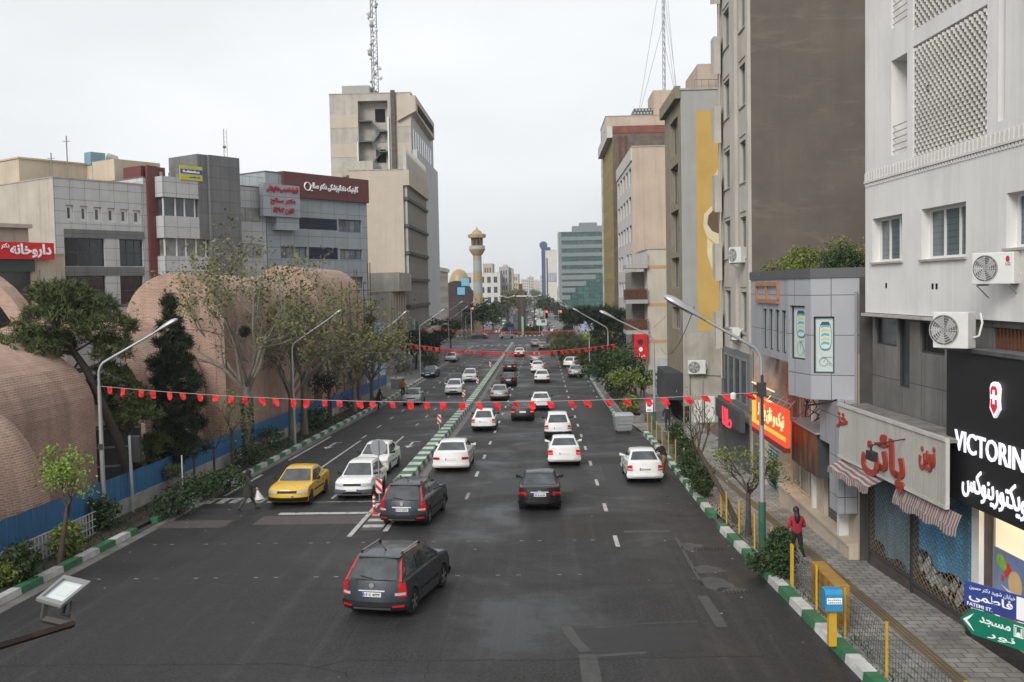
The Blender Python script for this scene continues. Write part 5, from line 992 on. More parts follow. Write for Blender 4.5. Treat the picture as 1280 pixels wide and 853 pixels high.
def vault(label, Xc, a, zs, b, yA, yB, th=.6, closed=None, zg=-3.5):
 T = Thing('brick_vault', label, 'brick vault', (Xc, (yA + yB) / 2, zr(yA)), 'brick vault shells of the station'); O = arch(Xc, a, zs, b, zg); I = arch(Xc, a - th, zs, b - th, zg); s = MB()
 ny = max(2, int((yB - yA) / 3))
 for k in range(ny):
  y0, y1 = yA + (yB - yA) * k / ny, yA + (yB - yA) * (k + 1) / ny
  for (p, q) in zip(O, O[1:]): s.quad((p[0], y0, p[1]), (p[0], y1, p[1]), (q[0], y1, q[1]), (q[0], y0, q[1]))
  for (p, q) in zip(I, I[1:]): s.quad((q[0], y0, q[1]), (q[0], y1, q[1]), (p[0], y1, p[1]), (p[0], y0, p[1]))
 for y, f in ((yA, 1), (yB, -1)):
  for i in range(len(O) - 1): q = [(O[i][0], y, O[i][1]), (O[i + 1][0], y, O[i + 1][1]), (I[i + 1][0], y, I[i + 1][1]), (I[i][0], y, I[i][1])]; s.quad(*(q if f > 0 else q[::-1]))
 T.part('shell', s, M['vault'], smooth=50)
 if closed is not None:
  e = MB(); c = closed; yy = yA - .02; Ih = arch(c[0], c[1], c[2], c[1], zg, 20)
  for i in range(len(I) - 1):
   e.quad((I[i][0], yy, I[i][1]), (I[i + 1][0], yy, I[i + 1][1]), (Ih[min(i + 1, len(Ih) - 1)][0], yy, Ih[min(i + 1, len(Ih) - 1)][1]), (Ih[min(i, len(Ih) - 1)][0], yy, Ih[min(i, len(Ih) - 1)][1]))
  for p, q in zip(Ih, Ih[1:]): e.quad((p[0], yy, p[1]), (q[0], yy, q[1]), (q[0], yy + 1.2, q[1]), (p[0], yy + 1.2, p[1]))
  T.part('end_wall', e, M['vault'])
 w_ = MB(); w_.quad((Xc - a, yB - .3, zg), (Xc + a, yB - .3, zg), (Xc + a, yB - .3, zs), (Xc - a, yB - .3, zs)); T.part('back_wall', w_, M['vault'])
 return T
vault('large low brick vault nearest the crossing with a half-dome against it', -24.2, 5.3, 3.3, 3.1, 14, 41)
vault('open low brick vault behind the leaning pine and traffic light', -24.0, 5.3, 2.6, 4.2, 47, 54, .55)
vault('tall round-topped brick vault behind the plane trees', -20.35, 2.75, 6.3, zat(200, 342, 54) - 6.3, 54.2, 75, .5, (-20.9, .8, 4.2))
vault('tall brick vault wrapped in scaffolding before the clinic', -20.2, 2.9, 6.4, zat(385, 336, 88) - 6.4, 76.5, 95, .5, (-20.2, 1.9, 5.2))
vault('brick shell with an open arch beyond the near vault', -38.6, 6.6, 3.0, 7.4, 62, 63.6, .9)
T = Thing('brick_dome', 'brick half-dome bulging from the near vault behind the bright green sapling', 'brick dome', (-19.8, 33.5, zr(33))); s = MB(); s.lathe([(2.5 * math.cos(i * .157), 4.9 * math.sin(i * .157)) for i in range(11)], (-19.8, 33.5, -.7), 30); T.part('shell', s, M['vault'], smooth=60)
T = Thing('metal_gate', 'grey sheet metal gate with rails between the two low brick vaults', 'gate', (-21, 43.5, zr(43))); Wm = Wall((-22.5, 42.6), (-18.3, 44.2)); a = MB(); a.wbox(Wm, 0, Wm.L, zr(43), 2.1, 0, .05); T.part('sheet', a, tiled('grey_sheet', (.1, .105, .115), (.09, .095, .105), (.05, .05, .055), .9, 4, .015, 0, .5, .2)); a = MB()
for i in range(4): a.wbox(Wm, 0, Wm.L, -.6 + i * .85, -.52 + i * .85, .052, .12)
T.part('rail', a, M['steel'])
T = Thing('scaffolding', 'steel tube scaffolding standing at the end of the last brick vault', 'scaffolding', (-18.6, 93, zr(93))); a = MB()
for X in (-21.5, -19.8, -18.2, -16.9):
 for y in (95.6, 97): a.tube([(X, y, zr(95)), (X, y, 9.6 + (X + 19) * .5)], .045, 4)
for y in (84, 87.5, 91, 94.4): a.tube([(-17.1, y, zr(90)), (-17.1, y, 8.8)], .045, 4)
for z in (0, 2, 4, 6, 8): a.tube([(-21.7, 95.6, z), (-16.7, 95.6, z)], .04, 4); a.tube([(-21.7, 97, z), (-16.7, 97, z)], .04, 4); a.tube([(-17.1, 83, z), (-17.1, 97, z)], .04, 4)
T.part('tubes', a, M['rust']); a = MB()
for z in (2.05, 6.05): a.box(-21.6, -16.8, 95.7, 96.9, z, z + .06)
T.part('deck_board', a, surf('scaffold_board', (.2, .16, .11), .9, .2))
hl = lambda y: -17.15 + max(0, y - 60) * .012
T = Thing('hoarding', 'long blue metal hoarding on a low pale block wall beside the planting strip', 'fence', (-17.2, 50, zr(50))); s = MB(); lw = MB(); y = 22.0; k = 0; rh = random.Random(5)
while y < 104:
 y1 = y + 2.0; x0, x1 = hl(y), hl(y1); z0, z1 = zr(y) + .1, zr(y1) + .1; dz = rh.uniform(-.02, .02)
 lw.hexa([(x0, y, z0 - .1), (x1, y1 - .01, z1 - .1), (x1 - .2, y1 - .01, z1 - .1), (x0 - .2, y, z0 - .1), (x0, y, z0 + .62), (x1, y1 - .01, z1 + .62), (x1 - .2, y1 - .01, z1 + .62), (x0 - .2, y, z0 + .62)])
 for i in range(10):
  f0, f1 = i / 10, (i + 1) / 10; o0, o1 = (.0, .03) if i % 2 else (.03, .0); ya, yb = y + 2 * f0, y + 2 * f1; ln = rh.uniform(-.01, .01)
  s.quad((hl(ya) - .06 + o0 * .5, ya, zr(ya) + .7), (hl(yb) - .06 + o1 * .5, yb - .001, zr(yb) + .7), (hl(yb) - .06 + o1 * .5 + ln, yb - .001, zr(yb) + 1.75 + dz), (hl(ya) - .06 + o0 * .5 + ln, ya, zr(ya) + 1.75 + dz))
 y = y1; k += 1
T.part('block_wall', lw, surf('pale_block', (.33, .325, .31), .9, .25, 1.5, streak=.3, blotch=.4)); T.part('blue_sheet', s, surf('hoarding_blue', (.028, .155, .34), .55, .22, .8, streak=.4, scol=(.08, .11, .15), blotch=.25))
T = Thing('railing_fence', 'low pale lattice fence in front of the hoarding by the sapling', 'fence', (-16.6, 32, zr(32))); a = MB()
for i in range(34): y = 27.5 + i * .24; a.box(-16.62, -16.58, y, y + .03, zr(y) + .1, zr(y) + 1.0)
for d in (.2, .45, .7, .98): a.tube([(-16.6, 27.4, zr(27.4) + d), (-16.6, 35.7, zr(35.7) + d)], .015, 4)
T.part('grid', a, M['steel'])
T = Thing('billboard', 'blue-grey panel billboard on a white post beyond the scaffolding', 'billboard', (-19.5, 112, zr(112))); Y = 112; x0, x1 = xat(443, Y), xat(479, Y); zt, z0 = zat(460, 405, Y), zat(460, 468, Y); a = MB(); a.box(x0, x1, Y, Y + .2, z0, zt); T.part('panel', a, surf('panel_blue', (.13, .17, .25), .6, .1, .6)); a = MB()
for f in (0, .33, .66, 1): z = z0 + (zt - z0) * f; a.box(x0 - .03, x1 + .03, Y - .08, Y - .003, z - .1, z + .1)
T.part('frame', a, M['frame_g']); a = MB(); a.tube([(xat(454, Y - .6), Y - .6, zr(Y)), (xat(452, Y - .6), Y - .6, zt + .2)], .2, 8); T.part('post', a, M['white'])
# ================================================================== far beyond the crossing
T, Wf, Ws = bldg('cream corner house with a flat cornice beyond the crossing', 'L', -42, xat(547, 254), 254, 282, zat(549, 334, 254), M['cream_r'], M['cream_r'], (), grid(1, 27, -2, zat(549, 334, 254) - 1.5, 7, 5, .5, .55), 'frame_w', 'glass_l', 2, .2)
a = MB(); a.wbox(Ws, -.3, Ws.L, Ws.P(0, 0)[2] + zat(549, 334, 254) - 1.0, zat(549, 334, 254) - .1, .003, .5); T.part('cornice', a, M['white_st'])
T = Thing('mosque', 'mosque with an ochre tiled dome and a dark draped arched front', 'mosque', (xat(573, 330), 330, zr(330))); Y = 320; x0, x1 = xat(559, Y), xat(589, Y); ztp = zat(573, 352, Y); a = MB(); n = 14; xc = (x0 + x1) / 2 - 1
pl_ = [(x0, zr(Y)), (x1, zr(Y)), (x1, ztp - 3.2)] + [(xc + (x1 - .8 - xc) * math.cos(i * math.pi / n), ztp - 2.8 + 3.0 * math.sin(i * math.pi / n)) for i in range(1, n)] + [(x0, ztp - 3.2)]
a.extr(pl_, lambda x, z, o: (x, Y - o, z), -9, 0); T.part('draped_front', a, surf('black_drape', (.035, .03, .032), .8, .4, .5, blotch=.4, scol=(.09, .05, .03)))
a = MB(); q = lambda px, py: (xat(px, Y, py), zat(px, py, Y))
for px, py, wd in ((576.5, 364, 2.4), (581.5, 353, 2.4)): x, z = q(px, py); a.box(x - wd / 2, x + wd / 2, Y - .3, Y - .02, z - 1.2, z + 1.2)
T.part('blue_panel', a, plain('mosque_blue', (.12, .36, .5), .5)); a = MB()
for i in range(4): a.box(x0 + .5, x1 - .5, Y - .12, Y - .01, zr(Y) + 2 + i * 2.2, zr(Y) + 2.25 + i * 2.2)
T.part('string_course', a, surf('brown_course', (.09, .065, .05))); a = MB(); cx = xat(574, 345); R0 = xat(587, 345) - cx; zb = zat(574, 358, 345); ht = zat(574, 336.5, 345) - zb
a.lathe([(R0, -3), (R0, 0)] + [(R0 * math.cos(i * .157) ** .9 if i < 10 else .05, ht * math.sin(i * .157)) for i in range(1, 11)], (cx, 345, zb), 28)
T.part('dome', a, tiled('ochre_tile', (.4, .25, .09), (.34, .21, .09), (.2, .24, .2), 2.2, 2.6, .25, .5, .4, .1, bump=.1), smooth=60)
mc, t_, b_ = newmat('minaret_tile'); tc_ = N(t_, 'ShaderNodeTexCoord'); sx_ = N(t_, 'ShaderNodeSeparateXYZ'); t_.links.new(tc_.outputs['UV'], sx_.inputs[0]); wv_ = N(t_, 'ShaderNodeMath', operation='SINE'); ml_ = N(t_, 'ShaderNodeMath', operation='MULTIPLY'); ml_.inputs[1].default_value = .95; t_.links.new(sx_.outputs[1], ml_.inputs[0]); t_.links.new(ml_.outputs[0], wv_.inputs[0])
c_ = mixc(t_, ramp(t_, wv_.outputs[0], -.25, .25), (.30, .23, .12, 1), (.26, .30, .29, 1)); c_, _ = weather(t_, c_, .25, 3, 0, (0, 0, 0), 0); t_.links.new(c_, b_.inputs['Base Color']); b_.inputs['Roughness'].default_value = .5
Y = 300; mxx = xat(597, Y, 340); z = lambda py: zat(597, py, Y); T = Thing('minaret', 'tiled ochre and blue minaret with a balcony and onion-roofed lantern', 'minaret', (mxx, Y, zr(Y))); a = MB(); a.lathe([(1.5, zr(Y)), (1.38, z(362)), (1.25, z(319))], (mxx, Y, 0), 20); T.part('shaft', a, mc, smooth=60)
oc = surf('ochre_stone', (.33, .25, .14), .7, .15, 1); a = MB(); a.lathe([(1.5, z(319) + .01), (2.0, z(315.5)), (2.45, z(312.3)), (2.45, z(311.5))], (mxx, Y, 0), 16); T.part('balcony', a, oc); a = MB(); a.lathe([(2.35, z(311.4)), (2.35, z(307.5))], (mxx, Y, 0), 16); T.part('balustrade', a, plain('pale_tile', (.3, .35, .33), .5))
a = MB()
for i in range(8): a.tube([(mxx + 1.45 * math.cos(i * .785), Y + 1.45 * math.sin(i * .785), z(311)), (mxx + 1.6 * math.cos(i * .785), Y + 1.6 * math.sin(i * .785), z(297))], .22, 6)
a.lathe([(.8, z(311)), (.8, z(297))], (mxx, Y, 0), 10); T.part('lantern', a, surf('lantern_red', (.16, .09, .06), .7, .2)); a = MB(); a.lathe([(2.65, z(297.5)), (2.75, z(293.5)), (1.7, z(292)), (1.1, z(289)), (.35, z(287)), (.12, z(284))], (mxx, Y, 0), 8); T.part('cap', a, oc)
a = MB(); T2 = Thing('gatehouse', 'ochre tiled gate block at the foot of the minaret', 'gatehouse', (mxx, Y - 3, zr(Y))); a.box(mxx - 1.2, mxx + .9, Y - 5, Y - 2, zr(Y), zat(592, 372, Y)); T2.part('wall', a, oc)
def slab(label, px0, px1, Y, pyt, wm, nu=5, nz=5, pen=None, dp=18, pm='glass', fu=.55, fz=.55, snu=0):
 x0, x1 = xat(px0, Y), xat(px1, Y); zt = zat((px0 + px1) / 2, pyt, Y); zb = zr(Y); fw = grid(.5, x1 - x0 - .5, zb + 2, zt - .8, nu, nz, fu, fz)
 T, Wf, Ws = bldg(label, 'L', x0, x1, Y, Y + dp, zt, wm, wm, fw, grid(.5, dp - .5, zb + 2, zt - .8, snu, nz, fu, fz) if snu else (), 'frame_g', pm, 2, .25)
 if pen: a = MB(); p0, p1, py = pen; a.box(xat(p0, Y + 3), xat(p1, Y + 3), Y + 3, Y + dp - 3, zt + .13, zat(p0, py, Y + 3)); T.part('penthouse', a, wm)
 return T
slab('long white apartment house behind the minaret', 573, 625, 415, 341.5, M['white_st'], 6, 4, None, 30, fz=.6)
slab('taller beige house with a chimney stub behind the apartments', 604, 616, 450, 330, M['pink_r'], 3, 5)
slab('grey balconied apartment stack beyond the minaret', 624, 636, 430, 334, M['grey_paint'], 3, 6, None, 40, snu=6)
slab('dull pink brick house above the trees', 628, 641, 520, 336, M['beige_d'], 3, 5, (629, 634, 331))
slab('pale narrow house at the end of the white row', 641, 648, 560, 343, M['cream_r'], 2, 5, None, 30)
for i, (lab, p0, p1, Y, py, m) in enumerate((('hazy grey block far down the avenue', 651, 661, 1050, 349, 'white_st'), ('hazy stepped block with a rooftop hut far away', 659, 667, 1250, 346.5, 'cream_r'), ('hazy pale block closing the avenue', 666, 674, 1600, 350, 'white_st'), ('hazy low terrace at the far end', 672, 684, 1900, 351.5, 'cream_r'), ('small hazy tower beside the blue-edged tower', 675, 679, 900, 344, 'white_st'))):
 slab(lab, p0, p1, Y, py, M[m], 4, 6, (p0 + 3, p0 + 5, py - 2) if i == 1 else None, 40)
# ================================================================== vehicles (front towards +y, origin on the ground below the middle)
M['tyre'] = surf('tyre_rubber', (.022, .022, .023), .85, .2, 6); M['rim'] = plain('alloy', (.38, .39, .40), .35, metal=.7); M['hub'] = plain('steel_rim', (.22, .22, .23), .5, metal=.4)
M['carglass'] = glass('car_glass', (.055, .064, .068), .04, .45, 1.5); M['trim'] = plain('trim_plastic', (.016, .016, .018), .6, spec=.2); M['chrome'] = plain('chrome', (.6, .6, .62), .2, metal=.9)
M['tail'] = plain('tail_lens', (.42, .008, .012), .2, coat=.5, emit=.12); M['tail_d'] = plain('tail_lens_dark', (.16, .004, .006), .2, coat=.5); M['brake'] = plain('brake_lens_lit', (.9, .06, .03), .25, emit=.9); M['clear'] = plain('headlamp_lens', (.40, .42, .44), .12, coat=.5); M['plate'] = plain('plate_white', (.62, .62, .6), .5); M['plate_y'] = plain('plate_yellow', (.6, .42, .04), .5); M['amber'] = plain('amber_lens', (.6, .2, .02), .25)
TS = [-1, -.95, -.78, -.4, 0, .4, .78, .95, 1]
def car(label, L, Wd, H, pm, style='sedan', nose=.95, hood=.82, belt=.92, deck=.98, yf0=.95, yf1=.25, yr1=-1.0, yr0=-1.75, wb=2.6, fo=.85, wr=.29, lower=None, lower_z=.46, tail='corner', brake=False, rails=False, rim='hub', plate='plate', grille='trim', detail=True, mirror=None, group=None, plate_txt=None, badge=False):
 T = Thing('parked_car' if 'parked' in label else 'car', label, 'car', (0, 0, 0), group); hl = L / 2; yfa = hl - fo; yra = yfa - wb; ra = wr + .06
 up = [(-hl + .10, .26), (-hl, .36), (-hl, .60), (-hl + .02, .74), (-hl + .06, deck - .04), (-hl + .14, deck), (yr0, deck + .01), (0, belt + .02), (yf0, belt), ((yf0 + hl) / 2, (belt + hood) / 2 + .015), (hl - .22, hood - .02), (hl - .07, hood - .1), (hl, hood - .24), (hl, .36), (hl - .12, .22)]
 if style in ('hatch', 'suv', 'wagon'): up[4] = (-hl + .05, belt - .1); up[5] = (-hl + .08, belt); up[6] = (max(yr0, -hl + .12), belt + .01)
 def archp(yc): return [(yc + ra * math.cos(a), max(.2, wr + ra * math.sin(a) * 1.02)) for a in [R(-18 + i * 24) for i in range(10)]]
 prof = up + [(yfa + ra + .03, .2)] + archp(yfa) + [(yfa - ra - .03, .2), (yra + ra + .03, .2)] + archp(yra) + [(yra - ra - .03, .22)]
 hw = Wd / 2
 def wp_(t, y, z):
  at = abs(t); e = abs(y) / hl; pull = max(0, (e - .74) / .26) ** 2; s = 1 if y > 0 else -1
  yy = y - s * pull * {True: .0}.get(False, 0) - s * pull * .26 * max(0, (at - .35) / .65) ** 2.2
  x = t * hw; zz = z
  if at > .9:
   tz = max(0, (z - .55) / .5); x -= math.copysign(.05 * tz * tz + (.045 if z < .34 else 0), t) * (1 if at == 1 else .7)
   if z > belt - .2: zz = z - (.045 if at == 1 else .012) * min(1, max(0, (z - (belt - .35)) / .2))
  elif z > hood - .12: zz = z + .022 * (1 - at * at)
  return (x, yy, zz)
 b = MB(); n = len(prof); k0 = 0
 for t in TS:
  for y, z in prof: b.v.append(wp_(t, y, z))
 for i in range(len(TS) - 1):
  for j in range(n): a_, c_ = i * n + j, i * n + (j + 1) % n; b.f.append((a_, c_, c_ + n, a_ + n)); b.m.append(0)
 b.f.append(tuple(reversed(range(n)))); b.m.append(0); q = (len(TS) - 1) * n; b.f.append(tuple(q + j for j in range(n))); b.m.append(0)
 T.part('body', b, pm, smooth=32)
 wbt = hw - .09; wrf = hw - .25; zr_ = H; g = MB()
 gp_ = [(yr0, deck if style == 'sedan' else belt, wbt), (yr1, zr_ - .05, wrf), (yr1 + .12, zr_ - .01, wrf), ((yr1 + yf1) / 2, zr_, wrf), (yf1 - .1, zr_ - .02, wrf), (yf1, zr_ - .055, wrf), (yf0, belt - .01, wbt)]
 ts = [-1, -.94, -.7, 0, .7, .94, 1]
 for y, z, w_ in gp_:
  for t in ts: at = abs(t); zz = z + (.03 * (1 - at * at) - (.035 if at == 1 else 0) if z > belt + .15 else 0); g.v.append((w_ * t, y + (.05 * (1 - at * at) * (1 if y > 0 else -1)) * 1.0, zz))
 m_ = len(ts)
 for i in range(len(gp_) - 1):
  for j in range(m_ - 1): a_ = i * m_ + j; g.f.append((a_, a_ + 1, a_ + m_ + 1, a_ + m_)); g.m.append(0)
 g.f.append(tuple(i * m_ for i in range(len(gp_)))); g.m.append(0); g.f.append(tuple(i * m_ + m_ - 1 for i in reversed(range(len(gp_))))); g.m.append(0)
 T.part('roof', g, pm, smooth=38)
 zb0 = deck if style == 'sedan' else belt; lerp = lambda a, b_, t: a + (b_ - a) * t
 def end_glass(y0, z0, y1, z1, s, mg, h0=.06, h1=.93):
  w_ = MB(); C = []
  for h in (h0, .5, h1):
   row = []
   for t in (-1, -.7, 0, .7, 1): tt = t * (1 - mg / lerp(wbt, wrf, h)); x = lerp(wbt, wrf, h) * tt; row.append((x, lerp(y0, y1, h) + .05 * (1 - tt * tt) * (1 if y0 > 0 else -1) + s * .014, lerp(z0, z1, h) + .03 * h * (1 - tt * tt) + .009))
   C.append(row)
  for r0, r1 in zip(C, C[1:]):
   for j in range(4): w_.quad(*( (r0[j], r0[j + 1], r1[j + 1], r1[j]) if s < 0 else (r0[j + 1], r0[j], r1[j], r1[j + 1])))
  return w_
 T.part('rear_window', end_glass(yr0, zb0, yr1, zr_ - .05, -1, .09 if style == 'sedan' else .13), M['carglass'], smooth=60)
 T.part('windscreen', end_glass(yf0, belt, yf1, zr_ - .055, 1, .07, .07, .95), M['carglass'], smooth=60)
 for s in (-1, 1):
  w_ = MB(); bp = lerp(yr1, yf1, .47) - .05
  def sp(y, h): return (s * (lerp(wbt, wrf, h) + .008 - .012 * h), y, lerp(belt, zr_ - .05, h) + .01)
  yb = lambda h: lerp(max(yr0, -hl + .3) + (.28 if style == 'sedan' else .2), yr1 + .16, h); yfw = lambda h: lerp(yf0 - .14, yf1 - .1, h); h0, h1 = .1, .84
  for (ya, yc) in ((yb, lambda h: bp - .04), (lambda h: bp + .04, yfw)):
   w_.quad(*[sp(ya(h0), h0), sp(yc(h0), h0), sp(yc(h1), h1), sp(ya(h1), h1)][::s])
  T.part('side_window', w_, M['carglass'])
 if detail:
  for s in (-1, 1):
   d = MB()
   for y in (bp + .02, yf0 - .22, yra + ra + .12 if style == 'sedan' else yra + ra + .05): d.quad(*[(s * (hw + .002 - c), y + o, z) for o, z, c in ((-.006, .3, .03), (.006, .3, .03), (.006, .6, .0), (-.006, .6, .0))]); d.quad(*[(s * (hw + .003 - c), y + o, z) for o, z, c in ((-.006, .6, .0), (.006, .6, .0), (.006, belt - .08, .035), (-.006, belt - .08, .035))])
   d.box(min(s * hw, s * (hw + .006)), max(s * hw, s * (hw + .006)), yra + ra + .1, yfa - ra - .1, .5, .56)
   T.part('door_trim', d, M['trim'])
   d = MB()
   for y in (bp - .25, bp + .62): d.box(min(s * (hw - .02), s * (hw + .012)), max(s * (hw - .02), s * (hw + .012)), y, y + .15, belt - .17, belt - .135)
   T.part('door_handle', d, M['trim'] if not rails else pm)
 def skin(x0, x1, z0, z1, end, off, nx=6, nz=2):
  w_ = MB(); rows = []
  for k in range(nz + 1):
   z = lerp(z0, z1, k / nz); row = []
   for i in range(nx + 1):
    x = lerp(x0, x1, i / nx); t = max(-1, min(1, x / hw)); pts = [p for p in up if (p[0] < 0) == (end < 0)]; pts = pts[:6] if end < 0 else pts[::-1][:5]
    y = pts[-1][0]
    for (ya, za), (yc, zc) in zip(pts, pts[1:]):
     if min(za, zc) <= z <= max(za, zc) + 1e-6: y = lerp(ya, yc, (z - za) / (zc - za) if zc != za else 0); break
    p = wp_(t, y, z); row.append((p[0] + math.copysign(off * (1 if abs(t) > .9 else 0), t), p[1] + end * off, p[2]))
   rows.append(row)
  for r0, r1 in zip(rows, rows[1:]):
   for i in range(nx): w_.quad(*((r0[i], r0[i + 1], r1[i + 1], r1[i]) if end < 0 else (r0[i + 1], r0[i], r1[i], r1[i + 1])))
  top, bot = rows[-1], rows[0]
  for row, fl in ((top, 1), (bot, -1)):
   for i in range(nx): q_ = [row[i], row[i + 1], (row[i + 1][0], row[i + 1][1] - end * (off + .03), row[i + 1][2]), (row[i][0], row[i][1] - end * (off + .03), row[i][2])]; w_.quad(*(q_ if fl * end < 0 else q_[::-1]))
  return w_
 lm = lower or pm
 T.part('bumper', skin(-hw, hw, .27, lower_z, -1, .03, 10), lm, smooth=40); T.part('bumper', skin(-hw, hw, .25, lower_z - .02, 1, .03, 10), lm, smooth=40)
 for s in (-1, 1):
  if tail == 'corner': w_ = skin(min(s * hw * .62, s * hw), max(s * hw * .62, s * hw), .67, .80, -1, .012, 5)
  elif tail == 'tall': w_ = skin(min(s * hw * .8, s * hw), max(s * hw * .8, s * hw), .62, belt - .02, -1, .012, 4, 3)
  else: w_ = skin(min(s * hw * .72, s * hw), max(s * hw * .72, s * hw), .62, .86, -1, .012, 4)
  o = T.part('tail_light', w_, M['tail'], smooth=60)
  w2 = skin(min(s * hw * .70, s * hw * .97), max(s * hw * .70, s * hw * .97), .67, .735, -1, .016, 3, 1); T.part('lens', w2, M['brake'] if brake else M['clear'] if tail != 'corner' else M['tail_d'], o)
  if tail == 'tall':
   w3 = MB(); 
   for h0, h1 in ((.0, .5), (.5, 1.0)):
    P3 = lambda h, d: (s * (lerp(wbt, wrf, h) - d), lerp(yr0, yr1, h) - .012 + .05 * .1 * -1, lerp(belt, zr_ - .06, h) + .006)
    w3.quad(*[P3(h0, .0), P3(h1, .0), P3(h1, .04), P3(h0, .065)][::-s])
   T.part('pillar_lens', w3, M['tail'], o)
  o = T.part('headlight', skin(min(s * hw * .5, s * hw * .97), max(s * hw * .5, s * hw * .97), hood - .235, hood - .12, 1, .012, 5), M['clear'], smooth=60)
 T.part('grille', skin(-hw * .48, hw * .48, hood - .225, hood - .125, 1, .012, 4), M[grille])
 if detail: T.part('air_intake', skin(-hw * .5, hw * .5, .3, .4, 1, .036, 4), M['trim'])
 pz = .72 if style != 'suv' else .72; 
 for end, z0, z1, off in ((-1, .64, .75, .016), (1, .42, .51, .045)):
  w_ = MB(); o_ = skin(-.26, .26, z0, z1, end, off, 1, 1); pl_ = T.part('number_plate', o_, M[plate])
  w_ = skin(-.26, -.21, z0 + .004, z1 - .004, end, off + .004, 1, 1); T.part('blue_strip', w_, plain('plate_blue', (.02, .06, .35), .5), pl_)
  if plate_txt and end < 0:
   t_ = textmb(plate_txt, .03, .01, False); xs = [p[0] for p in t_.v]; ys = [p[1] for p in t_.v]; y = min(p[1] for p in o_.v); w_ = MB(); w_.add(t_, lambda p: (-.19 + (p[0] - min(xs)) / (max(xs) - min(xs)) * .42, y - .006 - p[2] * .1, z0 + .02 + (p[1] - min(ys)) / (max(ys) - min(ys)) * (z1 - z0 - .04))); T.part('digits', w_, M['black'], pl_)
 if rails or badge:
  w_ = skin(-.36, .36, .78, .81, -1, .03, 4, 1); T.part('chrome_bar', w_, M['chrome'])
 if badge:
  w_ = MB(); w_.lathe([(.07, -.02), (.07, 0)], (0, -hl + .03, .93 if style == 'suv' else .84), 14, axis='y'); T.part('badge', w_, M['chrome'])
 for s in (-1, 1):
  w_ = MB(); y = yf0 - .36; w_.hexa([(s * (hw - .1), y - .05, belt + .01), (s * (hw + .17), y - .08, belt + .04), (s * (hw + .15), y + .06, belt + .04), (s * (hw - .1), y + .07, belt + .01), (s * (hw - .1), y - .05, belt + .07), (s * (hw + .17), y - .08, belt + .19), (s * (hw + .15), y + .06, belt + .17), (s * (hw - .1), y + .07, belt + .07)][::1] if s > 0 else [(s * (hw + .17), y - .08, belt + .04), (s * (hw - .1), y - .05, belt + .01), (s * (hw - .1), y + .07, belt + .01), (s * (hw + .15), y + .06, belt + .04), (s * (hw + .17), y - .08, belt + .19), (s * (hw - .1), y - .05, belt + .07), (s * (hw - .1), y + .07, belt + .07), (s * (hw + .15), y + .06, belt + .17)])
  T.part('mirror', w_, M[mirror] if mirror else pm, bev=.02)
 for s in (-1, 1):
  for y in (yfa, yra):
   x = s * (hw - .1); w_ = MB(); w_.lathe([(wr * .55, -.1), (wr * .93, -.1), (wr, -.06), (wr, .06), (wr * .93, .1), (wr * .55, .1)], (x, y, wr), 22, axis='x'); o = T.part('wheel', w_, M['tyre'], smooth=50)
   w_ = MB(); xo = s * .088
   w_.lathe([(wr * .66, xo), (wr * .63, xo + s * .012), (wr * .56, xo - s * .03), (.02, xo - s * .02)], (x, y, wr), 20, axis='x')
   T.part('rim', w_, M['trim'] if rim == 'rim' else M[rim], o, smooth=40)
   if rim == 'rim':
    w_ = MB()
    for i in range(5):
     a0 = i * 1.2566 + .3; w_.extr([(wr * .08 * math.cos(a0 - 1.2), wr * .08 * math.sin(a0 - 1.2)), (wr * .64 * math.cos(a0 - .2), wr * .64 * math.sin(a0 - .2)), (wr * .64 * math.cos(a0 + .2), wr * .64 * math.sin(a0 + .2)), (wr * .08 * math.cos(a0 + 1.2), wr * .08 * math.sin(a0 + 1.2))], lambda p, r_, q_: (x + s * q_, y + p, wr + r_), .07, .102)
    T.part('spokes', w_, M['rim'], o)
 w_ = MB(); w_.box(-hw + .12, hw - .12, yra - .3, yfa + .3, .17, .3); T.part('underbody', w_, M['trim'])
 if rails:
  for s in (-1, 1):
   w_ = MB(); x = s * (wrf - .06); w_.tube([(x, yr1 + .1, zr_ - .02), (x, yr1 + .22, zr_ + .06), (x, yf1 - .35, zr_ + .07), (x, yf1 - .22, zr_ - .01)], .022, 6); o = T.part('roof_rail', w_, M['chrome'])
   w_ = MB(); w_.tube([(x, yr1 + .08, zr_ - .03), (x, yr1 + .22, zr_ + .055)], .034, 6); w_.tube([(x, yf1 - .36, zr_ + .06), (x, yf1 - .2, zr_ - .02)], .034, 6); T.part('rail_foot', w_, M['trim'], o)
  w_ = MB(); w_.tube([(0, yr1 + .45, zr_ + .02), (0, yr1 + .2, zr_ + .24)], .008, 4); w_.lathe([(.04, 0), (.02, .05)], (0, yr1 + .45, zr_ + .01), 8); T.part('antenna', w_, M['trim'])
  w_ = MB(); w_.hexa([(-wrf + .02, yr1 - .12, zr_ - .03), (wrf - .02, yr1 - .12, zr_ - .03), (wrf - .02, yr1 + .15, zr_ - .03), (-wrf + .02, yr1 + .15, zr_ - .03), (-wrf + .02, yr1 - .1, zr_), (wrf - .02, yr1 - .1, zr_), (wrf - .02, yr1 + .15, zr_ + .02), (-wrf + .02, yr1 + .15, zr_ + .02)]); T.part('spoiler', w_, pm, bev=.012)
  w_ = MB(); w_.tube([(.0, yr0 - .03, belt + .06), (-.36, yr0 + .02, belt + .12)], .012, 4); T.part('wiper', w_, M['trim'])
  T.part('diffuser', skin(-hw * .58, hw * .58, .3, .35, -1, .045, 4, 1), M['rim'])
  for s in (-1, 1): T.part('reflector', skin(s * hw * .78 - .12, s * hw * .78 + .12, .37, .42, -1, .04, 2, 1), M['tail'])
 T.o['half'] = hl; T.o['rear_axle'] = yra; T.o['front_axle'] = yfa
 return T.o
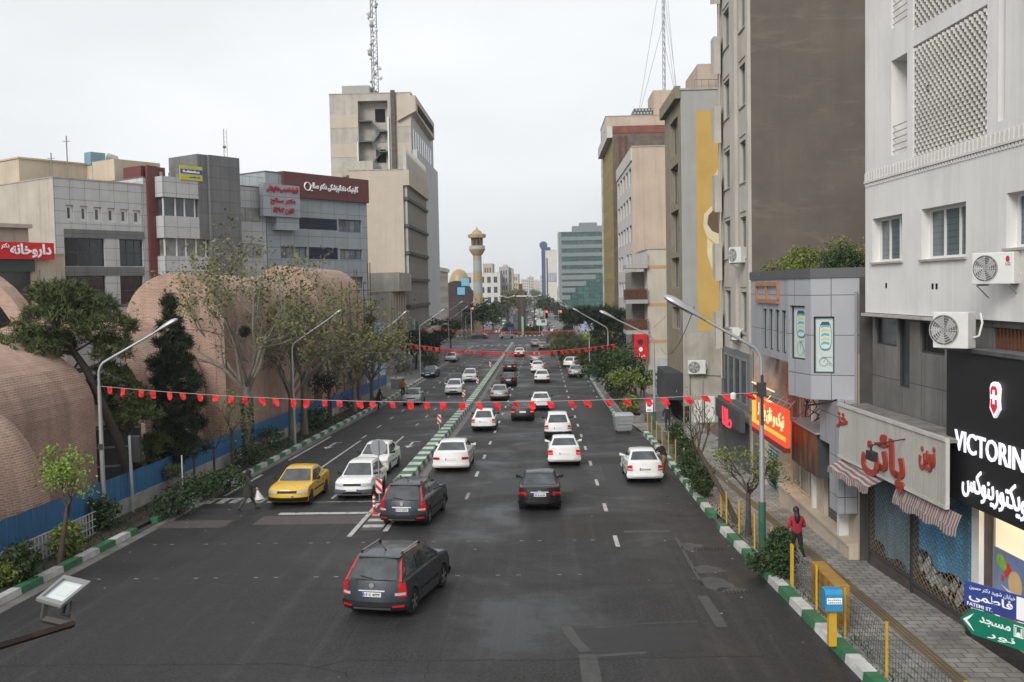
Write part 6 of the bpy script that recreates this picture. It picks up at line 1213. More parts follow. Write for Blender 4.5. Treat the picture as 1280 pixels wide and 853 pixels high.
def put_car(o, px=None, py=None, X=None, Y=None, away=True, rz=0.0, label=None, axle='near', group=None):
 if px is not None: g = ground(px, py); X, Y = g.x, g.y
 h = R(rz) + (0 if away else math.pi); d = Vector((-math.sin(h), math.cos(h), 0))
 off = -o['rear_axle'] if away else -o['front_axle']
 c = Vector((X, Y, 0)) + (d * off if axle == 'near' else Vector((0, 0, 0)))
 o.location = (c.x, c.y, zr(c.y)); sl = (zr(c.y + 1) - zr(c.y - 1)) / 2
 o.rotation_euler = Matrix.Rotation(math.atan(sl), 3, 'X').to_4x4().to_3x3().to_euler(); o.rotation_euler = (Matrix.Rotation(math.atan(sl), 3, 'X') @ Matrix.Rotation(h, 3, 'Z')).to_euler()
 if label: o['label'] = label
 if group: o['group'] = group
 return o
GR, GL = 'cars driving away up the avenue', 'cars coming down the avenue'
white, black, grey, silver, dgrey = paint('paint_white', (.72, .72, .71)), paint('paint_black', (.010, .010, .012)), paint('paint_slate', (.048, .058, .068), .22, .3), paint('paint_silver', (.36, .37, .37), .35, .4), paint('paint_gunmetal', (.045, .05, .055), .3, .3)
suv = car('slate grey crossover with roof rails crossing the junction', 4.3, 1.76, 1.58, grey, 'suv', hood=.98, belt=1.02, deck=1.0, yf0=1.28, yf1=.3, yr1=-1.5, yr0=-2.0, wb=2.61, fo=.82, wr=.33, lower=M['trim'], lower_z=.5, tail='tall', rails=True, rim='rim', badge=True, plate_txt='17 C 4777', group=GR)
s2 = copy_tree(suv); put_car(suv, 480, 764.5, rz=-11.5); put_car(s2, 509.5, 655, rz=-6.4, label='second slate grey crossover passing the nose of the median behind its twin', group=GR)
blk = car('black saloon with dark plastic bumper driving alone in the middle lane', 4.45, 1.7, 1.4, black, 'sedan', hood=.86, belt=.92, deck=1.0, yf0=.98, yf1=.22, yr1=-.95, yr0=-1.6, wb=2.67, fo=.88, wr=.3, lower=None, tail='corner', plate_txt='57 B 3192', badge=True, mirror='trim', group=GR); put_car(blk, 674.9, 635.5)
rio = car('white parked saloon at the kerb with a man leaning in at its window', 4.15, 1.64, 1.44, white, 'sedan', hood=.86, belt=.94, deck=1.04, yf0=1.0, yf1=.28, yr1=-.95, yr0=-1.52, wb=2.35, fo=.85, wr=.28, tail='block', plate_txt='23 D 6418', group='parked cars'); put_car(rio, 804.5, 601.5)
cam_ = car('large white saloon with wide red tail lamps beside the median', 4.8, 1.82, 1.46, white, 'sedan', hood=.92, belt=.96, deck=1.06, yf0=1.15, yf1=.3, yr1=-1.1, yr0=-1.8, wb=2.77, fo=.95, wr=.32, tail='corner', rim='rim', group=GR); put_car(cam_, 565.8, 587.5)
v206 = car('white saloon with a black bumper strip driving beside the median', 4.2, 1.65, 1.43, white, 'hatch', hood=.86, belt=.94, deck=.98, yf0=.95, yf1=.25, yr1=-1.35, yr0=-1.85, wb=2.44, fo=.8, wr=.28, lower=M['trim'], lower_z=.4, tail='block', mirror='trim', group=GR); put_car(v206, 605.4, 538.2)
acc = car('white saloon with tall tail lamps and a dark plate by the lane dashes', 4.25, 1.68, 1.42, white, 'sedan', hood=.87, belt=.94, deck=1.04, yf0=1.0, yf1=.3, yr1=-.95, yr0=-1.6, wb=2.45, fo=.85, wr=.29, tail='block', brake=True, group=GR); put_car(acc, 705.3, 580.5)
c3 = car('white hatchback with a black rear bumper just ahead of the white saloon', 4.2, 1.72, 1.56, white, 'suv', hood=.95, belt=1.0, deck=1.0, yf0=1.15, yf1=.4, yr1=-1.55, yr0=-1.95, wb=2.54, fo=.82, wr=.32, lower=M['trim'], lower_z=.48, tail='block', rim='rim', mirror='trim', group=GR); put_car(c3, 697.5, 547)
ped = car('gunmetal old saloon braking under the red bunting', 4.4, 1.7, 1.4, dgrey, 'sedan', tail='corner', brake=True, lower=M['trim'], wb=2.67, fo=.86, group=GR); put_car(ped, 653.5, 525.5)
pw = car('white saloon with a dark bumper ahead of the braking gunmetal saloon', 4.4, 1.7, 1.4, white, 'sedan', tail='corner', lower=M['trim'], wb=2.67, fo=.86, mirror='trim', group=GR); put_car(pw, 676.3, 512.5)
prd = car('silver-white saloon following two dark cars along the median', 4.3, 1.68, 1.42, silver, 'sedan', tail='corner', lower=M['trim'], wb=2.5, fo=.85, group=GR, detail=False); put_car(prd, 624.5, 500.5)
def again(src, label, px, py, paintm=None, away=True, rz=0, group=GR, **k):
 o = copy_tree(src)
 if paintm is not None:
  for ch in o.children:
   if ch.name.split('.')[0] in ('body', 'roof', 'mirror', 'bumper') and ch.data.materials and ch.data.materials[0].name.startswith('paint_'):
    ch.data = ch.data.copy(); ch.data.materials[0] = paintm
 return put_car(o, px, py, away=away, rz=rz, label=label, group=group)
again(blk, 'black saloon nearer the silver-white saloon in a file of dark cars', 635.8, 482.8); again(ped, 'dark green-black saloon leading the file beside the median', 637, 464.3, paint('paint_bottle', (.012, .02, .018)))
again(pw, 'white saloon with a dark plate behind a twin white saloon', 677.5, 478.6); again(acc, 'white saloon hugging the tail of a silver saloon', 672, 465.5); again(prd, 'silver saloon between two files of white saloons', 670, 453.6)
again(pw, 'white saloon alone near the crosswalk in the median lane', 649.5, 445.8); again(prd, 'silver saloon under the second line of flags', 679, 437.6); again(prd, 'silver saloon about to enter the crossing', 669, 433.6)
again(prd, 'silver parked saloon under the dark pines at the kerb', 719.5, 471.8, None, group='parked cars'); again(v206, 'white parked hatchback tucked beyond the silver saloon under the pines', 713, 459.5, None, rz=-18, group='parked cars')
taxi = car('yellow taxi saloon waiting at the stop line', 4.4, 1.7, 1.4, paint('paint_taxi', (.66, .40, .03)), 'sedan', hood=.82, belt=.9, deck=.98, yf0=.92, yf1=.15, yr1=-.95, yr0=-1.6, wb=2.67, fo=.86, wr=.3, lower=M['trim'], lower_z=.44, plate='plate_y', mirror='trim', group=GL); put_car(taxi, X=-10.9, Y=41.9, away=False, rz=-1)
pride = car('white hatchback with a grey bumper at the stop line beside the taxi', 3.95, 1.6, 1.46, white, 'hatch', hood=.86, belt=.92, deck=.95, yf0=.92, yf1=.25, yr1=-1.2, yr0=-1.75, wb=2.35, fo=.78, wr=.27, lower=plain('bumper_grey', (.085, .095, .11), .6), lower_z=.5, mirror='trim', group=GL); put_car(pride, X=-8.4, Y=43.2, away=False, rz=-2)
w2_ = car('white saloon waiting behind the white hatchback at the median', 4.1, 1.66, 1.44, white, 'sedan', hood=.86, belt=.93, deck=1.0, yf0=1.0, yf1=.25, yr1=-1.0, yr0=-1.6, wb=2.45, fo=.83, wr=.28, mirror='trim', group=GL); put_car(w2_, X=-8.75, Y=49.9, away=False, rz=-2)
h206 = car('silver hatchback coming down the lane nearest the planting', 3.85, 1.65, 1.43, silver, 'hatch', hood=.84, belt=.93, deck=.95, yf0=1.0, yf1=.25, yr1=-1.2, yr0=-1.7, wb=2.44, fo=.78, wr=.28, lower=None, mirror='trim', group=GL); put_car(h206, 515.3, 506.5, away=False, rz=0)
again(acc, 'white rounded saloon with a wide grille overtaking near the median', 567.5, 493, away=False, group=GL); again(w2_, 'off-white saloon behind the white rounded saloon', 587, 477.4, paint('paint_offwhite', (.55, .54, .52)), away=False, group=GL)
again(ped, 'dark parked saloon at the far planting strip by the shutters', 536, 472.6, None, away=False, rz=-3, group='parked cars'); again(pw, 'white parked saloon behind the dark saloon at the far kerb', 563.5, 452.8, None, away=False, rz=-2, group='parked cars')
again(ped, 'dark saloon turning across the crossing before the planted island', 606, 423.6, None, rz=68, group='cars turning at the crossing'); again(h206, 'silver hatchback crossing in front of the planted island', 627, 423.4, None, rz=-78, group='cars turning at the crossing')
def small_car(label, pm, x, y, rz):
 b = MB(); b.hexa([(-.82, -2.1, .3), (.82, -2.1, .3), (.82, 2.1, .3), (-.82, 2.1, .3), (-.8, -2.05, .92), (.8, -2.05, .92), (.8, 2.0, .78), (-.8, 2.0, .78)]); b.hexa([(-.74, -1.5, .9), (.74, -1.5, .9), (.74, .95, .85), (-.74, .95, .85), (-.6, -.95, 1.42), (.6, -.95, 1.42), (.6, .2, 1.42), (-.6, .2, 1.42)], 1); b.box(-.6, .6, -.94, .19, 1.422, 1.45)
 for s in (-1, 1):
  for yy in (-1.3, 1.3): b.lathe([(.3, -.09), (.3, .09)], (s * .74, yy, .3), 12, 2, 'x')
  b.box(s * .6 - .17, s * .6 + .17, -2.13, -2.05, .62, .82, 3); b.box(s * .55 - .17, s * .55 + .17, 2.02, 2.12, .55, .7, 4)
 o = b.build('car', [pm, M['carglass'], M['tyre'], M['tail'], M['clear']], None, 30, bev=.05); o.location = (x, y, zr(y)); o.rotation_euler = (0, 0, rz); return tag(o, label, 'car', 'traffic far beyond the crossing')
protos = [small_car('', m_, 0, 0, 0) for m_ in (white, silver, dgrey, black)]; rg = random.Random(12); first = set()
far = []
for lane, away in ((-2.5, 1), (.5, 1), (3.4, 1), (-12.8, 0), (-9.8, 0)):
 y = 262 + rg.uniform(0, 22) + (50 if lane in (-2.5,) else 0)
 while y < 900: far.append((lane + bend(y) + rg.uniform(-.3, .3), y, away)); y += rg.uniform(9, 26) * (1 + (y - 250) / 500)
near_lab = ['far %s car beyond the island in the stream of distant traffic']
for i, (x, y, aw) in enumerate(far):
 k = rg.choice([0, 0, 0, 1, 1, 2, 3]); p = protos[k]; cn = ('white', 'silver', 'dark grey', 'black')[k]
 if k in first: o = p.copy(); COL.objects.link(o)
 else: o = p; first.add(k)
 o.location = (x, y, zr(y)); o.rotation_euler = (0, 0, (0 if aw else math.pi) + .02); o['label'] = 'tiny distant %s car %s beyond the crossing' % (cn, 'driving away' if aw else 'coming towards the camera')
for k, p in enumerate(protos):
 if k not in first: bpy.data.objects.remove(p)
for i, (px, py, k, lab) in enumerate(((604.5, 409.5, 0, 'white car coming out of the far road beside the minaret trees'), (598, 406, 0, 'white car half hidden beyond the dark shrubs of the far pavement'), (612, 405.5, 1, 'silver car queuing behind the white cars of the far road'), (619, 401.5, 0, 'white van-like car at the back of the far queue'))):
 o = protos[0 if k == 0 else (1 if 1 in first else 0)].copy(); COL.objects.link(o); g = ground(px, py); o.location = (g.x, g.y, g.z); o.rotation_euler = (0, 0, math.pi + .1); o['label'] = lab; o['group'] = 'cars queuing in the far road'
# ================================================================== trees and plants
def rnd_dir(rg, up=0.0):
 v = Vector((rg.gauss(0, 1), rg.gauss(0, 1), rg.gauss(0, 1) + up)); return v.normalized()
def leafquads(mb, c, rg, n, spread, size, m=0, flat=0):
 for _ in range(n):
  p = c + Vector((rg.gauss(0, spread), rg.gauss(0, spread), rg.gauss(0, spread * .8))); d = rnd_dir(rg); e = d.cross(rnd_dir(rg)).normalized(); s = size * rg.uniform(.6, 1.3)
  mb.quad(p - d * s, p + e * s * .55, p + d * s, p - e * s * .55, m=m)
def needles(mb, c, rg, n, ln, wd=.02, spread=.1, up=.3, m=0):
 for _ in range(n):
  d = rnd_dir(rg, up); p = c + rnd_dir(rg) * rg.uniform(0, spread); e = d.cross(rnd_dir(rg)).normalized() * wd; q = p + d * ln * rg.uniform(.6, 1.1)
  mb.quad(p - e, p + e, q + e * .5, q - e * .5, m=m)
def branches(mb, tips, rg, p, d, L, r, depth, kids=3, up=.25, bend_=.25, spread=.7, nseg=4, shrink=.68, all_pts=None):
 pts = [p.copy()]; q = p.copy(); dd = d.copy()
 for i in range(nseg): dd = (dd + rnd_dir(rg) * bend_ + Vector((0, 0, up * .15))).normalized(); q = q + dd * (L / nseg); pts.append(q.copy())
 mb.tube(pts, [r * (1 - .55 * i / nseg) for i in range(nseg + 1)], 6 if r > .03 else 4, cap=False)
 if all_pts is not None and depth <= 1: all_pts += pts[1:]
 if depth == 0: tips.append(pts[-1]); return
 for k in range(kids + rg.choice([0, 0, 1])):
  i = rg.randint(max(1, nseg - 2), nseg); nd = (dd + rnd_dir(rg) * spread + Vector((0, 0, up))).normalized()
  branches(mb, tips, rg, pts[i], nd, L * shrink * rg.uniform(.75, 1.2), r * .52, depth - 1, kids, up, bend_, spread, max(2, nseg - 1), shrink, all_pts)
M['bark'] = surf('bark', (.085, .068, .052), .95, .35, 5, bump=.5); M['bark_p'] = surf('plane_bark', (.19, .175, .145), .9, .3, 4, blotch=.55, scol=(.12, .105, .08)); M['bark_d'] = surf('dark_bark', (.04, .034, .028), .95, .35, 5, bump=.5)
LF = {'spring': leafmat('leaf_spring', (.10, .14, .028), (.17, .20, .05)), 'olive': leafmat('leaf_olive', (.095, .105, .034), (.18, .18, .075)), 'dark': leafmat('leaf_dark', (.018, .034, .016), (.035, .055, .024)), 'pine': leafmat('needle', (.04, .056, .02), (.095, .11, .04)), 'pine_d': leafmat('needle_dark', (.013, .025, .015), (.032, .046, .024)), 'bright': leafmat('leaf_bright', (.12, .20, .022), (.20, .28, .05)), 'shrub': leafmat('leaf_shrub', (.022, .045, .018), (.05, .08, .028)), 'far': leafmat('leaf_far', (.035, .05, .025), (.065, .075, .035)), 'dry': leafmat('bamboo_leaf', (.17, .135, .05), (.24, .19, .07))}
def tree_plane(label, base, H, seed, crown_r, leaves=3, trunk_r=.2, ivy=0, nest=False, leaf='olive', first=.38, fork=4, name='plane_tree', lean=(0, 0), size=.085, deep=3):
 rg = random.Random(seed); T = Thing(name, label, 'tree', base); b = Vector(base); w_ = MB(); tips = []; ap = []
 top = b + Vector((lean[0], lean[1], H * first)); w_.tube([b - Vector((0, 0, .2)), b + (top - b) * .3, b + (top - b) * .7, top], [trunk_r * 1.3, trunk_r, trunk_r * .85, trunk_r * .75], 9)
 for k in range(fork):
  q = 6.283 * k / fork + rg.uniform(-.4, .4); d = Vector((math.cos(q) * .5, math.sin(q) * .5, .9)).normalized()
  branches(w_, tips, rg, top - Vector((0, 0, rg.uniform(0, .2 * H * first))), d, H * .24, trunk_r * .5, deep, 2, .16, .3, .75, 4, .72, ap)
 T.part('trunk', w_, M['bark_p'] if leaf == 'olive' else M['bark'], smooth=60); l = MB()
 for t in tips: leafquads(l, t, rg, leaves, .2 if size < .1 else size * 1.9, size)
 for t in ap[::2]: leafquads(l, t, rg, max(1, leaves // 2), .17, size * .9)
 T.part('crown', l, LF[leaf])
 if ivy:
  l = MB()
  for _ in range(900): z = rg.uniform(.05, ivy); q = rg.uniform(0, 6.28); p = b + (top - b) * (z / (H * first)) + Vector((math.cos(q), math.sin(q), 0)) * (trunk_r * 1.15 + rg.uniform(0, .07)); leafquads(l, p, rg, 1, .02, .07)
  T.part('ivy', l, LF['dark'])
 if nest:
  l = MB(); c = ap[len(ap) // 3]; c = top + Vector((0, 0, H * .2))
  for _ in range(120): d = rnd_dir(rg); p = c + d * .22 * rg.uniform(.5, 1); e = d.cross(rnd_dir(rg)).normalized() * .3; l.tube([p - e, p + e], .012, 3, cap=False)
  nb = l.build('bird_nest', M['bark_d']); tag(nb, 'dark twig nest high in the leafing plane tree', 'nest')
 return T
G = lambda x, y, h=.1: (x, y, zr(y) + h)
tree_plane('tall half-leafed plane tree with an ivy-wrapped trunk in the planting strip', G(-16.4, 54), 14.4, 3, 4, 5, .24, 3.6, True, first=.3, fork=8, deep=5, size=.105)
tree_plane('half-leafed plane tree between the ivy-wrapped trunk and the scaffolding', G(-16.2, 66), 13.2, 8, 4, 5, .22, 0, first=.3, fork=7, deep=5, size=.105)
tree_plane('lower spreading plane tree with a dark trunk before the scaffolding', G(-16.3, 63), 10.2, 15, 3, 3, .19, 0, first=.28, fork=7, deep=4, size=.14)
tree_plane('dense leafing tree near the end of the blue hoarding', G(-15.9, 82), 10.0, 21, 3, 4, .2, 0, first=.25, fork=7, deep=4, size=.15)
tree_plane('leafing tree at the last stretch of hoarding before the billboard', G(-16.0, 91), 9.0, 27, 3, 5, .18, 0, first=.25, fork=7, deep=4, size=.16)
tree_plane('half-leafed plane tree filling the gap in the strip beyond the dark trunk', G(-16.1, 73.5), 10.6, 18, 3, 3, .17, 0, first=.26, fork=7, deep=4, size=.14)
tree_plane('budding plane tree with a forked trunk right before the scaffold tubes', G(-16.3, 86.5), 10.2, 19, 3, 4, .17, 0, first=.26, fork=7, deep=4, size=.15)
tree_plane('bright green sapling by the pale lattice fence', G(-15.9, 31.5), 4.3, 31, 1.6, 16, .09, 0, leaf='bright', first=.42, fork=4, name='sapling', size=.06, lean=(.3, .1))
tree_plane('thin dark-stemmed sapling in front of the hoarding', G(-16.3, 48), 3.7, 33, 1, 3, .06, 0, leaf='spring', first=.45, fork=3, name='sapling', size=.06)
tree_plane('thin sapling with fresh leaves beside the ivy-wrapped trunk', G(-16.2, 50.5), 4.6, 35, 1, 6, .07, 0, leaf='bright', first=.5, fork=3, name='sapling', size=.06)
tree_plane('bare twin-stemmed sapling by the pines', G(-16.4, 45.5), 3.4, 37, 1, 1, .06, 0, leaf='spring', first=.45, fork=2, name='sapling', size=.05)
tree_plane('young dark tree near the leaning man crossing far up the strip', G(-15.9, 73), 4.6, 39, 1, 12, .08, 0, leaf='dark', first=.4, fork=4, name='sapling', size=.09)
def pine(label, base, pts, rads, seed, clumps, size=1.0, leaf='pine', nn=46, ln=.2, limbs=(), name='pine_tree'):
 """trunk through pts; clumps: (centre, radii, count) ellipsoids of needle tufts joined to the trunk by limbs"""
 rg = random.Random(seed); T = Thing(name, label, 'tree', base); w_ = MB(); w_.tube(pts, rads, 9); l = MB(); P = [Vector(p) for p in pts]
 big = 1.35 if P[0].y > 90 else 1.12
 for c, rr, n in clumps:
  c = Vector(c); rr = [q * big for q in rr]; n = int(n * big); a = min(P, key=lambda p: (p - c).length + max(0, p.z - c.z) * 2); w_.tube([a, (a + c) / 2 + Vector((0, 0, -.15)), c], [rads[-1] * .8, rads[-1] * .5, .03], 5)
  for _ in range(int(n * 1.9)):
   d = rnd_dir(rg, .25); q = c + Vector((d.x * rr[0], d.y * rr[1], d.z * rr[2])) * rg.uniform(.45, 1.0) ** .6
   needles(l, q, rg, nn, ln * size, .0125 * size, .16 * size, .4)
   if rg.random() < .3: w_.tube([c, q], [.02, .008], 3, cap=False)
 for pl_ in limbs: w_.tube(pl_, [.05, .035, .015][:len(pl_)], 5)
 T.part('trunk', w_, M['bark_d'], smooth=60); T.part('crown', l, LF[leaf]); return T
at = lambda px, py, y: tuple(onY(px, py, y))
Y = 41.5; Pn = lambda px, py, dy=0: at(px, py, Y + dy)
pine('leaning umbrella pine with a flat dense crown over the brick vault', at(163, 632, Y), [at(167, 640, Y), at(163, 600, Y), at(150, 556, Y), at(128, 505, Y), at(108, 462, Y), at(92, 440, Y), at(74, 405, Y)], [.26, .24, .21, .19, .16, .14, .09], 5,
     [(Pn(30, 438, -1), (1.5, 1.3, .55), 46), (Pn(70, 405), (1.6, 1.4, .7), 60), (Pn(100, 385, 1), (1.5, 1.2, .65), 50), (Pn(130, 410, .5), (1.2, 1.2, .6), 44), (Pn(8, 455, -1.5), (1.1, 1.1, .5), 34), (Pn(75, 368, .5), (1.3, 1.1, .5), 44), (Pn(140, 438, .5), (.8, .9, .4), 24), (Pn(55, 430, 1.5), (1.5, 1.2, .5), 40), (Pn(-20, 440, -1), (1.3, 1.1, .6), 34), (Pn(64, 468, -1), (.45, .45, .3), 10), (Pn(115, 488, .5), (.5, .5, .3), 12), (Pn(70, 492, 0), (.4, .4, .4), 8),
      (Pn(140, 470, 1), (.7, .7, .5), 22), (Pn(158, 500, 1.5), (1.0, .9, .7), 34), (Pn(175, 520, 1.5), (.8, .8, .5), 22), (Pn(148, 530, .8), (.6, .6, .4), 14)], 1.35, 'pine', 42, .2,
     [[at(115, 478, Y), at(140, 470, Y), at(160, 478, Y)], [at(100, 450, Y), at(80, 480, Y - .3), at(72, 520, Y - .3)]])
Y = 45.5
pine('dark narrow cedar standing between the leaning pine and the plane trees', at(212, 612, Y), [at(207, 612, Y), at(216, 570, Y), at(222, 520, Y), at(218, 460, Y), at(214, 400, Y), at(212, 378, Y)], [.17, .15, .13, .11, .07, .03], 6,
     [(Pn(212, 385), (.35, .35, .5), 16), (Pn(214, 408), (.55, .5, .5), 24), (Pn(218, 432), (.8, .7, .5), 36), (Pn(214, 455), (.95, .8, .5), 44), (Pn(222, 478), (1.1, 1, .55), 52), (Pn(220, 505), (1.2, 1, .55), 56), (Pn(224, 530), (1.1, 1, .5), 50), (Pn(212, 552), (1.1, 1, .45), 40), (Pn(235, 560), (.9, .9, .4), 26), (Pn(205, 572), (.8, .8, .4), 22), (Pn(195, 555), (.6, .7, .35), 16)], 1.25, 'pine_d', 44, .2)
pine('small pine with light lower boughs beside the dark cedar', at(196, 606, 44), [at(197, 608, 44), at(193, 575, 44), at(190, 545, 44)], [.1, .08, .04], 16, [(at(186, 560, 44), (.7, .6, .3), 22), (at(200, 552, 44.5), (.7, .6, .35), 20), (at(178, 578, 43.8), (.6, .6, .25), 16), (at(215, 590, 44), (.5, .5, .25), 12)], 1.1, 'pine', 36, .17)
Y = 97
pine('dark pine standing before the billboard at the end of the hoarding', at(424, 490, Y), [at(426, 492, Y), at(428, 455, Y), at(430, 425, Y), at(432, 398, Y)], [.2, .17, .13, .06], 9, [(Pn(420, 405), (1.9, 1.6, .9), 34), (Pn(440, 400, 1), (1.7, 1.5, .9), 30), (Pn(445, 425, -1), (1.9, 1.6, .8), 32), (Pn(415, 425), (1.9, 1.6, .8), 30), (Pn(455, 437, -1), (1.5, 1.3, .6), 20), (Pn(405, 415, 1), (1.3, 1.2, .7), 18)], 2.3, 'pine_d', 34, .2)
pine('low dark pine over the shutters of the finned block', at(520, 468, 135), [at(520, 466, 135), at(521, 440, 135), at(520, 428, 135)], [.15, .12, .07], 10, [(at(512, 432, 135), (2.0, 1.6, .9), 30), (at(530, 430, 136), (2.0, 1.6, 1), 30), (at(520, 424, 135), (1.7, 1.4, .8), 24)], 2.8, 'pine_d', 28, .2)
for k, (px, py, Y, hgt, lab) in enumerate(((540, 448, 150, 5.5, 'dark street tree by the far planting strip'), (556, 442, 168, 7, 'olive street tree beside the third left lamp post'), (570, 436, 185, 7.5, 'bushy street tree nearest the far crosswalk'))):
 g = ground(px, py, .1); tree_plane(lab, (g.x - 1.0, g.y, g.z), hgt, 50 + k, 2, 22, .16, 0, leaf='far' if k else 'dark', first=.28, fork=6, name='street_tree', size=.22)
Y = 118
pine('big dark pine reaching over the cars parked under the red banner', at(766, 470, Y), [at(768, 478, Y), at(766, 450, Y), at(762, 425, Y), at(752, 400, Y)], [.32, .28, .2, .1], 11, [(Pn(735, 396), (2.6, 2.2, .9), 44), (Pn(755, 398, 1), (2.2, 2, 1.1), 44), (Pn(762, 420), (1.7, 2, 1.5), 44), (Pn(764, 445), (1.6, 1.8, 1.4), 40), (Pn(720, 398, -1), (1.5, 1.5, .5), 18), (Pn(757, 465), (1.5, 1.6, 1), 30), (Pn(768, 402), (.9, 1.2, 1.2), 18)], 2.4, 'pine_d', 34, .2)
pine('spreading pine whose boughs hang over the far kerb', at(748, 458, 140), [at(748, 462, 140), at(742, 445, 140), at(730, 430, 140)], [.25, .2, .1], 12, [(at(715, 435, 140), (3.2, 2.4, .9), 44), (at(735, 440, 141), (3, 2.4, 1.2), 44), (at(722, 448, 139), (2.8, 2.2, .8), 34), (at(745, 452, 140), (1.8, 2, 1.2), 26), (at(706, 424, 150), (2.2, 2, .9), 22)], 2.9, 'pine', 30, .2)
g = ground(770, 480, .15)
for k, (px, Y, ptop, lab, lf, nl) in enumerate(((777, 90, 440, 'bushy fresh green tree beside the silver waste bin', 'spring', 16), (757, 150, 420, 'bright lime green tree behind the spreading pine', 'bright', 20), (735, 165, 418, 'lime green treetop between the two dark pines', 'bright', 18), (794, 88, 445, 'fresh green street tree in front of the red banner', 'spring', 14), (786, 130, 415, 'pale budding tree behind the big dark pine', 'olive', 10))):
 x = xat(px, Y, 450); base = (x, Y, zr(Y) + .14); hgt = zat(px, ptop, Y) - base[2]; tree_plane(lab, base, hgt * 1.02, 60 + k, 2, nl // 2, .13, 0, leaf=lf, first=.26, fork=7, deep=4, name='street_tree', size=.13 if Y < 100 else .24)
tree_plane('leaning pollarded tree with bare knobby twigs over the clipped bush', (7.0, 36.2, zr(36.2) + .15), 4.9, 71, 1.2, 1, .09, 0, leaf='spring', first=.54, fork=5, name='pollarded_tree', size=.05, lean=(-1.35, .8))
tree_plane('small gnarled pollarded tree with fresh leaves behind the lamp post', (6.95, 34.3, zr(34.3) + .15), 3.4, 74, 1.2, 7, .1, 0, leaf='spring', first=.45, fork=6, name='pollarded_tree', size=.06)
def bush(label, c, rr, seed, n, leaf='shrub', size=.07, name='bush', stems=5):
 rg = random.Random(seed); T = Thing(name, label, 'bush', c); c = Vector(c); w_ = MB(); l = MB()
 for _ in range(stems): d = rnd_dir(rg, 1.2); w_.tube([c, c + Vector((d.x * rr[0] * .5, d.y * rr[1] * .5, rr[2] * .9))], [.03, .01], 4)
 T.part('stem', w_, M['bark_d'])
 for _ in range(n // 12):
  d = rnd_dir(rg); k = rg.uniform(.5, 1.08); q = c + Vector((d.x * rr[0] * k, d.y * rr[1] * k, rr[2] * (1.0 + d.z * k * .95))); leafquads(l, q, rg, 12, .11 * max(rr), size)
 T.part('foliage', l, LF[leaf]); return T
gb = lambda px, py: tuple(ground(px, py, .12))
bush('big untidy evergreen bush spilling over the yellow posts', gb(976, 722), (.38, .6, .72), 1, 4600, size=.055); bush('clipped upright bush beside the leaning pollarded tree', gb(878, 622), (.5, .5, .75), 2, 3600, size=.05); bush('clipped bush behind the last yellow posts by the white car', gb(862, 598), (.5, .7, .7), 3, 3600, size=.055)
bush('low bush between the far yellow posts and the no-parking sign', gb(855, 575), (.5, .9, .65), 4, 3000, size=.06); bush('small shrub at the foot of the lamp post', gb(948, 716), (.35, .4, .3), 5, 900, size=.05); bush('climbing bush at the corner of the stone plinth', tuple(ground(972, 612, .15)), (.35, .45, .75), 6, 2200, size=.05); bush('round bush among the far yellow posts', gb(845, 555), (.5, .9, .65), 44, 2400, size=.06)
for i, (px, py, rr, lf, lab) in enumerate(((290, 618, (.9, 1.2, .5), 'shrub', 'low shrub at the kerb by the ivy-wrapped trunk'), (345, 565, (1.0, 1.5, .65), 'shrub', 'rounded shrub under the lower spreading plane tree'), (322, 585, (.9, 1.4, .6), 'shrub', 'glossy shrub midway along the planting strip'), (255, 625, (1.0, 1.4, .45), 'shrub', 'trailing shrub behind the crossing pedestrian'), (228, 645, (.9, 1.2, .4), 'dark', 'dark shrub at the foot of the cedar'), (400, 540, (1.1, 2, .7), 'shrub', 'shrub under the dense leafing tree'), (430, 518, (1.1, 2.4, .6), 'dark', 'dark hedge-like shrub near the end of the strip'), (92, 700, (.5, .6, .6), 'spring', 'leggy shrub beside the lattice fence'), (30, 730, (.6, .7, .6), 'shrub', 'untidy shrub beneath the bright sapling'), (12, 735, (.5, .6, .35), 'spring', 'low green clump at the near end of the planting strip'), (135, 665, (.6, .7, .6), 'shrub', 'shrub at the foot of the first lamp post'), (455, 500, (1, 2.2, .6), 'shrub', 'shrub below the billboard post'), (545, 462, (1.2, 3.5, .8), 'far', 'hedge beside the dark parked saloon'), (590, 428, (1.6, 5, 1.2), 'dark', 'dark hedge at the corner of the far crossing'))):
 bush(lab, gb(px - 8, py - 4), rr, 20 + i, 1500 if py > 600 else 1100, lf, .07 if py > 560 else .11)
T = Thing('planter', 'long low planter wall with trees along the kerb beside the waste bin', 'planter', (6.3, 84, zr(84))); a = MB()
for y in range(71, 98, 3):
 for x0, x1 in ((5.6, 5.78), (6.9, 7.08)): a.hexa([(x0, y, zr(y)), (x1, y, zr(y)), (x1, y + 2.99, zr(y + 3)), (x0, y + 2.99, zr(y + 3)), (x0, y, zr(y) + .55), (x1, y, zr(y) + .55), (x1, y + 2.99, zr(y + 3) + .55), (x0, y + 2.99, zr(y + 3) + .55)])
a.box(5.79, 6.89, 71, 71.2, zr(71), zr(71) + .56); T.part('wall', a, M['kerb_s']); a = MB(); a.quad((5.78, 71.2, zr(71.2) + .45), (6.9, 71.2, zr(71.2) + .45), (6.9, 98, zr(98) + .45), (5.78, 98, zr(98) + .45)); T.part('soil', a, M['soil'])
for i, (y, r_, lab) in enumerate(((73, .7, 'green bush at the near end of the low planter wall'), (77, .8, 'darker bush second along the low planter wall'), (83, .9, 'full bush under the fresh green trees of the planter'), (90, 1.0, 'dark bush at the far end of the planter'))): bush(lab, (6.35, y, zr(y) + .45), (r_ * .8, r_ * 1.6, r_), 160 + i, 1500, 'spring' if i == 0 else 'dark', .1)
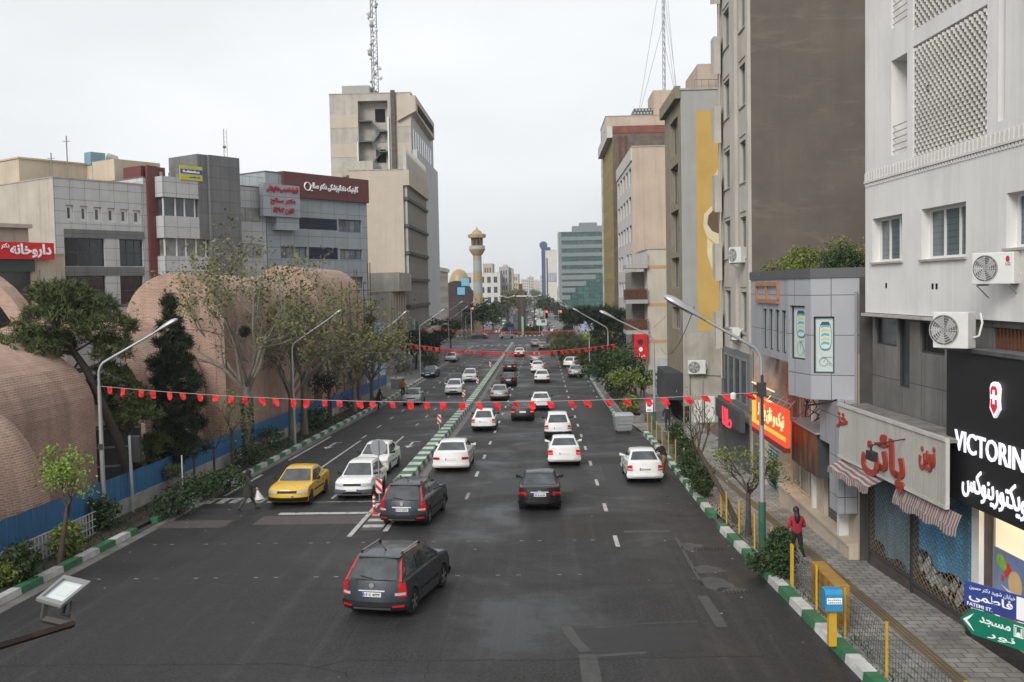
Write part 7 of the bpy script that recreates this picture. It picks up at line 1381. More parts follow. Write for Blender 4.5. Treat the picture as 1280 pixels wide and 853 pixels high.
tree_plane('dark leafy tree growing in the middle of the low planter', (6.3, 86, zr(86) + .4), 5.6, 88, 2, 9, .12, 0, leaf='shrub', first=.25, fork=7, deep=4, name='street_tree', size=.15)
tree_plane('green tree leaning over the planter towards the bin', (6.4, 79, zr(79) + .4), 4.0, 89, 2, 7, .1, 0, leaf='spring', first=.3, fork=6, deep=4, name='street_tree', size=.11)
for i, (x, y, rr, lf, lab) in enumerate(((8.9, 34.5, (.7, .6, .55), 'spring', 'green shrub on the planted shop roof'), (9.9, 33.2, (.7, .6, .5), 'shrub', 'darker green shrub amid the roof planting'), (10.3, 34.8, (.8, .7, .7), 'olive', 'feathery olive shrub on the shop roof'), (11.1, 33.0, (.75, .7, .72), 'dry', 'golden bamboo clump on the shop roof'), (11.9, 33.4, (.5, .6, .62), 'dry', 'second golden bamboo clump behind the fascia'), (12.1, 32.0, (.3, .4, .6), 'shrub', 'dark shrub against the white building on the roof'), (8.6, 37, (.5, 1, .3), 'olive', 'dry weeds at the thin end of the roof planting'))):
 bush(lab, (x, y, ZT_SHOP), rr, 90 + i, 1900, lf, .05, 'roof_shrub')
far_lab = [('dark tree mass before the white apartments', 590, 300, 372, 'dark'), ('dark rounded tree at the foot of the minaret', 603, 285, 370, 'dark'), ('green street tree beyond the minaret', 615, 310, 368, 'far'), ('olive tree before the grey balconied stack', 640, 420, 353, 'olive'), ('hazy tree beside the far avenue', 648, 560, 356, 'far'), ('hazy tree further up the far avenue', 653, 800, 358, 'far'), ('dark tree under the white tower', 683, 430, 364, 'dark'), ('tall dark tree at the corner of the green block', 693, 400, 368, 'dark'), ('dark tree before the green glass block', 704, 330, 376, 'dark'), ('olive tree in front of the green glass', 722, 300, 378, 'olive'), ('dark tree at the far corner beneath the glass block', 745, 280, 382, 'dark'), ('shrubby tree by the far right traffic light', 708, 262, 402, 'dark'), ('green tree by the far street sign', 738, 230, 390, 'far')]
for i, (lab, px, Y, pt, lf) in enumerate(far_lab):
 base = (xat(px, Y), Y, zr(Y) + .1); hgt = zat(px, pt, Y) - base[2]
 tree_plane(lab, base, hgt * .95, 120 + i, 2, 18, .2, 0, leaf=lf, first=.22, fork=7, name='distant_tree', size=hgt * .042)
rg = random.Random(77); l = MB()
for y in range(470, 1300, 16):
 for x0 in (-22, 9): c = Vector((x0 + bend(y) + rg.uniform(-2, 2), y, zr(y) + rg.uniform(3, 6))); leafquads(l, c, rg, 90, 1.8, .5)
tag(l.build('treeline', LF['far']), 'hazy row of street trees lining the far avenue', 'trees', None, 'stuff')
rg = random.Random(5); l = MB()
for _ in range(2600):
 y = rg.uniform(20, 95); x = rg.uniform(-17, KL(y) - .4); p = Vector((x, y, zr(y) + .12)); h = rg.uniform(.05, .2); d = Vector((rg.gauss(0, .06), rg.gauss(0, .06), h)); l.quad(p + Vector((-.02, 0, 0)), p + Vector((.02, 0, 0)), p + d)
for _ in range(700):
 y = rg.uniform(18, 46); x = KR(y) + rg.uniform(.3, .75); p = Vector((x, y, zr(y) + .15)); d = Vector((rg.gauss(0, .05), rg.gauss(0, .05), rg.uniform(.04, .12))); l.quad(p + Vector((-.015, 0, 0)), p + Vector((.015, 0, 0)), p + d)
tag(l.build('grass', LF['shrub']), 'sparse weeds in the planting strip soil', 'grass', None, 'stuff')
# ================================================================== street furniture
def lamp(label, Xp, Y, reach, h_bend=6.0, h_head=8.0, green=False, hscale=1.0, base_h=.12):
 z = zr(Y) + base_h; s = 1 if reach > 0 else -1; T = Thing('street_lamp', label, 'street lamp', (Xp, Y, z), 'street lamps of the avenue'); hb, hh = zr(Y) + h_bend, zr(Y) + h_head
 a = MB(); pts = [(Xp, Y, z), (Xp, Y, z + 3), (Xp, Y, hb - .4)]; rad = [.095, .085, .065]; a.tube(pts, rad, 10); T.part('pole', a, M['steel'], smooth=60)
 a = MB(); ar = [(Xp, Y, hb - .4), (Xp, Y, hb)] + [(Xp + s * .55 * (1 - math.cos(q)), Y, hb + .62 * math.sin(q)) for q in (.3, .6, .9)] ; p = ar[-1]; e = (Xp + reach, Y, hh); ar += [(p[0] + (e[0] - p[0]) * .5, Y, p[2] + (e[2] - p[2]) * .5), e]; a.tube(ar, [.05] * (len(ar) - 1) + [.036], 8); T.part('arm', a, M['steel'], smooth=60)
 d = Vector((e[0] - p[0], 0, e[2] - p[2])).normalized(); up = Vector((-d.z * s, 0, d.x * s)) if s > 0 else Vector((d.z, 0, -d.x)); up = up if up.z > 0 else -up; E_ = Vector(e); b = MB()
 prof = [(-.12, .05), (.05, .08), (.3, .13), (.6, .15), (.75, .1), (.8, .03)]
 k = len(b.v); n = 10
 for t, r in prof:
  for j in range(n): q = 6.283 * j / n; c = math.cos(q); b.v.append(tuple(E_ + d * (t * hscale) + Vector((0, 1, 0)) * (r * math.sin(q)) * hscale + up * ((r * .75 if c > 0 else r * .3) * c * hscale)))
 for i in range(len(prof) - 1):
  for j in range(n): b.f.append((k + i * n + j, k + i * n + (j + 1) % n, k + (i + 1) * n + (j + 1) % n, k + (i + 1) * n + j)); b.m.append(0)
 b.f.append(tuple(k + j for j in range(n))); b.m.append(0); b.f.append(tuple(k + (len(prof) - 1) * n + j for j in range(n))); b.m.append(0)
 o = T.part('lamp_head', b, M['steel'], smooth=50); a = MB(); c = E_ + d * .42 * hscale - up * .045 * hscale; ex = d * .26 * hscale; ey = Vector((0, .1 * hscale, 0)); a.quad(c - ex - ey, c + ex - ey, c + ex + ey, c - ex + ey); T.part('lens', a, plain('lamp_lens', (.35, .36, .36), .3), o)
 if green: a = MB(); a.lathe([(.115, z), (.115, z + green)], (Xp, Y, 0), 12); T.part('green_sleeve', a, M['steel_g'], smooth=60)
 return T
g = ground(131, 655, .12); XL1, YL1 = g.x, g.y
T = lamp('street lamp with a bent arm standing before the leaning pine', XL1, YL1, 2.35, 5.9, 7.55, .95, 1.15); a = MB(); a.wbox(Wall((XL1 - .1, YL1), (XL1 + .1, YL1)), 0, .2, 2.0, 2.22, .09, .12); T.part('bracket', a, M['frame_d'])
lamp('street lamp half hidden by the plane trees with its arm above the hoarding', -15.6, 61, 2.5)
lamp('street lamp in front of the blue-grey billboard', -15.25, 91, 2.1); lamp('street lamp before the finned block and the low dark pine', -15.2, 121, 2.5); lamp('street lamp above the white parked saloon at the far kerb', -14.9, 155, 2.4); lamp('last street lamp before the far crosswalk on the mosque side', -14.8, 188, 2.3)
g = ground(943, 702, .15); XR1 = g.x; YR1 = g.y
T = lamp('big street lamp with a green foot beside the small pollarded tree', 6.93, 32, -1.95, 6.25, 7.75, 1.6, 1.65, .15); a = MB(); zc = zat(943, 492, 32); a.tube([(6.93, 32, zc), (6.1, 32.1, zc - .02)], .03, 6); a.box(6.8, 7.06, 31.87, 32.13, zc - .1, zc + .35); a.tube([(6.93, 31.9, zc + .6), (6.93, 31.9, zc - 1)], .05, 6); T.part('cable_bracket', a, M['frame_d'])
a = MB(); a.lathe([(.09, -.16), (.1, 0), (.05, .05)], (6.05, 32.1, zc - .02), 12); T.part('camera_dome', a, M['white'])
T2 = lamp('street lamp rising behind the no-parking sign', xat(818, 66, 500), 66, -2.6, 5.9, 7.6, 1.2, 1.35, .15)
lamp('street lamp reaching out above the big dark pine', 6.4, 100, -2.8); lamp('street lamp arm beyond the spreading pine', 6.2, 137, -2.6); lamp('last street lamp before the crossing on the green glass side', 6.0, 172, -2.5)
for i, (px, Y) in enumerate(((559, 262), (576, 290), (709, 300), (716, 262))): s = 1 if px < 640 else -1; lamp(('thin far lamp before the dark draped mosque', 'thin far lamp by the minaret gatehouse', 'thin far lamp beneath the green glass block', 'thin far lamp at the far corner by the trees')[i], xat(px, Y), Y, s * 3.0, 6.3, 8.6, False, 1.6)
fl_red = surf('flag_red', (.62, .012, .02), .7, .12, 4)
def bunting(label, A, B, sag, n, fw, fh, seed, tilt):
 A, B = Vector(A), Vector(B); rg = random.Random(seed); T = Thing('bunting', label, 'bunting', tuple(A)); f = lambda t: A + (B - A) * t - Vector((0, 0, sag * 4 * t * (1 - t)))
 a = MB(); a.tube([f(i / 40) for i in range(41)], .011 if fw < .3 else .014, 4); T.part('cord', a, surf('cord_grey', (.33, .32, .31), .8, .1))
 d = (B - A).normalized()
 for i in range(n):
  t = (i + .6 + rg.uniform(-.12, .12)) / (n + .3); p = f(t); w_ = fw * rg.uniform(.85, 1.1); h = fh * rg.uniform(.8, 1.1); tl = tilt(t) + rg.uniform(-.25, .25); dn = Vector((0, 0, -1)) * math.cos(tl) + d * math.sin(tl) * .9 + Vector((0, rg.uniform(-.5, .5), 0)) * .4
  wv = Vector((0, 1, 0)) * .05; a = MB(); rows = []
  for k, (hh, ww) in enumerate(((0, 1), (.45, 1.0), (.82, .92), (1.0, .35))):
   c = p + dn * (h * hh); rows.append([c - d * w_ * .5 * ww + wv * math.sin(k * 1.3 + i) * hh, c + wv * 1.2 * math.sin(k + i * 2) * hh, c + d * w_ * .5 * ww + wv * math.cos(k * 1.7 + i) * hh])
  for r0, r1 in zip(rows, rows[1:]):
   for k in range(2): a.quad(r0[k], r1[k], r1[k + 1], r0[k + 1])
  T.part('flag', a, fl_red)
 return T
zL = zat(140, 483, YL1); zR = zat(943, 491, 31.9)
bunting('long string of red flags tied between the nearest lamp posts of both pavements', (XL1 + .1, YL1, zL), (6.85, 31.9, zR), .45, 38, .23, .29, 3, lambda t: max(0, t - .42) * 1.5)
bunting('second string of red flags crossing the avenue above the silver-white saloon', (-15.15, 91, zat(474, 424, 91)), (7.3, 100, zat(748, 431, 99)), 1.0, 38, .36, .42, 4, lambda t: .2)
bunting('third string of small red flags before the far crosswalk', (-15.1, 121, zat(525, 409, 121)), (6.2, 137, zat(720, 412, 137)), .5, 26, .3, .34, 5, lambda t: .2)
bunting('far string of tiny red flags in front of the planted island', (-15.2, 240, zat(572, 412, 240)), (6, 246, zat(712, 413, 246)), .5, 30, .42, .42, 6, lambda t: .1)
rw, t_, b_ = newmat('red_white_stripes'); tc_ = N(t_, 'ShaderNodeTexCoord'); sx_ = N(t_, 'ShaderNodeSeparateXYZ'); t_.links.new(tc_.outputs['UV'], sx_.inputs[0]); ad_ = N(t_, 'ShaderNodeMath', operation='ADD'); t_.links.new(sx_.outputs[0], ad_.inputs[0]); t_.links.new(sx_.outputs[1], ad_.inputs[1]); mu_ = N(t_, 'ShaderNodeMath', operation='MULTIPLY'); mu_.inputs[1].default_value = 19; t_.links.new(ad_.outputs[0], mu_.inputs[0]); sn_ = N(t_, 'ShaderNodeMath', operation='SINE'); t_.links.new(mu_.outputs[0], sn_.inputs[0]); t_.links.new(mixc(t_, ramp(t_, sn_.outputs[0], -.05, .05), (.62, .62, .61, 1), (.5, .012, .015, 1)), b_.inputs['Base Color'])
def marker(label, px, py, disc_=False):
 g = ground(px, py, .3); T = Thing('marker_post', label, 'marker post', tuple(g), 'striped markers along the median'); a = MB(); h = 1.15 if not disc_ else 2.55; a.tube([tuple(g), (g.x, g.y, g.z + h)], .03, 8); T.part('post', a, M['steel']); a = MB(); z0 = g.z + (.55 if not disc_ else .35); a.box(g.x - .13, g.x + .13, g.y - .06, g.y - .035, z0, z0 + .6); T.part('striped_panel', a, rw)
 if disc_: a = MB(); a.lathe([(.34, -.02), (.34, .0)], (g.x, g.y + .06, g.z + 2.25), 24, axis='y'); T.part('sign_disc', a, surf('sign_back', (.3, .31, .32), .5, .12, 4, metal=.3)); 
 return T
marker('keep-side sign showing its grey back on a striped post at the nose of the median', 474.5, 627, True)
for px, py, lab in ((549.5, 540, 'striped marker on the median beside the white saloon with the bumper strip'), (580, 504, 'striped marker on the median beside the oncoming rounded white saloon'), (597, 486, 'striped marker on the median by the off-white saloon'), (613, 463.5, 'small striped marker on the median near the leading dark saloon'), (625.5, 449, 'smallest striped marker before the crosswalk')): marker(lab, px, py)
g = ground(468, 643, .0); T = Thing('bollard', 'flexible red and white bollard before the nose of the median', 'bollard', tuple(g)); a = MB(); a.lathe([(.14, 0), (.13, .05), (.055, .08), (.05, .75), (.03, .8)], tuple(g), 12, 0); T.part('post', a, plain('bollard_red', (.55, .03, .02), .5), smooth=50); a = MB()
for z in (.32, .5, .66): a.lathe([(.058, z), (.058, z + .07)], tuple(g), 12)
T.part('white_band', a, M['sign_white'])
def signal(label, X, Y, h, zbase, face=1, lit=False, sc=1.0, pole=True):
 T = Thing('traffic_light', label, 'traffic light', (X, Y, zbase)); 
 if pole: a = MB(); a.tube([(X, Y, zbase), (X, Y, zbase + h)], .07 * sc, 8); T.part('pole', a, M['steel'])
 a = MB(); x = X + .28 * sc; a.box(x - .17 * sc, x + .17 * sc, Y - .1 * sc, Y + .1 * sc, zbase + h - 1.1 * sc, zbase + h); o = T.part('signal_head', a, M['black'], bev=.02)
 for k in range(3):
  a = MB(); z = zbase + h - (.18 + .36 * k) * sc; yy = Y - face * .1 * sc; 
  a.lathe([(.12 * sc, -face * .02), (.12 * sc, 0)], (x, yy, z), 12, axis='y'); T.part('lens', a, plain('signal_red_lit', (1, .05, .02), .4, emit=6) if lit and k == 0 else M['tail'] if k == 0 else M['dark'], o)
  a = MB(); a.lathe([(.14 * sc, -face * .22 * sc), (.145 * sc, -face * .02)], (x, yy, z), 12, axis='y'); a.f = a.f[:-2]; a.m = a.m[:-2]; T.part('hood', a, M['black'], o)
 return T
g = ground(166, 640, .12); signal('traffic light seen from behind beside the leaning pine', g.x, g.y, 3.15, g.z, -1)
signal('red traffic light hanging over the far carriageway', xat(681, 262, 400), 262, 6.4, zr(262), 1, True, 1.9); signal('second red traffic light further along the same gantry', xat(698.5, 262, 400), 262, 6.4, zr(262), 1, True, 1.9)
a = MB(); zz = zr(262) + 4.9; a.tube([(xat(681, 262.3, 400), 262.3, zz), (xat(704, 262.3, 400), 262.3, zz)], .09, 6); tag(a.build('gantry_beam', M['steel']), 'grey beam between the two red traffic lights', 'gantry')
signal('red traffic light at the mosque corner of the crossing', xat(589, 255, 392), 255, 7.6, zr(255), 1, True, 1.5)
g = ground(229, 623, .12); T = Thing('sign_post', 'thin pale bare post at the kerb beside the dark cedar', 'post', tuple(g)); a = MB(); a.tube([tuple(g), (g.x, g.y, g.z + 1.9)], .03, 8); T.part('post', a, M['white']); a = MB(); a.lathe([(.1, 0), (.06, .06)], tuple(g), 10); T.part('foot', a, M['steel'])
def fence(label, ss, sag=0):
 T = Thing('wire_fence', label, 'fence', (KR(ss[0]) + .45, ss[0], zr(ss[0]) + .15)); P = [Vector((KR(s) + (.46 if s < 36 else .4), s, zr(s) + .15)) for s in ss]
 for p in P: a = MB(); a.tube([tuple(p), (p.x, p.y, p.z + 1.16)], .036, 10); a.lathe([(.04, 1.15), (.04, 1.17)], tuple(p), 10); T.part('post', a, M['yellow'], smooth=50)
 gw_ = plain('wire_green', (.05, .085, .07), .5, metal=.3)
 for i, (p, q) in enumerate(zip(P, P[1:])):
  a = MB(); n = max(8, int((q - p).length / .14)); bow = sag * (1 if i % 2 else .4)
  for k in range(n + 1): t = k / n; b = p + (q - p) * t; o = Vector((bow * math.sin(math.pi * t), 0, 0)); a.tube([b + Vector((0, 0, .05)), b + o * .5 + Vector((0, 0, .55)), b + o + Vector((0, 0, 1.0 - abs(bow) * .6 * math.sin(math.pi * t)))], .0045, 3, cap=False)
  for h in (.08, .25, .42, .6, .78, 1.0): pts = [p + (q - p) * (k / 5) + Vector((bow * math.sin(math.pi * k / 5) * h, 0, h - abs(bow) * .6 * math.sin(math.pi * k / 5) * h)) for k in range(6)]; a.tube(pts, .006, 3, cap=False)
  T.part('mesh_panel', a, gw_)
 return T
fence('yellow post and green wire fence beside the donation box and the street name sign', [17.4, 20.8, 23.4, 25.6, 27.8], .12); fence('yellow post fence along the kerb behind the small gnarled tree', [27.95, 30.1, 32.2, 34.4, 36.2, 37.4], .18); fence('row of yellow posts with green wire behind the parked white saloon', [48.2, 51.4, 54.4, 57.4, 60.4, 63.2, 65.6])
g = ground(1040, 807, .15); T = Thing('donation_box', 'bright blue donation box on a yellow post at the wire fence', 'donation box', tuple(g)); a = MB(); a.box(g.x - .09, g.x + .09, g.y - .09, g.y + .09, g.z, g.z + .85); T.part('post', a, M['yellow'], bev=.01); z = g.z + .85
a = MB(); pr = [(-.2, 0), (.2, 0), (.2, .38), (.12, .5), (-.12, .5), (-.2, .4)]; a.extr(pr, lambda x, y, q: (g.x + q, g.y + x, z + y), -.2, .2); T.part('box', a, surf('donation_blue', (.03, .23, .45), .5, .12, 5), bev=.012)
a = MB(); a.box(g.x - .17, g.x + .17, g.y - .206, g.y - .201, z + .18, z + .32); T.part('label', a, M['sign_white']); a = MB(); rgx = random.Random(1)
for r_ in range(2):
 for i in range(7): x = g.x - .15 + i * .044; a.box(x, x + .03, g.y - .21, g.y - .207, z + .2 + r_ * .06, z + .22 + r_ * .06 + rgx.uniform(0, .015))
T.part('marks', a, M['frame_g'])
T = Thing('cabinet', 'long yellow metal cabinet standing behind the wire fence', 'cabinet', (7.15, 25.4, zr(25.4) + .15)); a = MB(); a.box(6.98, 7.34, 24.15, 26.35, zr(25.4) + .17, zr(25.4) + 1.2); T.part('casing', a, surf('cabinet_yellow', (.36, .20, .035), .6, .25, 3, streak=.3, blotch=.4, scol=(.14, .08, .03)), bev=.015); a = MB()
for s in (24.7, 25.25, 25.8): a.box(6.972, 6.978, s, s + .012, zr(25.4) + .2, zr(25.4) + 1.15)
T.part('door_seam', a, M['rust'])
def bin_(label, c, rz, w_=1.25, mt=None):
 T = Thing('waste_bin', label, 'waste bin', tuple(c)); X = Vector((math.cos(rz), math.sin(rz), 0)); Y = Vector((-math.sin(rz), math.cos(rz), 0)); c = Vector(c); Q = lambda x, y, z: c + X * x + Y * y + Vector((0, 0, z)); a = MB(); hw = w_ / 2
 a.hexa([Q(-hw * .8, -.38, .18), Q(hw * .8, -.38, .18), Q(hw * .8, .38, .18), Q(-hw * .8, .38, .18), Q(-hw, -.5, 1.15), Q(hw, -.5, 1.15), Q(hw, .5, 1.15), Q(-hw, .5, 1.15)]); o = T.part('body', a, M['steel'], bev=.02); a = MB(); a.hexa([Q(-hw - .04, -.54, 1.152), Q(hw + .04, -.54, 1.152), Q(hw + .04, .54, 1.152), Q(-hw - .04, .54, 1.152), Q(-hw + .05, -.4, 1.32), Q(hw - .05, -.4, 1.32), Q(hw - .05, .4, 1.32), Q(-hw + .05, .4, 1.32)]); T.part('lid', a, M['steel'], bev=.02)
 for sx in (-1, 1):
  for sy in (-1, 1): a = MB(); p = Q(sx * hw * .65, sy * .3, .09); a.lathe([(.09, -.03), (.09, .03)], tuple(p), 10, axis='x'); T.part('wheel', a, M['tyre'])
 a = MB(); 
 for k in (.35, .6, .85): a.hexa([Q(-hw * (.8 + .2 * k) - .012, -.40 - .1 * k, k), Q(hw * (.8 + .2 * k) + .012, -.40 - .1 * k, k), Q(hw * (.8 + .2 * k) + .012, -.38 - .1 * k, k), Q(-hw * (.8 + .2 * k) - .012, -.38 - .1 * k, k), Q(-hw * (.8 + .2 * k) - .012, -.41 - .1 * k, k + .04), Q(hw * (.8 + .2 * k) + .012, -.41 - .1 * k, k + .04), Q(hw * (.8 + .2 * k) + .012, -.38 - .1 * k, k + .04), Q(-hw * (.8 + .2 * k) - .012, -.38 - .1 * k, k + .04)])
 T.part('rib', a, M['steel']); return T
bin_('galvanised waste bin at the end of the kerb beside the fresh green trees', ground(779, 541, 0), .12); bin_('grey waste bin at the far kerb near the walker in yellow', ground(497, 487, 0), -.3, 1.3)
Xs = xat(812, 65.8, 505); T = Thing('road_sign', 'white no-parking board with a red ringed disc on the lamp post', 'road sign', (Xs, 65.7, zr(66) + 2)); zb, zt = zat(812, 515, 65.7), zat(812, 500, 65.7); Wn = Wall((Xs - .25, 65.7), (Xs + .2, 65.7)); a = MB(); a.wbox(Wn, 0, .45, zb, zt, -.02, 0); T.part('board', a, M['sign_white']); a = MB(); disc(a, Wn, .225, zt - .27, .2, .002, 0, 20, .85); disc(a, Wn, .225, zt - .27, .14, .008, 1, 20, .85); a.extr([(.1, zt - .36), (.13, zt - .38), (.35, zt - .18), (.32, zt - .16)], lambda x, y, q: Wn.P(x, y, q), .013, .016, 0); a.wbox(Wn, .08, .37, zb + .06, zb + .09, .002, .005, 2); a.wbox(Wn, .08, .37, zb + .13, zb + .16, .002, .005, 2); T.part('symbol', a, [plain('sign_red', (.5, .01, .015), .5), plain('sign_blue', (.02, .03, .25), .5), M['black']])
a = MB(); a.tube([(Xs + .2, 65.75, zb + .2), (xat(818, 66, 505) - .07, 66, zb + .2)], .015, 4); a.tube([(Xs + .2, 65.75, zt - .15), (xat(818, 66, 505) - .07, 66, zt - .15)], .015, 4); T.part('bracket', a, M['steel'])
px0 = (6.93, 14.3); dv = (-.51, .86); Wst = Wall((px0[0] + dv[0] * 1.02, px0[1] + dv[1] * 1.02), px0); T = Thing('street_sign', 'pole with a blue street name board above a green mosque arrow board', 'street sign', (px0[0], px0[1], zr(14.3) + .15)); a = MB(); a.tube([(px0[0] + .05, px0[1] + .0, zr(14.3) + .15), (px0[0] + .05, px0[1], 3.9)], .045, 10); T.part('pole', a, M['steel']); h = Wst.hit
u0, z1 = h(1206.5, 725); _, z0 = h(1206.5, 756); u1 = Wst.L - .03; a = MB(); a.wbox(Wst, u0, u1, z0, z1, 0, .03); o = T.part('blue_board', a, surf('sign_blue_board', (.03, .055, .23), .45, .12, 3), bev=.006)
hz = z1 - z0; a = MB(); a.wbox(Wst, u1 - .18, u1 - .04, z0 + .03, z1 - .02, .031, .034); text_on(a, Wst, 'خیابان شهید دکتر حسین', u0 + .1, u1 - .2, z1 - hz * .29, z1 - hz * .08, .031, .004, .0); text_on(a, Wst, 'فاطمی', u0 + .09, u1 - .24, z0 + hz * .26, z0 + hz * .68, .031, .004, .02); text_on(a, Wst, 'FATEMI ST.', u0 + .06, u0 + (u1 - u0) * .46, z0 + hz * .06, z0 + hz * .2, .031, .004, .01, rtl=False); T.part('lettering', a, M['sign_white'], o)
zb1 = z0 - .02; zb0 = zb1 - hz * 1.02; um = u0 - .06; a = MB(); a.extr([(um, (zb0 + zb1) / 2 + .0), (um + .2, zb0), (u1, zb0), (u1, zb1), (um + .2, zb1)], lambda x, y, q: Wst.P(x, y, q), 0, .03); o = T.part('green_board', a, surf('sign_green_board', (.005, .17, .10), .45, .12, 3))
a = MB(); zc = (zb0 + zb1) / 2; a.extr([(um + .05, zc), (um + .24, zc + hz * .36), (um + .17, zc + hz * .12), (um + .12, zc), (um + .17, zc - hz * .12), (um + .24, zc - hz * .36)], lambda x, y, q: Wst.P(x, y, q), .031, .035); text_on(a, Wst, 'مسجد', um + .33, u1 - .27, zc + .0, zc + hz * .32, .031, .004, .02); text_on(a, Wst, 'نور', um + .46, u1 - .2, zb0 + hz * .07, zb0 + hz * .35, .031, .004, .01)
bx0, bx1, bz0, bz1 = u1 - .22, u1 - .07, zc - .02, zc + hz * .4
for q in ((bx0, bx1, bz1 - .012, bz1), (bx0, bx1, bz0, bz0 + .012), (bx0, bx0 + .01, bz0 + .012, bz1 - .012), (bx1 - .01, bx1, bz0 + .012, bz1 - .012), (bx0 + .025, bx0 + .04, bz0 + .012, bz1 - .03), (bx1 - .04, bx1 - .025, bz0 + .012, bz1 - .03)): a.wbox(Wst, *q, .031, .035)
disc(a, Wst, (bx0 + bx1) / 2, bz0 + .045, .032, .031, 0); a.wbox(Wst, bx0 + .045, bx1 - .045, bz0 + .012, bz0 + .03, .036, .038); T.part('lettering', a, M['sign_white'], o)
Y = 5.4; P_ = lambda px, py, dy=0: Vector(onY(px, py, Y + dy)); T = Thing('floodlight', 'square grey floodlight on a rusty arm tilted up at the camera', 'floodlight', tuple(P_(80, 785)))
c0, c1, c2, c3 = P_(45, 748), P_(77, 757, .02), P_(114, 727, .28), P_(80, 719, .25); nn_ = (c1 - c0).cross(c3 - c0).normalized(); nn_ = nn_ if nn_.z > 0 else -nn_; a = MB()
lp = lambda s, t, o: (c0 * (1 - s) + c1 * s) * (1 - t) + (c3 * (1 - s) + c2 * s) * t + nn_ * o
a.hexa([lp(.12, .12, -.05), lp(.88, .12, -.05), lp(.88, .88, -.05), lp(.12, .88, -.05), lp(0, 0, -.02), lp(1, 0, -.02), lp(1, 1, -.02), lp(0, 1, -.02)]); HD = T.part('housing', a, surf('lamp_aluminium', (.38, .38, .37), .5, .15, 6, metal=.4), bev=.006); a = MB(); b = .12
for (s0, s1, t0, t1) in ((0, 1, 0, b), (0, 1, 1 - b, 1), (0, b, b, 1 - b), (1 - b, 1, b, 1 - b)): a.hexa([lp(s0, t0, -.019), lp(s1, t0, -.019), lp(s1, t1, -.019), lp(s0, t1, -.019), lp(s0, t0, .004), lp(s1, t0, .004), lp(s1, t1, .004), lp(s0, t1, .004)])
T.part('rim', a, surf('lamp_rim', (.24, .24, .235), .5, .15, 6), HD, bev=.003); a = MB(); rf = [lp(b, b, -.012), lp(1 - b, b, -.012), lp(1 - b, 1 - b, -.012), lp(b, 1 - b, -.012)]; i_ = [lp(.36, .36, -.06), lp(.7, .36, -.06), lp(.7, .66, -.06), lp(.36, .66, -.06)]
a.hexa([lp(.15, .15, -.045), lp(.85, .15, -.045), lp(.85, .85, -.045), lp(.15, .85, -.045)] + [q for q in rf], 0); T.part('reflector', a, plain('reflector', (.68, .72, .72), .25, metal=.2), HD)
a = MB(); a.quad(*[q + nn_ * .004 for q in i_]) if False else a.quad(lp(.3, .34, -.0105), lp(.74, .34, -.0105), lp(.74, .7, -.0105), lp(.3, .7, -.0105)); T.part('led_panel', a, plain('led_panel', (.6, .64, .6), .3), HD)
yk = MB()
for s_, px, py in ((.0, 54, 774), (1.0, 90, 782)): yk.tube([lp(s_, .45, -.05), P_(px, py, .1)], [.02, .02], 4)
yk.tube([P_(54, 774, .1), P_(90, 782, .1)], .022, 4); T.part('yoke', yk, surf('yoke_steel', (.06, .058, .055), .6, .3, 6)); a = MB(); a.tube([P_(92, 780, .1), P_(40, 796, -.1), P_(0, 808, -.3), P_(-120, 842, -.9), P_(-420, 930, -2.6)], .02, 4); T.part('arm', a, surf('arm_rust', (.03, .016, .011), .8, .4, 5, blotch=.5)); a = MB(); a.tube([lp(.7, .5, -.05), P_(78, 768, .15), P_(86, 770, .1)], .012, 5); T.part('cable', a, M['black'])
sheet('island', lambda y: -10.5 + bend(y), lambda y: -.5 + bend(y), 253, 330, .22, M['soil']); mb = MB(); 
for i in range(18):
 if i % 2 == 0 or True: x = -10.5 + i * .56; mb.box(x, x + .54, 252.6, 253.0, zr(252.6), zr(252.6) + .3, i % 2)
for i in range(70): y = 253 + i * 1.1; mb.box(-10.9 + bend(y), -10.5 + bend(y), y, y + 1.08, zr(y) - .1, zr(y) + .3, i % 2); mb.box(-.5 + bend(y), -.1 + bend(y), y, y + 1.08, zr(y) - .1, zr(y) + .3, i % 2)
struct('kerb', mb, [M['kerb_w'], M['kerb_g']])
rg = random.Random(9); l = MB()
for _ in range(1600): y = rg.uniform(253.2, 300); leafquads(l, Vector((rg.uniform(-10.3, -.8) + bend(y), y, zr(y) + .3)), rg, 1, .05, .22)
tag(l.build('grass', LF['shrub']), 'low green planting on the island beyond the crossing', 'grass', None, 'stuff')
for i, (x, y, r_, lab) in enumerate(((-9.6, 262, 1.3, 'dark round shrub at the near corner of the island'), (-9.2, 272, 1.6, 'taller dark shrub behind the island corner'), (-5, 268, 1.0, 'small shrub between the two pylons'), (-3.6, 266, 1.2, 'round shrub by the green sign of the island'), (-1.2, 262, 1.3, 'dark shrub at the far corner of the island'))): bush(lab, (x + bend(y), y, zr(y) + .2), (r_, r_, r_), 140 + i, 700, 'dark', .26)
for px, lab in ((649, 'dark tall pylon on the island'), (655.5, 'second dark pylon close beside the first')):
 x = xat(px, 280, 390); T = Thing('pylon', lab, 'pylon', (x, 280, zr(280))); a = MB(); z = zat(px, 371, 280); a.box(x - .45, x + .45, 279.5, 280.5, zr(280), z); T.part('shaft', a, surf('pylon_dark', (.035, .035, .035), .5, .2)); a = MB(); a.box(x - .7, x + .7, 279.2, 280.8, z + .003, z + .3)
 T.part('head', a, M['white'])
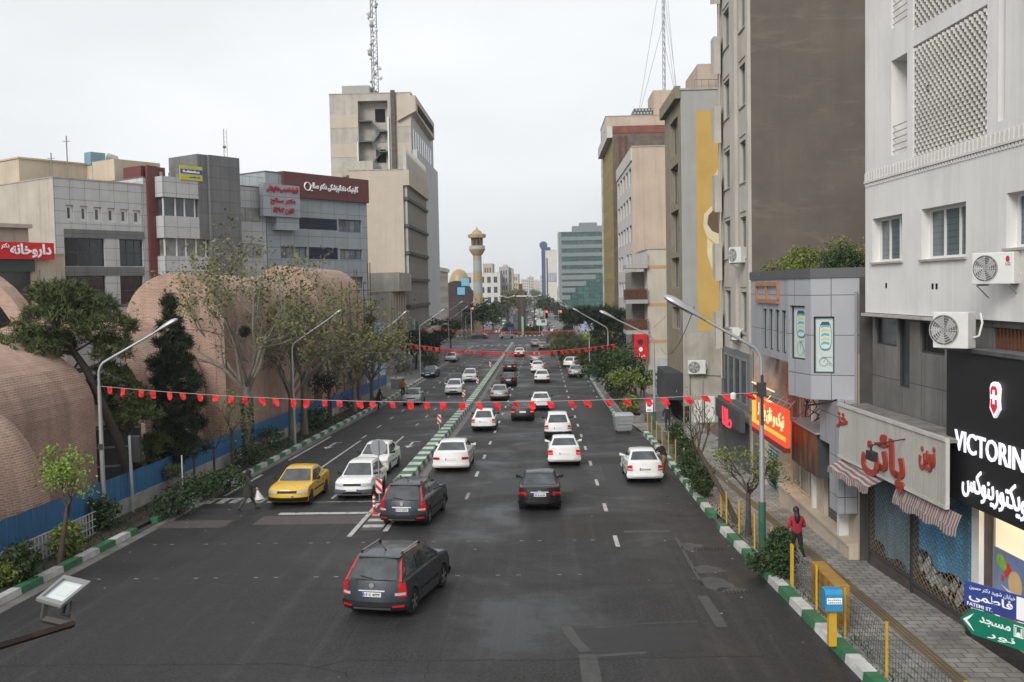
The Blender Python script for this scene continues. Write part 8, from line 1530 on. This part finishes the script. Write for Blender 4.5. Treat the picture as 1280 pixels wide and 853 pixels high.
x = xat(651, 300, 360); T = Thing('monument', 'brown upright post rising behind the pylons', 'monument', (x, 300, zr(300))); a = MB(); a.box(x - .5, x + .5, 299.5, 300.5, zr(300), zat(651, 355, 300)); T.part('shaft', a, M['rust']); a = MB(); a.box(x - .8, x + .8, 299.3, 300.7, zr(300), zr(300) + 1); T.part('base', a, M['conc'])
x = xat(674, 270, 393); T = Thing('sculpture', 'white spiky globe sculpture on the island', 'sculpture', (x, 270, zr(270))); a = MB(); zc = zat(674, 391, 270); rg = random.Random(2)
for _ in range(120): d = rnd_dir(rg); a.tube([Vector((x, 270, zc)) + d * .2, Vector((x, 270, zc)) + d * 1.25], .05, 3)
T.part('globe', a, M['white']); a = MB(); a.tube([(x, 270, zr(270)), (x, 270, zc)], .12, 6); T.part('stem', a, M['white'])
x = xat(679, 258, 402); T = Thing('road_sign', 'pale direction board with a green panel on the island', 'road sign', (x, 258, zr(258))); a = MB(); a.box(x - 1.7, x + .9, 258, 258.1, zat(679, 407, 258), zat(679, 399.5, 258)); T.part('board', a, M['frame_w']); a = MB(); a.box(x - .5, x + .5, 257.94, 257.99, zat(679, 403.5, 258), zat(679, 400, 258)); T.part('panel', a, plain('road_green', (.01, .17, .11), .5)); a = MB(); a.tube([(x - 1, 258.05, zr(258)), (x - 1, 258.05, zat(679, 407, 258))], .08, 6); T.part('post', a, M['steel'])
x = xat(638, 256, 411); T = Thing('road_sign', 'pair of blue round signs on the island corner', 'road sign', (x, 256, zr(256))); a = MB(); zc = zat(638, 411, 256)
for s in (-.4, .4): a.lathe([(.38, -.04), (.38, .0)], (x + s, 256, zc), 14, axis='y')
T.part('disc', a, plain('road_blue', (.02, .06, .35), .5)); a = MB(); a.tube([(x, 256.1, zr(256)), (x, 256.1, zc)], .07, 6); T.part('post', a, M['steel'])
x = xat(653.5, 255, 410); T = Thing('banner_post', 'pale green upright banner post at the front of the island', 'banner', (x, 255, zr(255))); a = MB(); a.box(x - .22, x + .22, 254.9, 255, zr(255) + .3, zat(653, 396, 255)); T.part('cloth', a, plain('banner_green', (.3, .5, .25), .6)); a = MB(); a.tube([(x - .3, 255, zr(255)), (x - .3, 255, zat(653, 395, 255))], .05, 5); T.part('post', a, M['steel'])
x = xat(733, 215, 412); T = Thing('billboard', 'white and blue poster board beside the far green trees', 'billboard', (x, 215, zr(215))); a = MB(); a.box(x - 1.6, x + 1.6, 215, 215.2, zat(715, 414, 215), zat(715, 402, 215)); T.part('panel', a, surf('poster_white', (.6, .63, .7), .5, .2, 1, blotch=.8, scol=(.1, .2, .45))); a = MB(); a.tube([(x, 215.1, zr(215)), (x, 215.1, zat(715, 414, 215))], .12, 6); T.part('post', a, M['steel'])
for lab, px, Y, zt_ in (('multi-headed lamp standard on the island nearer the mosque', 635, 275, 372), ('multi-headed lamp standard on the island by the white globe', 668, 275, 371)):
 x = xat(px, Y, 390); z = zat(px, zt_, Y); T = Thing('street_lamp', lab, 'street lamp', (x, Y, zr(Y))); a = MB(); a.tube([(x, Y, zr(Y)), (x, Y, z)], [.16, .1], 8); T.part('pole', a, M['black']); a = MB()
 for s in (-1, 1): a.tube([(x, Y, z), (x + s * 1.6, Y, z + .3)], .06, 4); a.lathe([(.3, -.1), (.38, 0), (.2, .15)], (x + s * 1.7, Y, z + .35), 8)
 T.part('lamp_head', a, M['white'])
def cable(label, A, B, sag, r=.014): A, B = Vector(A), Vector(B); a = MB(); a.tube([A + (B - A) * (i / 16) - Vector((0, 0, sag * 4 * (i / 16) * (1 - i / 16))) for i in range(17)], r, 4); return tag(a.build('overhead_cable', M['black']), label, 'cable')
cable('cable sagging from the lamp arm to the shopfront below the mural', onY(868, 384, 32), onY(826, 435, 68), .9); cable('black cable under the grey panel overhang to the corrugated sign', onY(1046, 500, 30.4), onY(1005, 507, 32.2), .03, .03); cable('cable from the roof aerials down to the far kerb trees', onY(833, 395, 90), onY(760, 440, 118), .6)
# ================================================================== people
SK = surf('skin', (.40, .235, .165), .55, .08, 8)
def person(label, loc, rz, mats, hip=(0, 0), knee=(0, 0), arm=(0, 0), elbow=(.2, .2), lean=0.0, H=1.68, splay=.12, coat=0, hair='short', hairm=None, bag=None, fat=1.0, fwd=0.0, group=None, shoulder_out=(.12, .12)):
 """mats: top, trousers, shoes. angles in radians, + swings forward (towards +y); (left, right)"""
 k = H / 1.68; T = Thing('person', label, 'person', loc, group); V = []; E_ = []; RAD = []; TAGS = []
 def v(p, r, tg): V.append(Vector(p) * k); RAD.append((r[0] * k, r[1] * k) if hasattr(r, '__len__') else (r * k, r * k)); TAGS.append(tg); return len(V) - 1
 def e(a, b): E_.append((a, b))
 pel = v((0, 0, .93), (.155 * fat, .115 * fat), 1); ln = lambda h: (math.sin(lean) * h, .93 + math.cos(lean) * h)
 y, z = ln(.16); wst = v((0, y, z), (.14 * fat, .105 * fat), 0); y, z = ln(.36); ch = v((0, y, z), (.165 * fat, .12 * fat), 0); y, z = ln(.5); nk0 = v((0, y + .005, z), (.09, .08), 0); y, z = ln(.56); nk = v((0, y + .015, z), .052, 3); yh, zh = y + .035 + fwd, z + .085
 hd = v((0, yh, zh), (.074, .088), 3); hd2 = v((0, yh - .005, zh + .075), (.070, .085), 3)
 e(pel, wst); e(wst, ch); e(ch, nk0); e(nk0, nk); e(nk, hd); e(hd, hd2); hands = []
 for i, s in enumerate((-1, 1)):
  hp = v((s * .095, 0, .87), .088 * fat, 1); e(pel, hp); a = hip[i]; kx, ky, kz = s * (.095 + splay * .25), math.sin(a) * .42, .87 - math.cos(a) * .42; kn = v((kx, ky, kz), .058 * fat, 1); e(hp, kn); b = a - knee[i]; an = v((kx, ky + math.sin(b) * .40, kz - math.cos(b) * .40), .04, 1); e(kn, an)
  toe = b + 1.35 if abs(knee[i]) < .5 else b + .9; y2, z2 = ky + math.sin(b) * .40, kz - math.cos(b) * .40; he = v((kx, y2 - .02 * math.cos(b), z2 - .045), (.042, .04), 2); e(an, he); to = v((kx * 1.08, y2 + math.sin(toe) * .17, z2 - .05 - math.cos(toe) * .05), (.038, .03), 2); e(he, to)
  y, z = ln(.45); sh = v((s * .175, y, z), .064 * fat, 0); e(ch, sh); a = arm[i] ; el = v((s * (.175 + shoulder_out[i]), y + math.sin(a) * .27, z - math.cos(a) * .27), .047 * fat, 0); e(sh, el); b = a + elbow[i]; wx = s * (.175 + shoulder_out[i] * .95); wy, wz = y + math.sin(a) * .27 + math.sin(b) * .23, z - math.cos(a) * .27 - math.cos(b) * .23; wr_ = v((wx, wy, wz), .03, 0); e(el, wr_); hands.append((Vector((wx, wy, wz)) * k, Vector((0, math.sin(b), -math.cos(b))), s))
 me = bpy.data.meshes.new('body'); me.from_pydata([tuple(q) for q in V], E_, []); o = bpy.data.objects.new('body', me); COL.objects.link(o); md = o.modifiers.new('skin', 'SKIN'); md.use_smooth_shade = True
 for i, sv in enumerate(me.skin_vertices[0].data): sv.radius = RAD[i]; sv.use_root = (i == pel)
 o.modifiers.new('sub', 'SUBSURF').levels = 2; dg = bpy.context.evaluated_depsgraph_get(); dg.update(); ev = o.evaluated_get(dg).to_mesh(); b = MB(); b.v = [tuple(q.co) for q in ev.vertices]; b.f = [tuple(p.vertices) for p in ev.polygons]
 segs = [(V[a], V[c], TAGS[c] if TAGS[c] != 1 or TAGS[a] == 1 else TAGS[c]) for a, c in E_]
 for p in ev.polygons:
  c = p.center; best = 0; bd = 9
  for (p0, p1, tg) in segs:
   d = p1 - p0; t = max(0, min(1, (c - p0).dot(d) / max(1e-9, d.length_squared))); q = (c - p0 - d * t).length
   if q < bd: bd = q; best = tg
  b.m.append(best)
 o.evaluated_get(dg).to_mesh_clear(); bpy.data.objects.remove(o)
 for hp_, d, s in hands:
  x = Vector((1, 0, 0)); nrm = d.cross(x).normalized(); q = hp_ + d * .045; b.tube([hp_, q, hp_ + d * .09], [.026, .037, .034], 8, 3)
  for f, (off, L) in enumerate(((-.028, .062), (-.009, .072), (.010, .068), (.028, .052))): p0 = hp_ + d * .085 + nrm * off; p1 = p0 + d * L * .55 - x * s * .008; p2 = p1 + d * L * .4 - x * s * .03; b.tube([p0, p1, p2], [.0095, .009, .007], 5, 3)
  t0 = hp_ + d * .03 + nrm * .03; b.tube([t0, t0 + nrm * .03 + d * .025 - x * s * .01, t0 + nrm * .03 + d * .06 - x * s * .02], [.012, .0105, .008], 5, 3)
 hc = Vector((0, yh, zh + .03)) * k
 b.tube([hc + Vector((0, .078, .01)), hc + Vector((0, .104, -.012)), hc + Vector((0, .086, -.02))], [.008, .013, .012], 5, 3)
 for s in (-1, 1): b.tube([hc + Vector((s * .072, -.0, .015)), hc + Vector((s * .083, -.012, .0)), hc + Vector((s * .074, -.002, -.03))], [.012, .014, .01], 5, 3)
 top, tr, shoe = mats; L0 = Vector(loc); Rm = Matrix.Rotation(rz, 3, 'Z'); b.v = [tuple(L0 + Vector(q)) for q in b.v]; T.part('body', b, [top, tr, shoe, SK], smooth=180); T.o.rotation_euler = (0, 0, rz)
 def wl(mb): mb.v = [tuple(L0 + Vector(q)) for q in mb.v]; return mb
 a = MB()
 for s in (-1, 1): a.lathe([(.009, 0), (.002, .008)], hc + Vector((s * .032, .079, .022)), 8, axis='y')
 T.part('eyes', wl(a), M['black']); a = MB(); a.tube([hc + Vector((-.022, .082, -.045)), hc + Vector((0, .088, -.047)), hc + Vector((.022, .082, -.045))], .005, 4); T.part('mouth', wl(a), plain('lip', (.28, .10, .085), .5))
 hm = hairm or plain('hair_black', (.012, .010, .010), .55); a = MB(); c = hc + Vector((0, -.018, .03)) * k
 n, m_ = 18, 9; kx = len(a.v)
 for i in range(m_ + 1):
  for j in range(n):
   th = 6.283 * j / n; fr = max(0, math.sin(th)); ph = (1.75 - .95 * fr ** .7 if hair != 'scarf' else 2.35 - 1.05 * fr ** 2) * i / m_; r = 1.1 if hair != 'scarf' else 1.2; a.v.append(tuple(c + Vector((.086 * r * math.sin(ph) * math.cos(th), .104 * r * math.sin(ph) * math.sin(th), .118 * r * math.cos(ph) - .01))))
 for i in range(m_):
  for j in range(n): a.f.append((kx + i * n + j, kx + i * n + (j + 1) % n, kx + (i + 1) * n + (j + 1) % n, kx + (i + 1) * n + j)); a.m.append(0)
 if hair in ('long', 'scarf'): p = c + Vector((0, -.055, -.04)); a.tube([p, p + Vector((0, -.045, -.12)), p + Vector((0, -.05, -.26)), p + Vector((0, -.03, -.4 if hair == 'long' else -.2))], [.075, .088, .075, .03], 10); 
 if hair == 'scarf': a.tube([c + Vector((0, 0, -.09)), c + Vector((0, .0, -.16)), c + Vector((0, .0, -.23))], [.08, .1, .14], 12)
 T.part('headscarf' if hair == 'scarf' else 'hair', wl(a), hm, smooth=180)
 if coat:
  a = MB(); y, z = ln(.2); rings = [(.155 * fat, .12 * fat, y, z), (.18 * fat, .145 * fat, 0, .95), (.205 * fat, .17 * fat, 0, .95 - coat * .5), (.23 * fat, .2 * fat, .0, .95 - coat)]; n = 16; kx = len(a.v)
  for rx, ry, yy, zz in rings:
   for j in range(n): th = 6.283 * j / n; a.v.append(tuple(Vector((rx * math.cos(th) * (1 + .05 * math.sin(5 * th)), yy + ry * math.sin(th), zz)) * k))
  for i in range(len(rings) - 1):
   for j in range(n): a.f.append((kx + i * n + j, kx + (i + 1) * n + j, kx + (i + 1) * n + (j + 1) % n, kx + i * n + (j + 1) % n)); a.m.append(0)
  T.part('coat_skirt', wl(a), top, smooth=180)
 return T, hands, Rm
cl = lambda n_, c, r=.85: surf('cloth_' + n_, c, r, .22, 9, bump=.25)
black_c, red_c, tan_c, navy_c = cl('black', (.016, .016, .018)), cl('wine', (.30, .018, .035)), cl('tan', (.27, .16, .075)), cl('navy', (.014, .017, .024))
g = ground(996, 703, .15); person('woman in a wine red jacket and black leggings jogging away with long dark hair', tuple(g), R(4), (red_c, black_c, cl('pinkshoe', (.4, .3, .33))), hip=(.12, -.12), knee=(.1, .95), arm=(-.35, .15), elbow=(1.3, 1.2), lean=.06, H=1.66, hair='long', fat=1.14, shoulder_out=(.1, .1))
g = ground(311, 639, 0); Tp, hands, Rm = person('pedestrian in black with a headscarf crossing before the yellow taxi', tuple(g), R(-68), (cl('charcoal', (.028, .028, .028)), cl('grey', (.06, .06, .062)), black_c), hip=(.42, -.38), knee=(.05, .3), arm=(-.2, .3), elbow=(.15, .75), lean=.03, H=1.66, hair='scarf', coat=.3, hairm=black_c, fat=1.25)
hp_ = Tp.loc + Rm @ (hands[0][0]); hp2 = Tp.loc + Rm @ hands[1][0] + Vector((.05, 0, -.05)); b = MB(); c = hp2; b.tube([c + Vector((0, 0, .0)), c + Vector((.03, -.03, -.1)), c + Vector((.1, -.05, -.42)), c + Vector((.1, -.05, -.47))], [.015, .06, .2, .1], 10); Bg = Thing('bag', 'white plastic bag with a red top carried by the crossing pedestrian', 'bag', tuple(c)); Bg.part('sack', b, surf('bag_white', (.5, .5, .5), .5, .15, 6), smooth=60); b = MB(); b.tube([c + Vector((-.02, 0, .03)), c + Vector((.02, -.02, -.07))], [.02, .045], 6); Bg.part('knot', b, plain('bag_red', (.5, .03, .03), .6))
g = Vector((5.72, 47.9, zr(47.9))); person('man in a dark jacket and tan trousers bent at the window of the parked car', tuple(g), R(48), (navy_c, tan_c, cl('brownshoe', (.08, .045, .03))), hip=(.05, .12), knee=(.05, .1), arm=(.75, .6), elbow=(.7, .8), lean=.5, H=1.74, hair='short', fat=1.08)
g = ground(504, 497, .15); person('walker in black with a mustard yellow jacket top on the far pavement', tuple(g), R(0), (cl('mustard', (.42, .22, .02)), black_c, black_c), hip=(.15, -.15), knee=(0, .1), arm=(.1, -.1), H=1.75, fat=1.15)
g = ground(473, 511, .05); person('stooping figure in black stepping off the kerb by the last shrubs', tuple(g), R(-30), (black_c, black_c, black_c), hip=(.3, -.2), knee=(.1, .2), lean=.45, H=1.7, coat=.35, hair='scarf', hairm=black_c)
person('dark figure walking along the shops under the red banner', (9.0, 92, zr(92) + .15), R(180), (black_c, black_c, black_c), hip=(.2, -.2), knee=(0, .15), H=1.72, coat=.3, hair='scarf', hairm=black_c)
person('person in dark clothes behind the far yellow posts near the sign', (8.0, 65.2, zr(65) + .15), R(160), (navy_c, black_c, black_c), hip=(.1, -.1), knee=(0, .1), H=1.72)
# ================================================================== air: faint haze that pales the far end of the avenue
hz = MB(); hz.box(-700, 700, -40, 2600, -34, 62); o = struct('haze', hz, [], kind='stuff')
m, t, b = newmat('haze'); t.nodes.remove(b); pv = N(t, 'ShaderNodeVolumePrincipled'); pv.inputs['Color'].default_value = (.93, .95, .98, 1); pv.inputs['Density'].default_value = .00016; pv.inputs['Anisotropy'].default_value = 0
t.links.new(pv.outputs[0], t.nodes['Material Output'].inputs['Volume']); o.data.materials.clear(); o.data.materials.append(m)
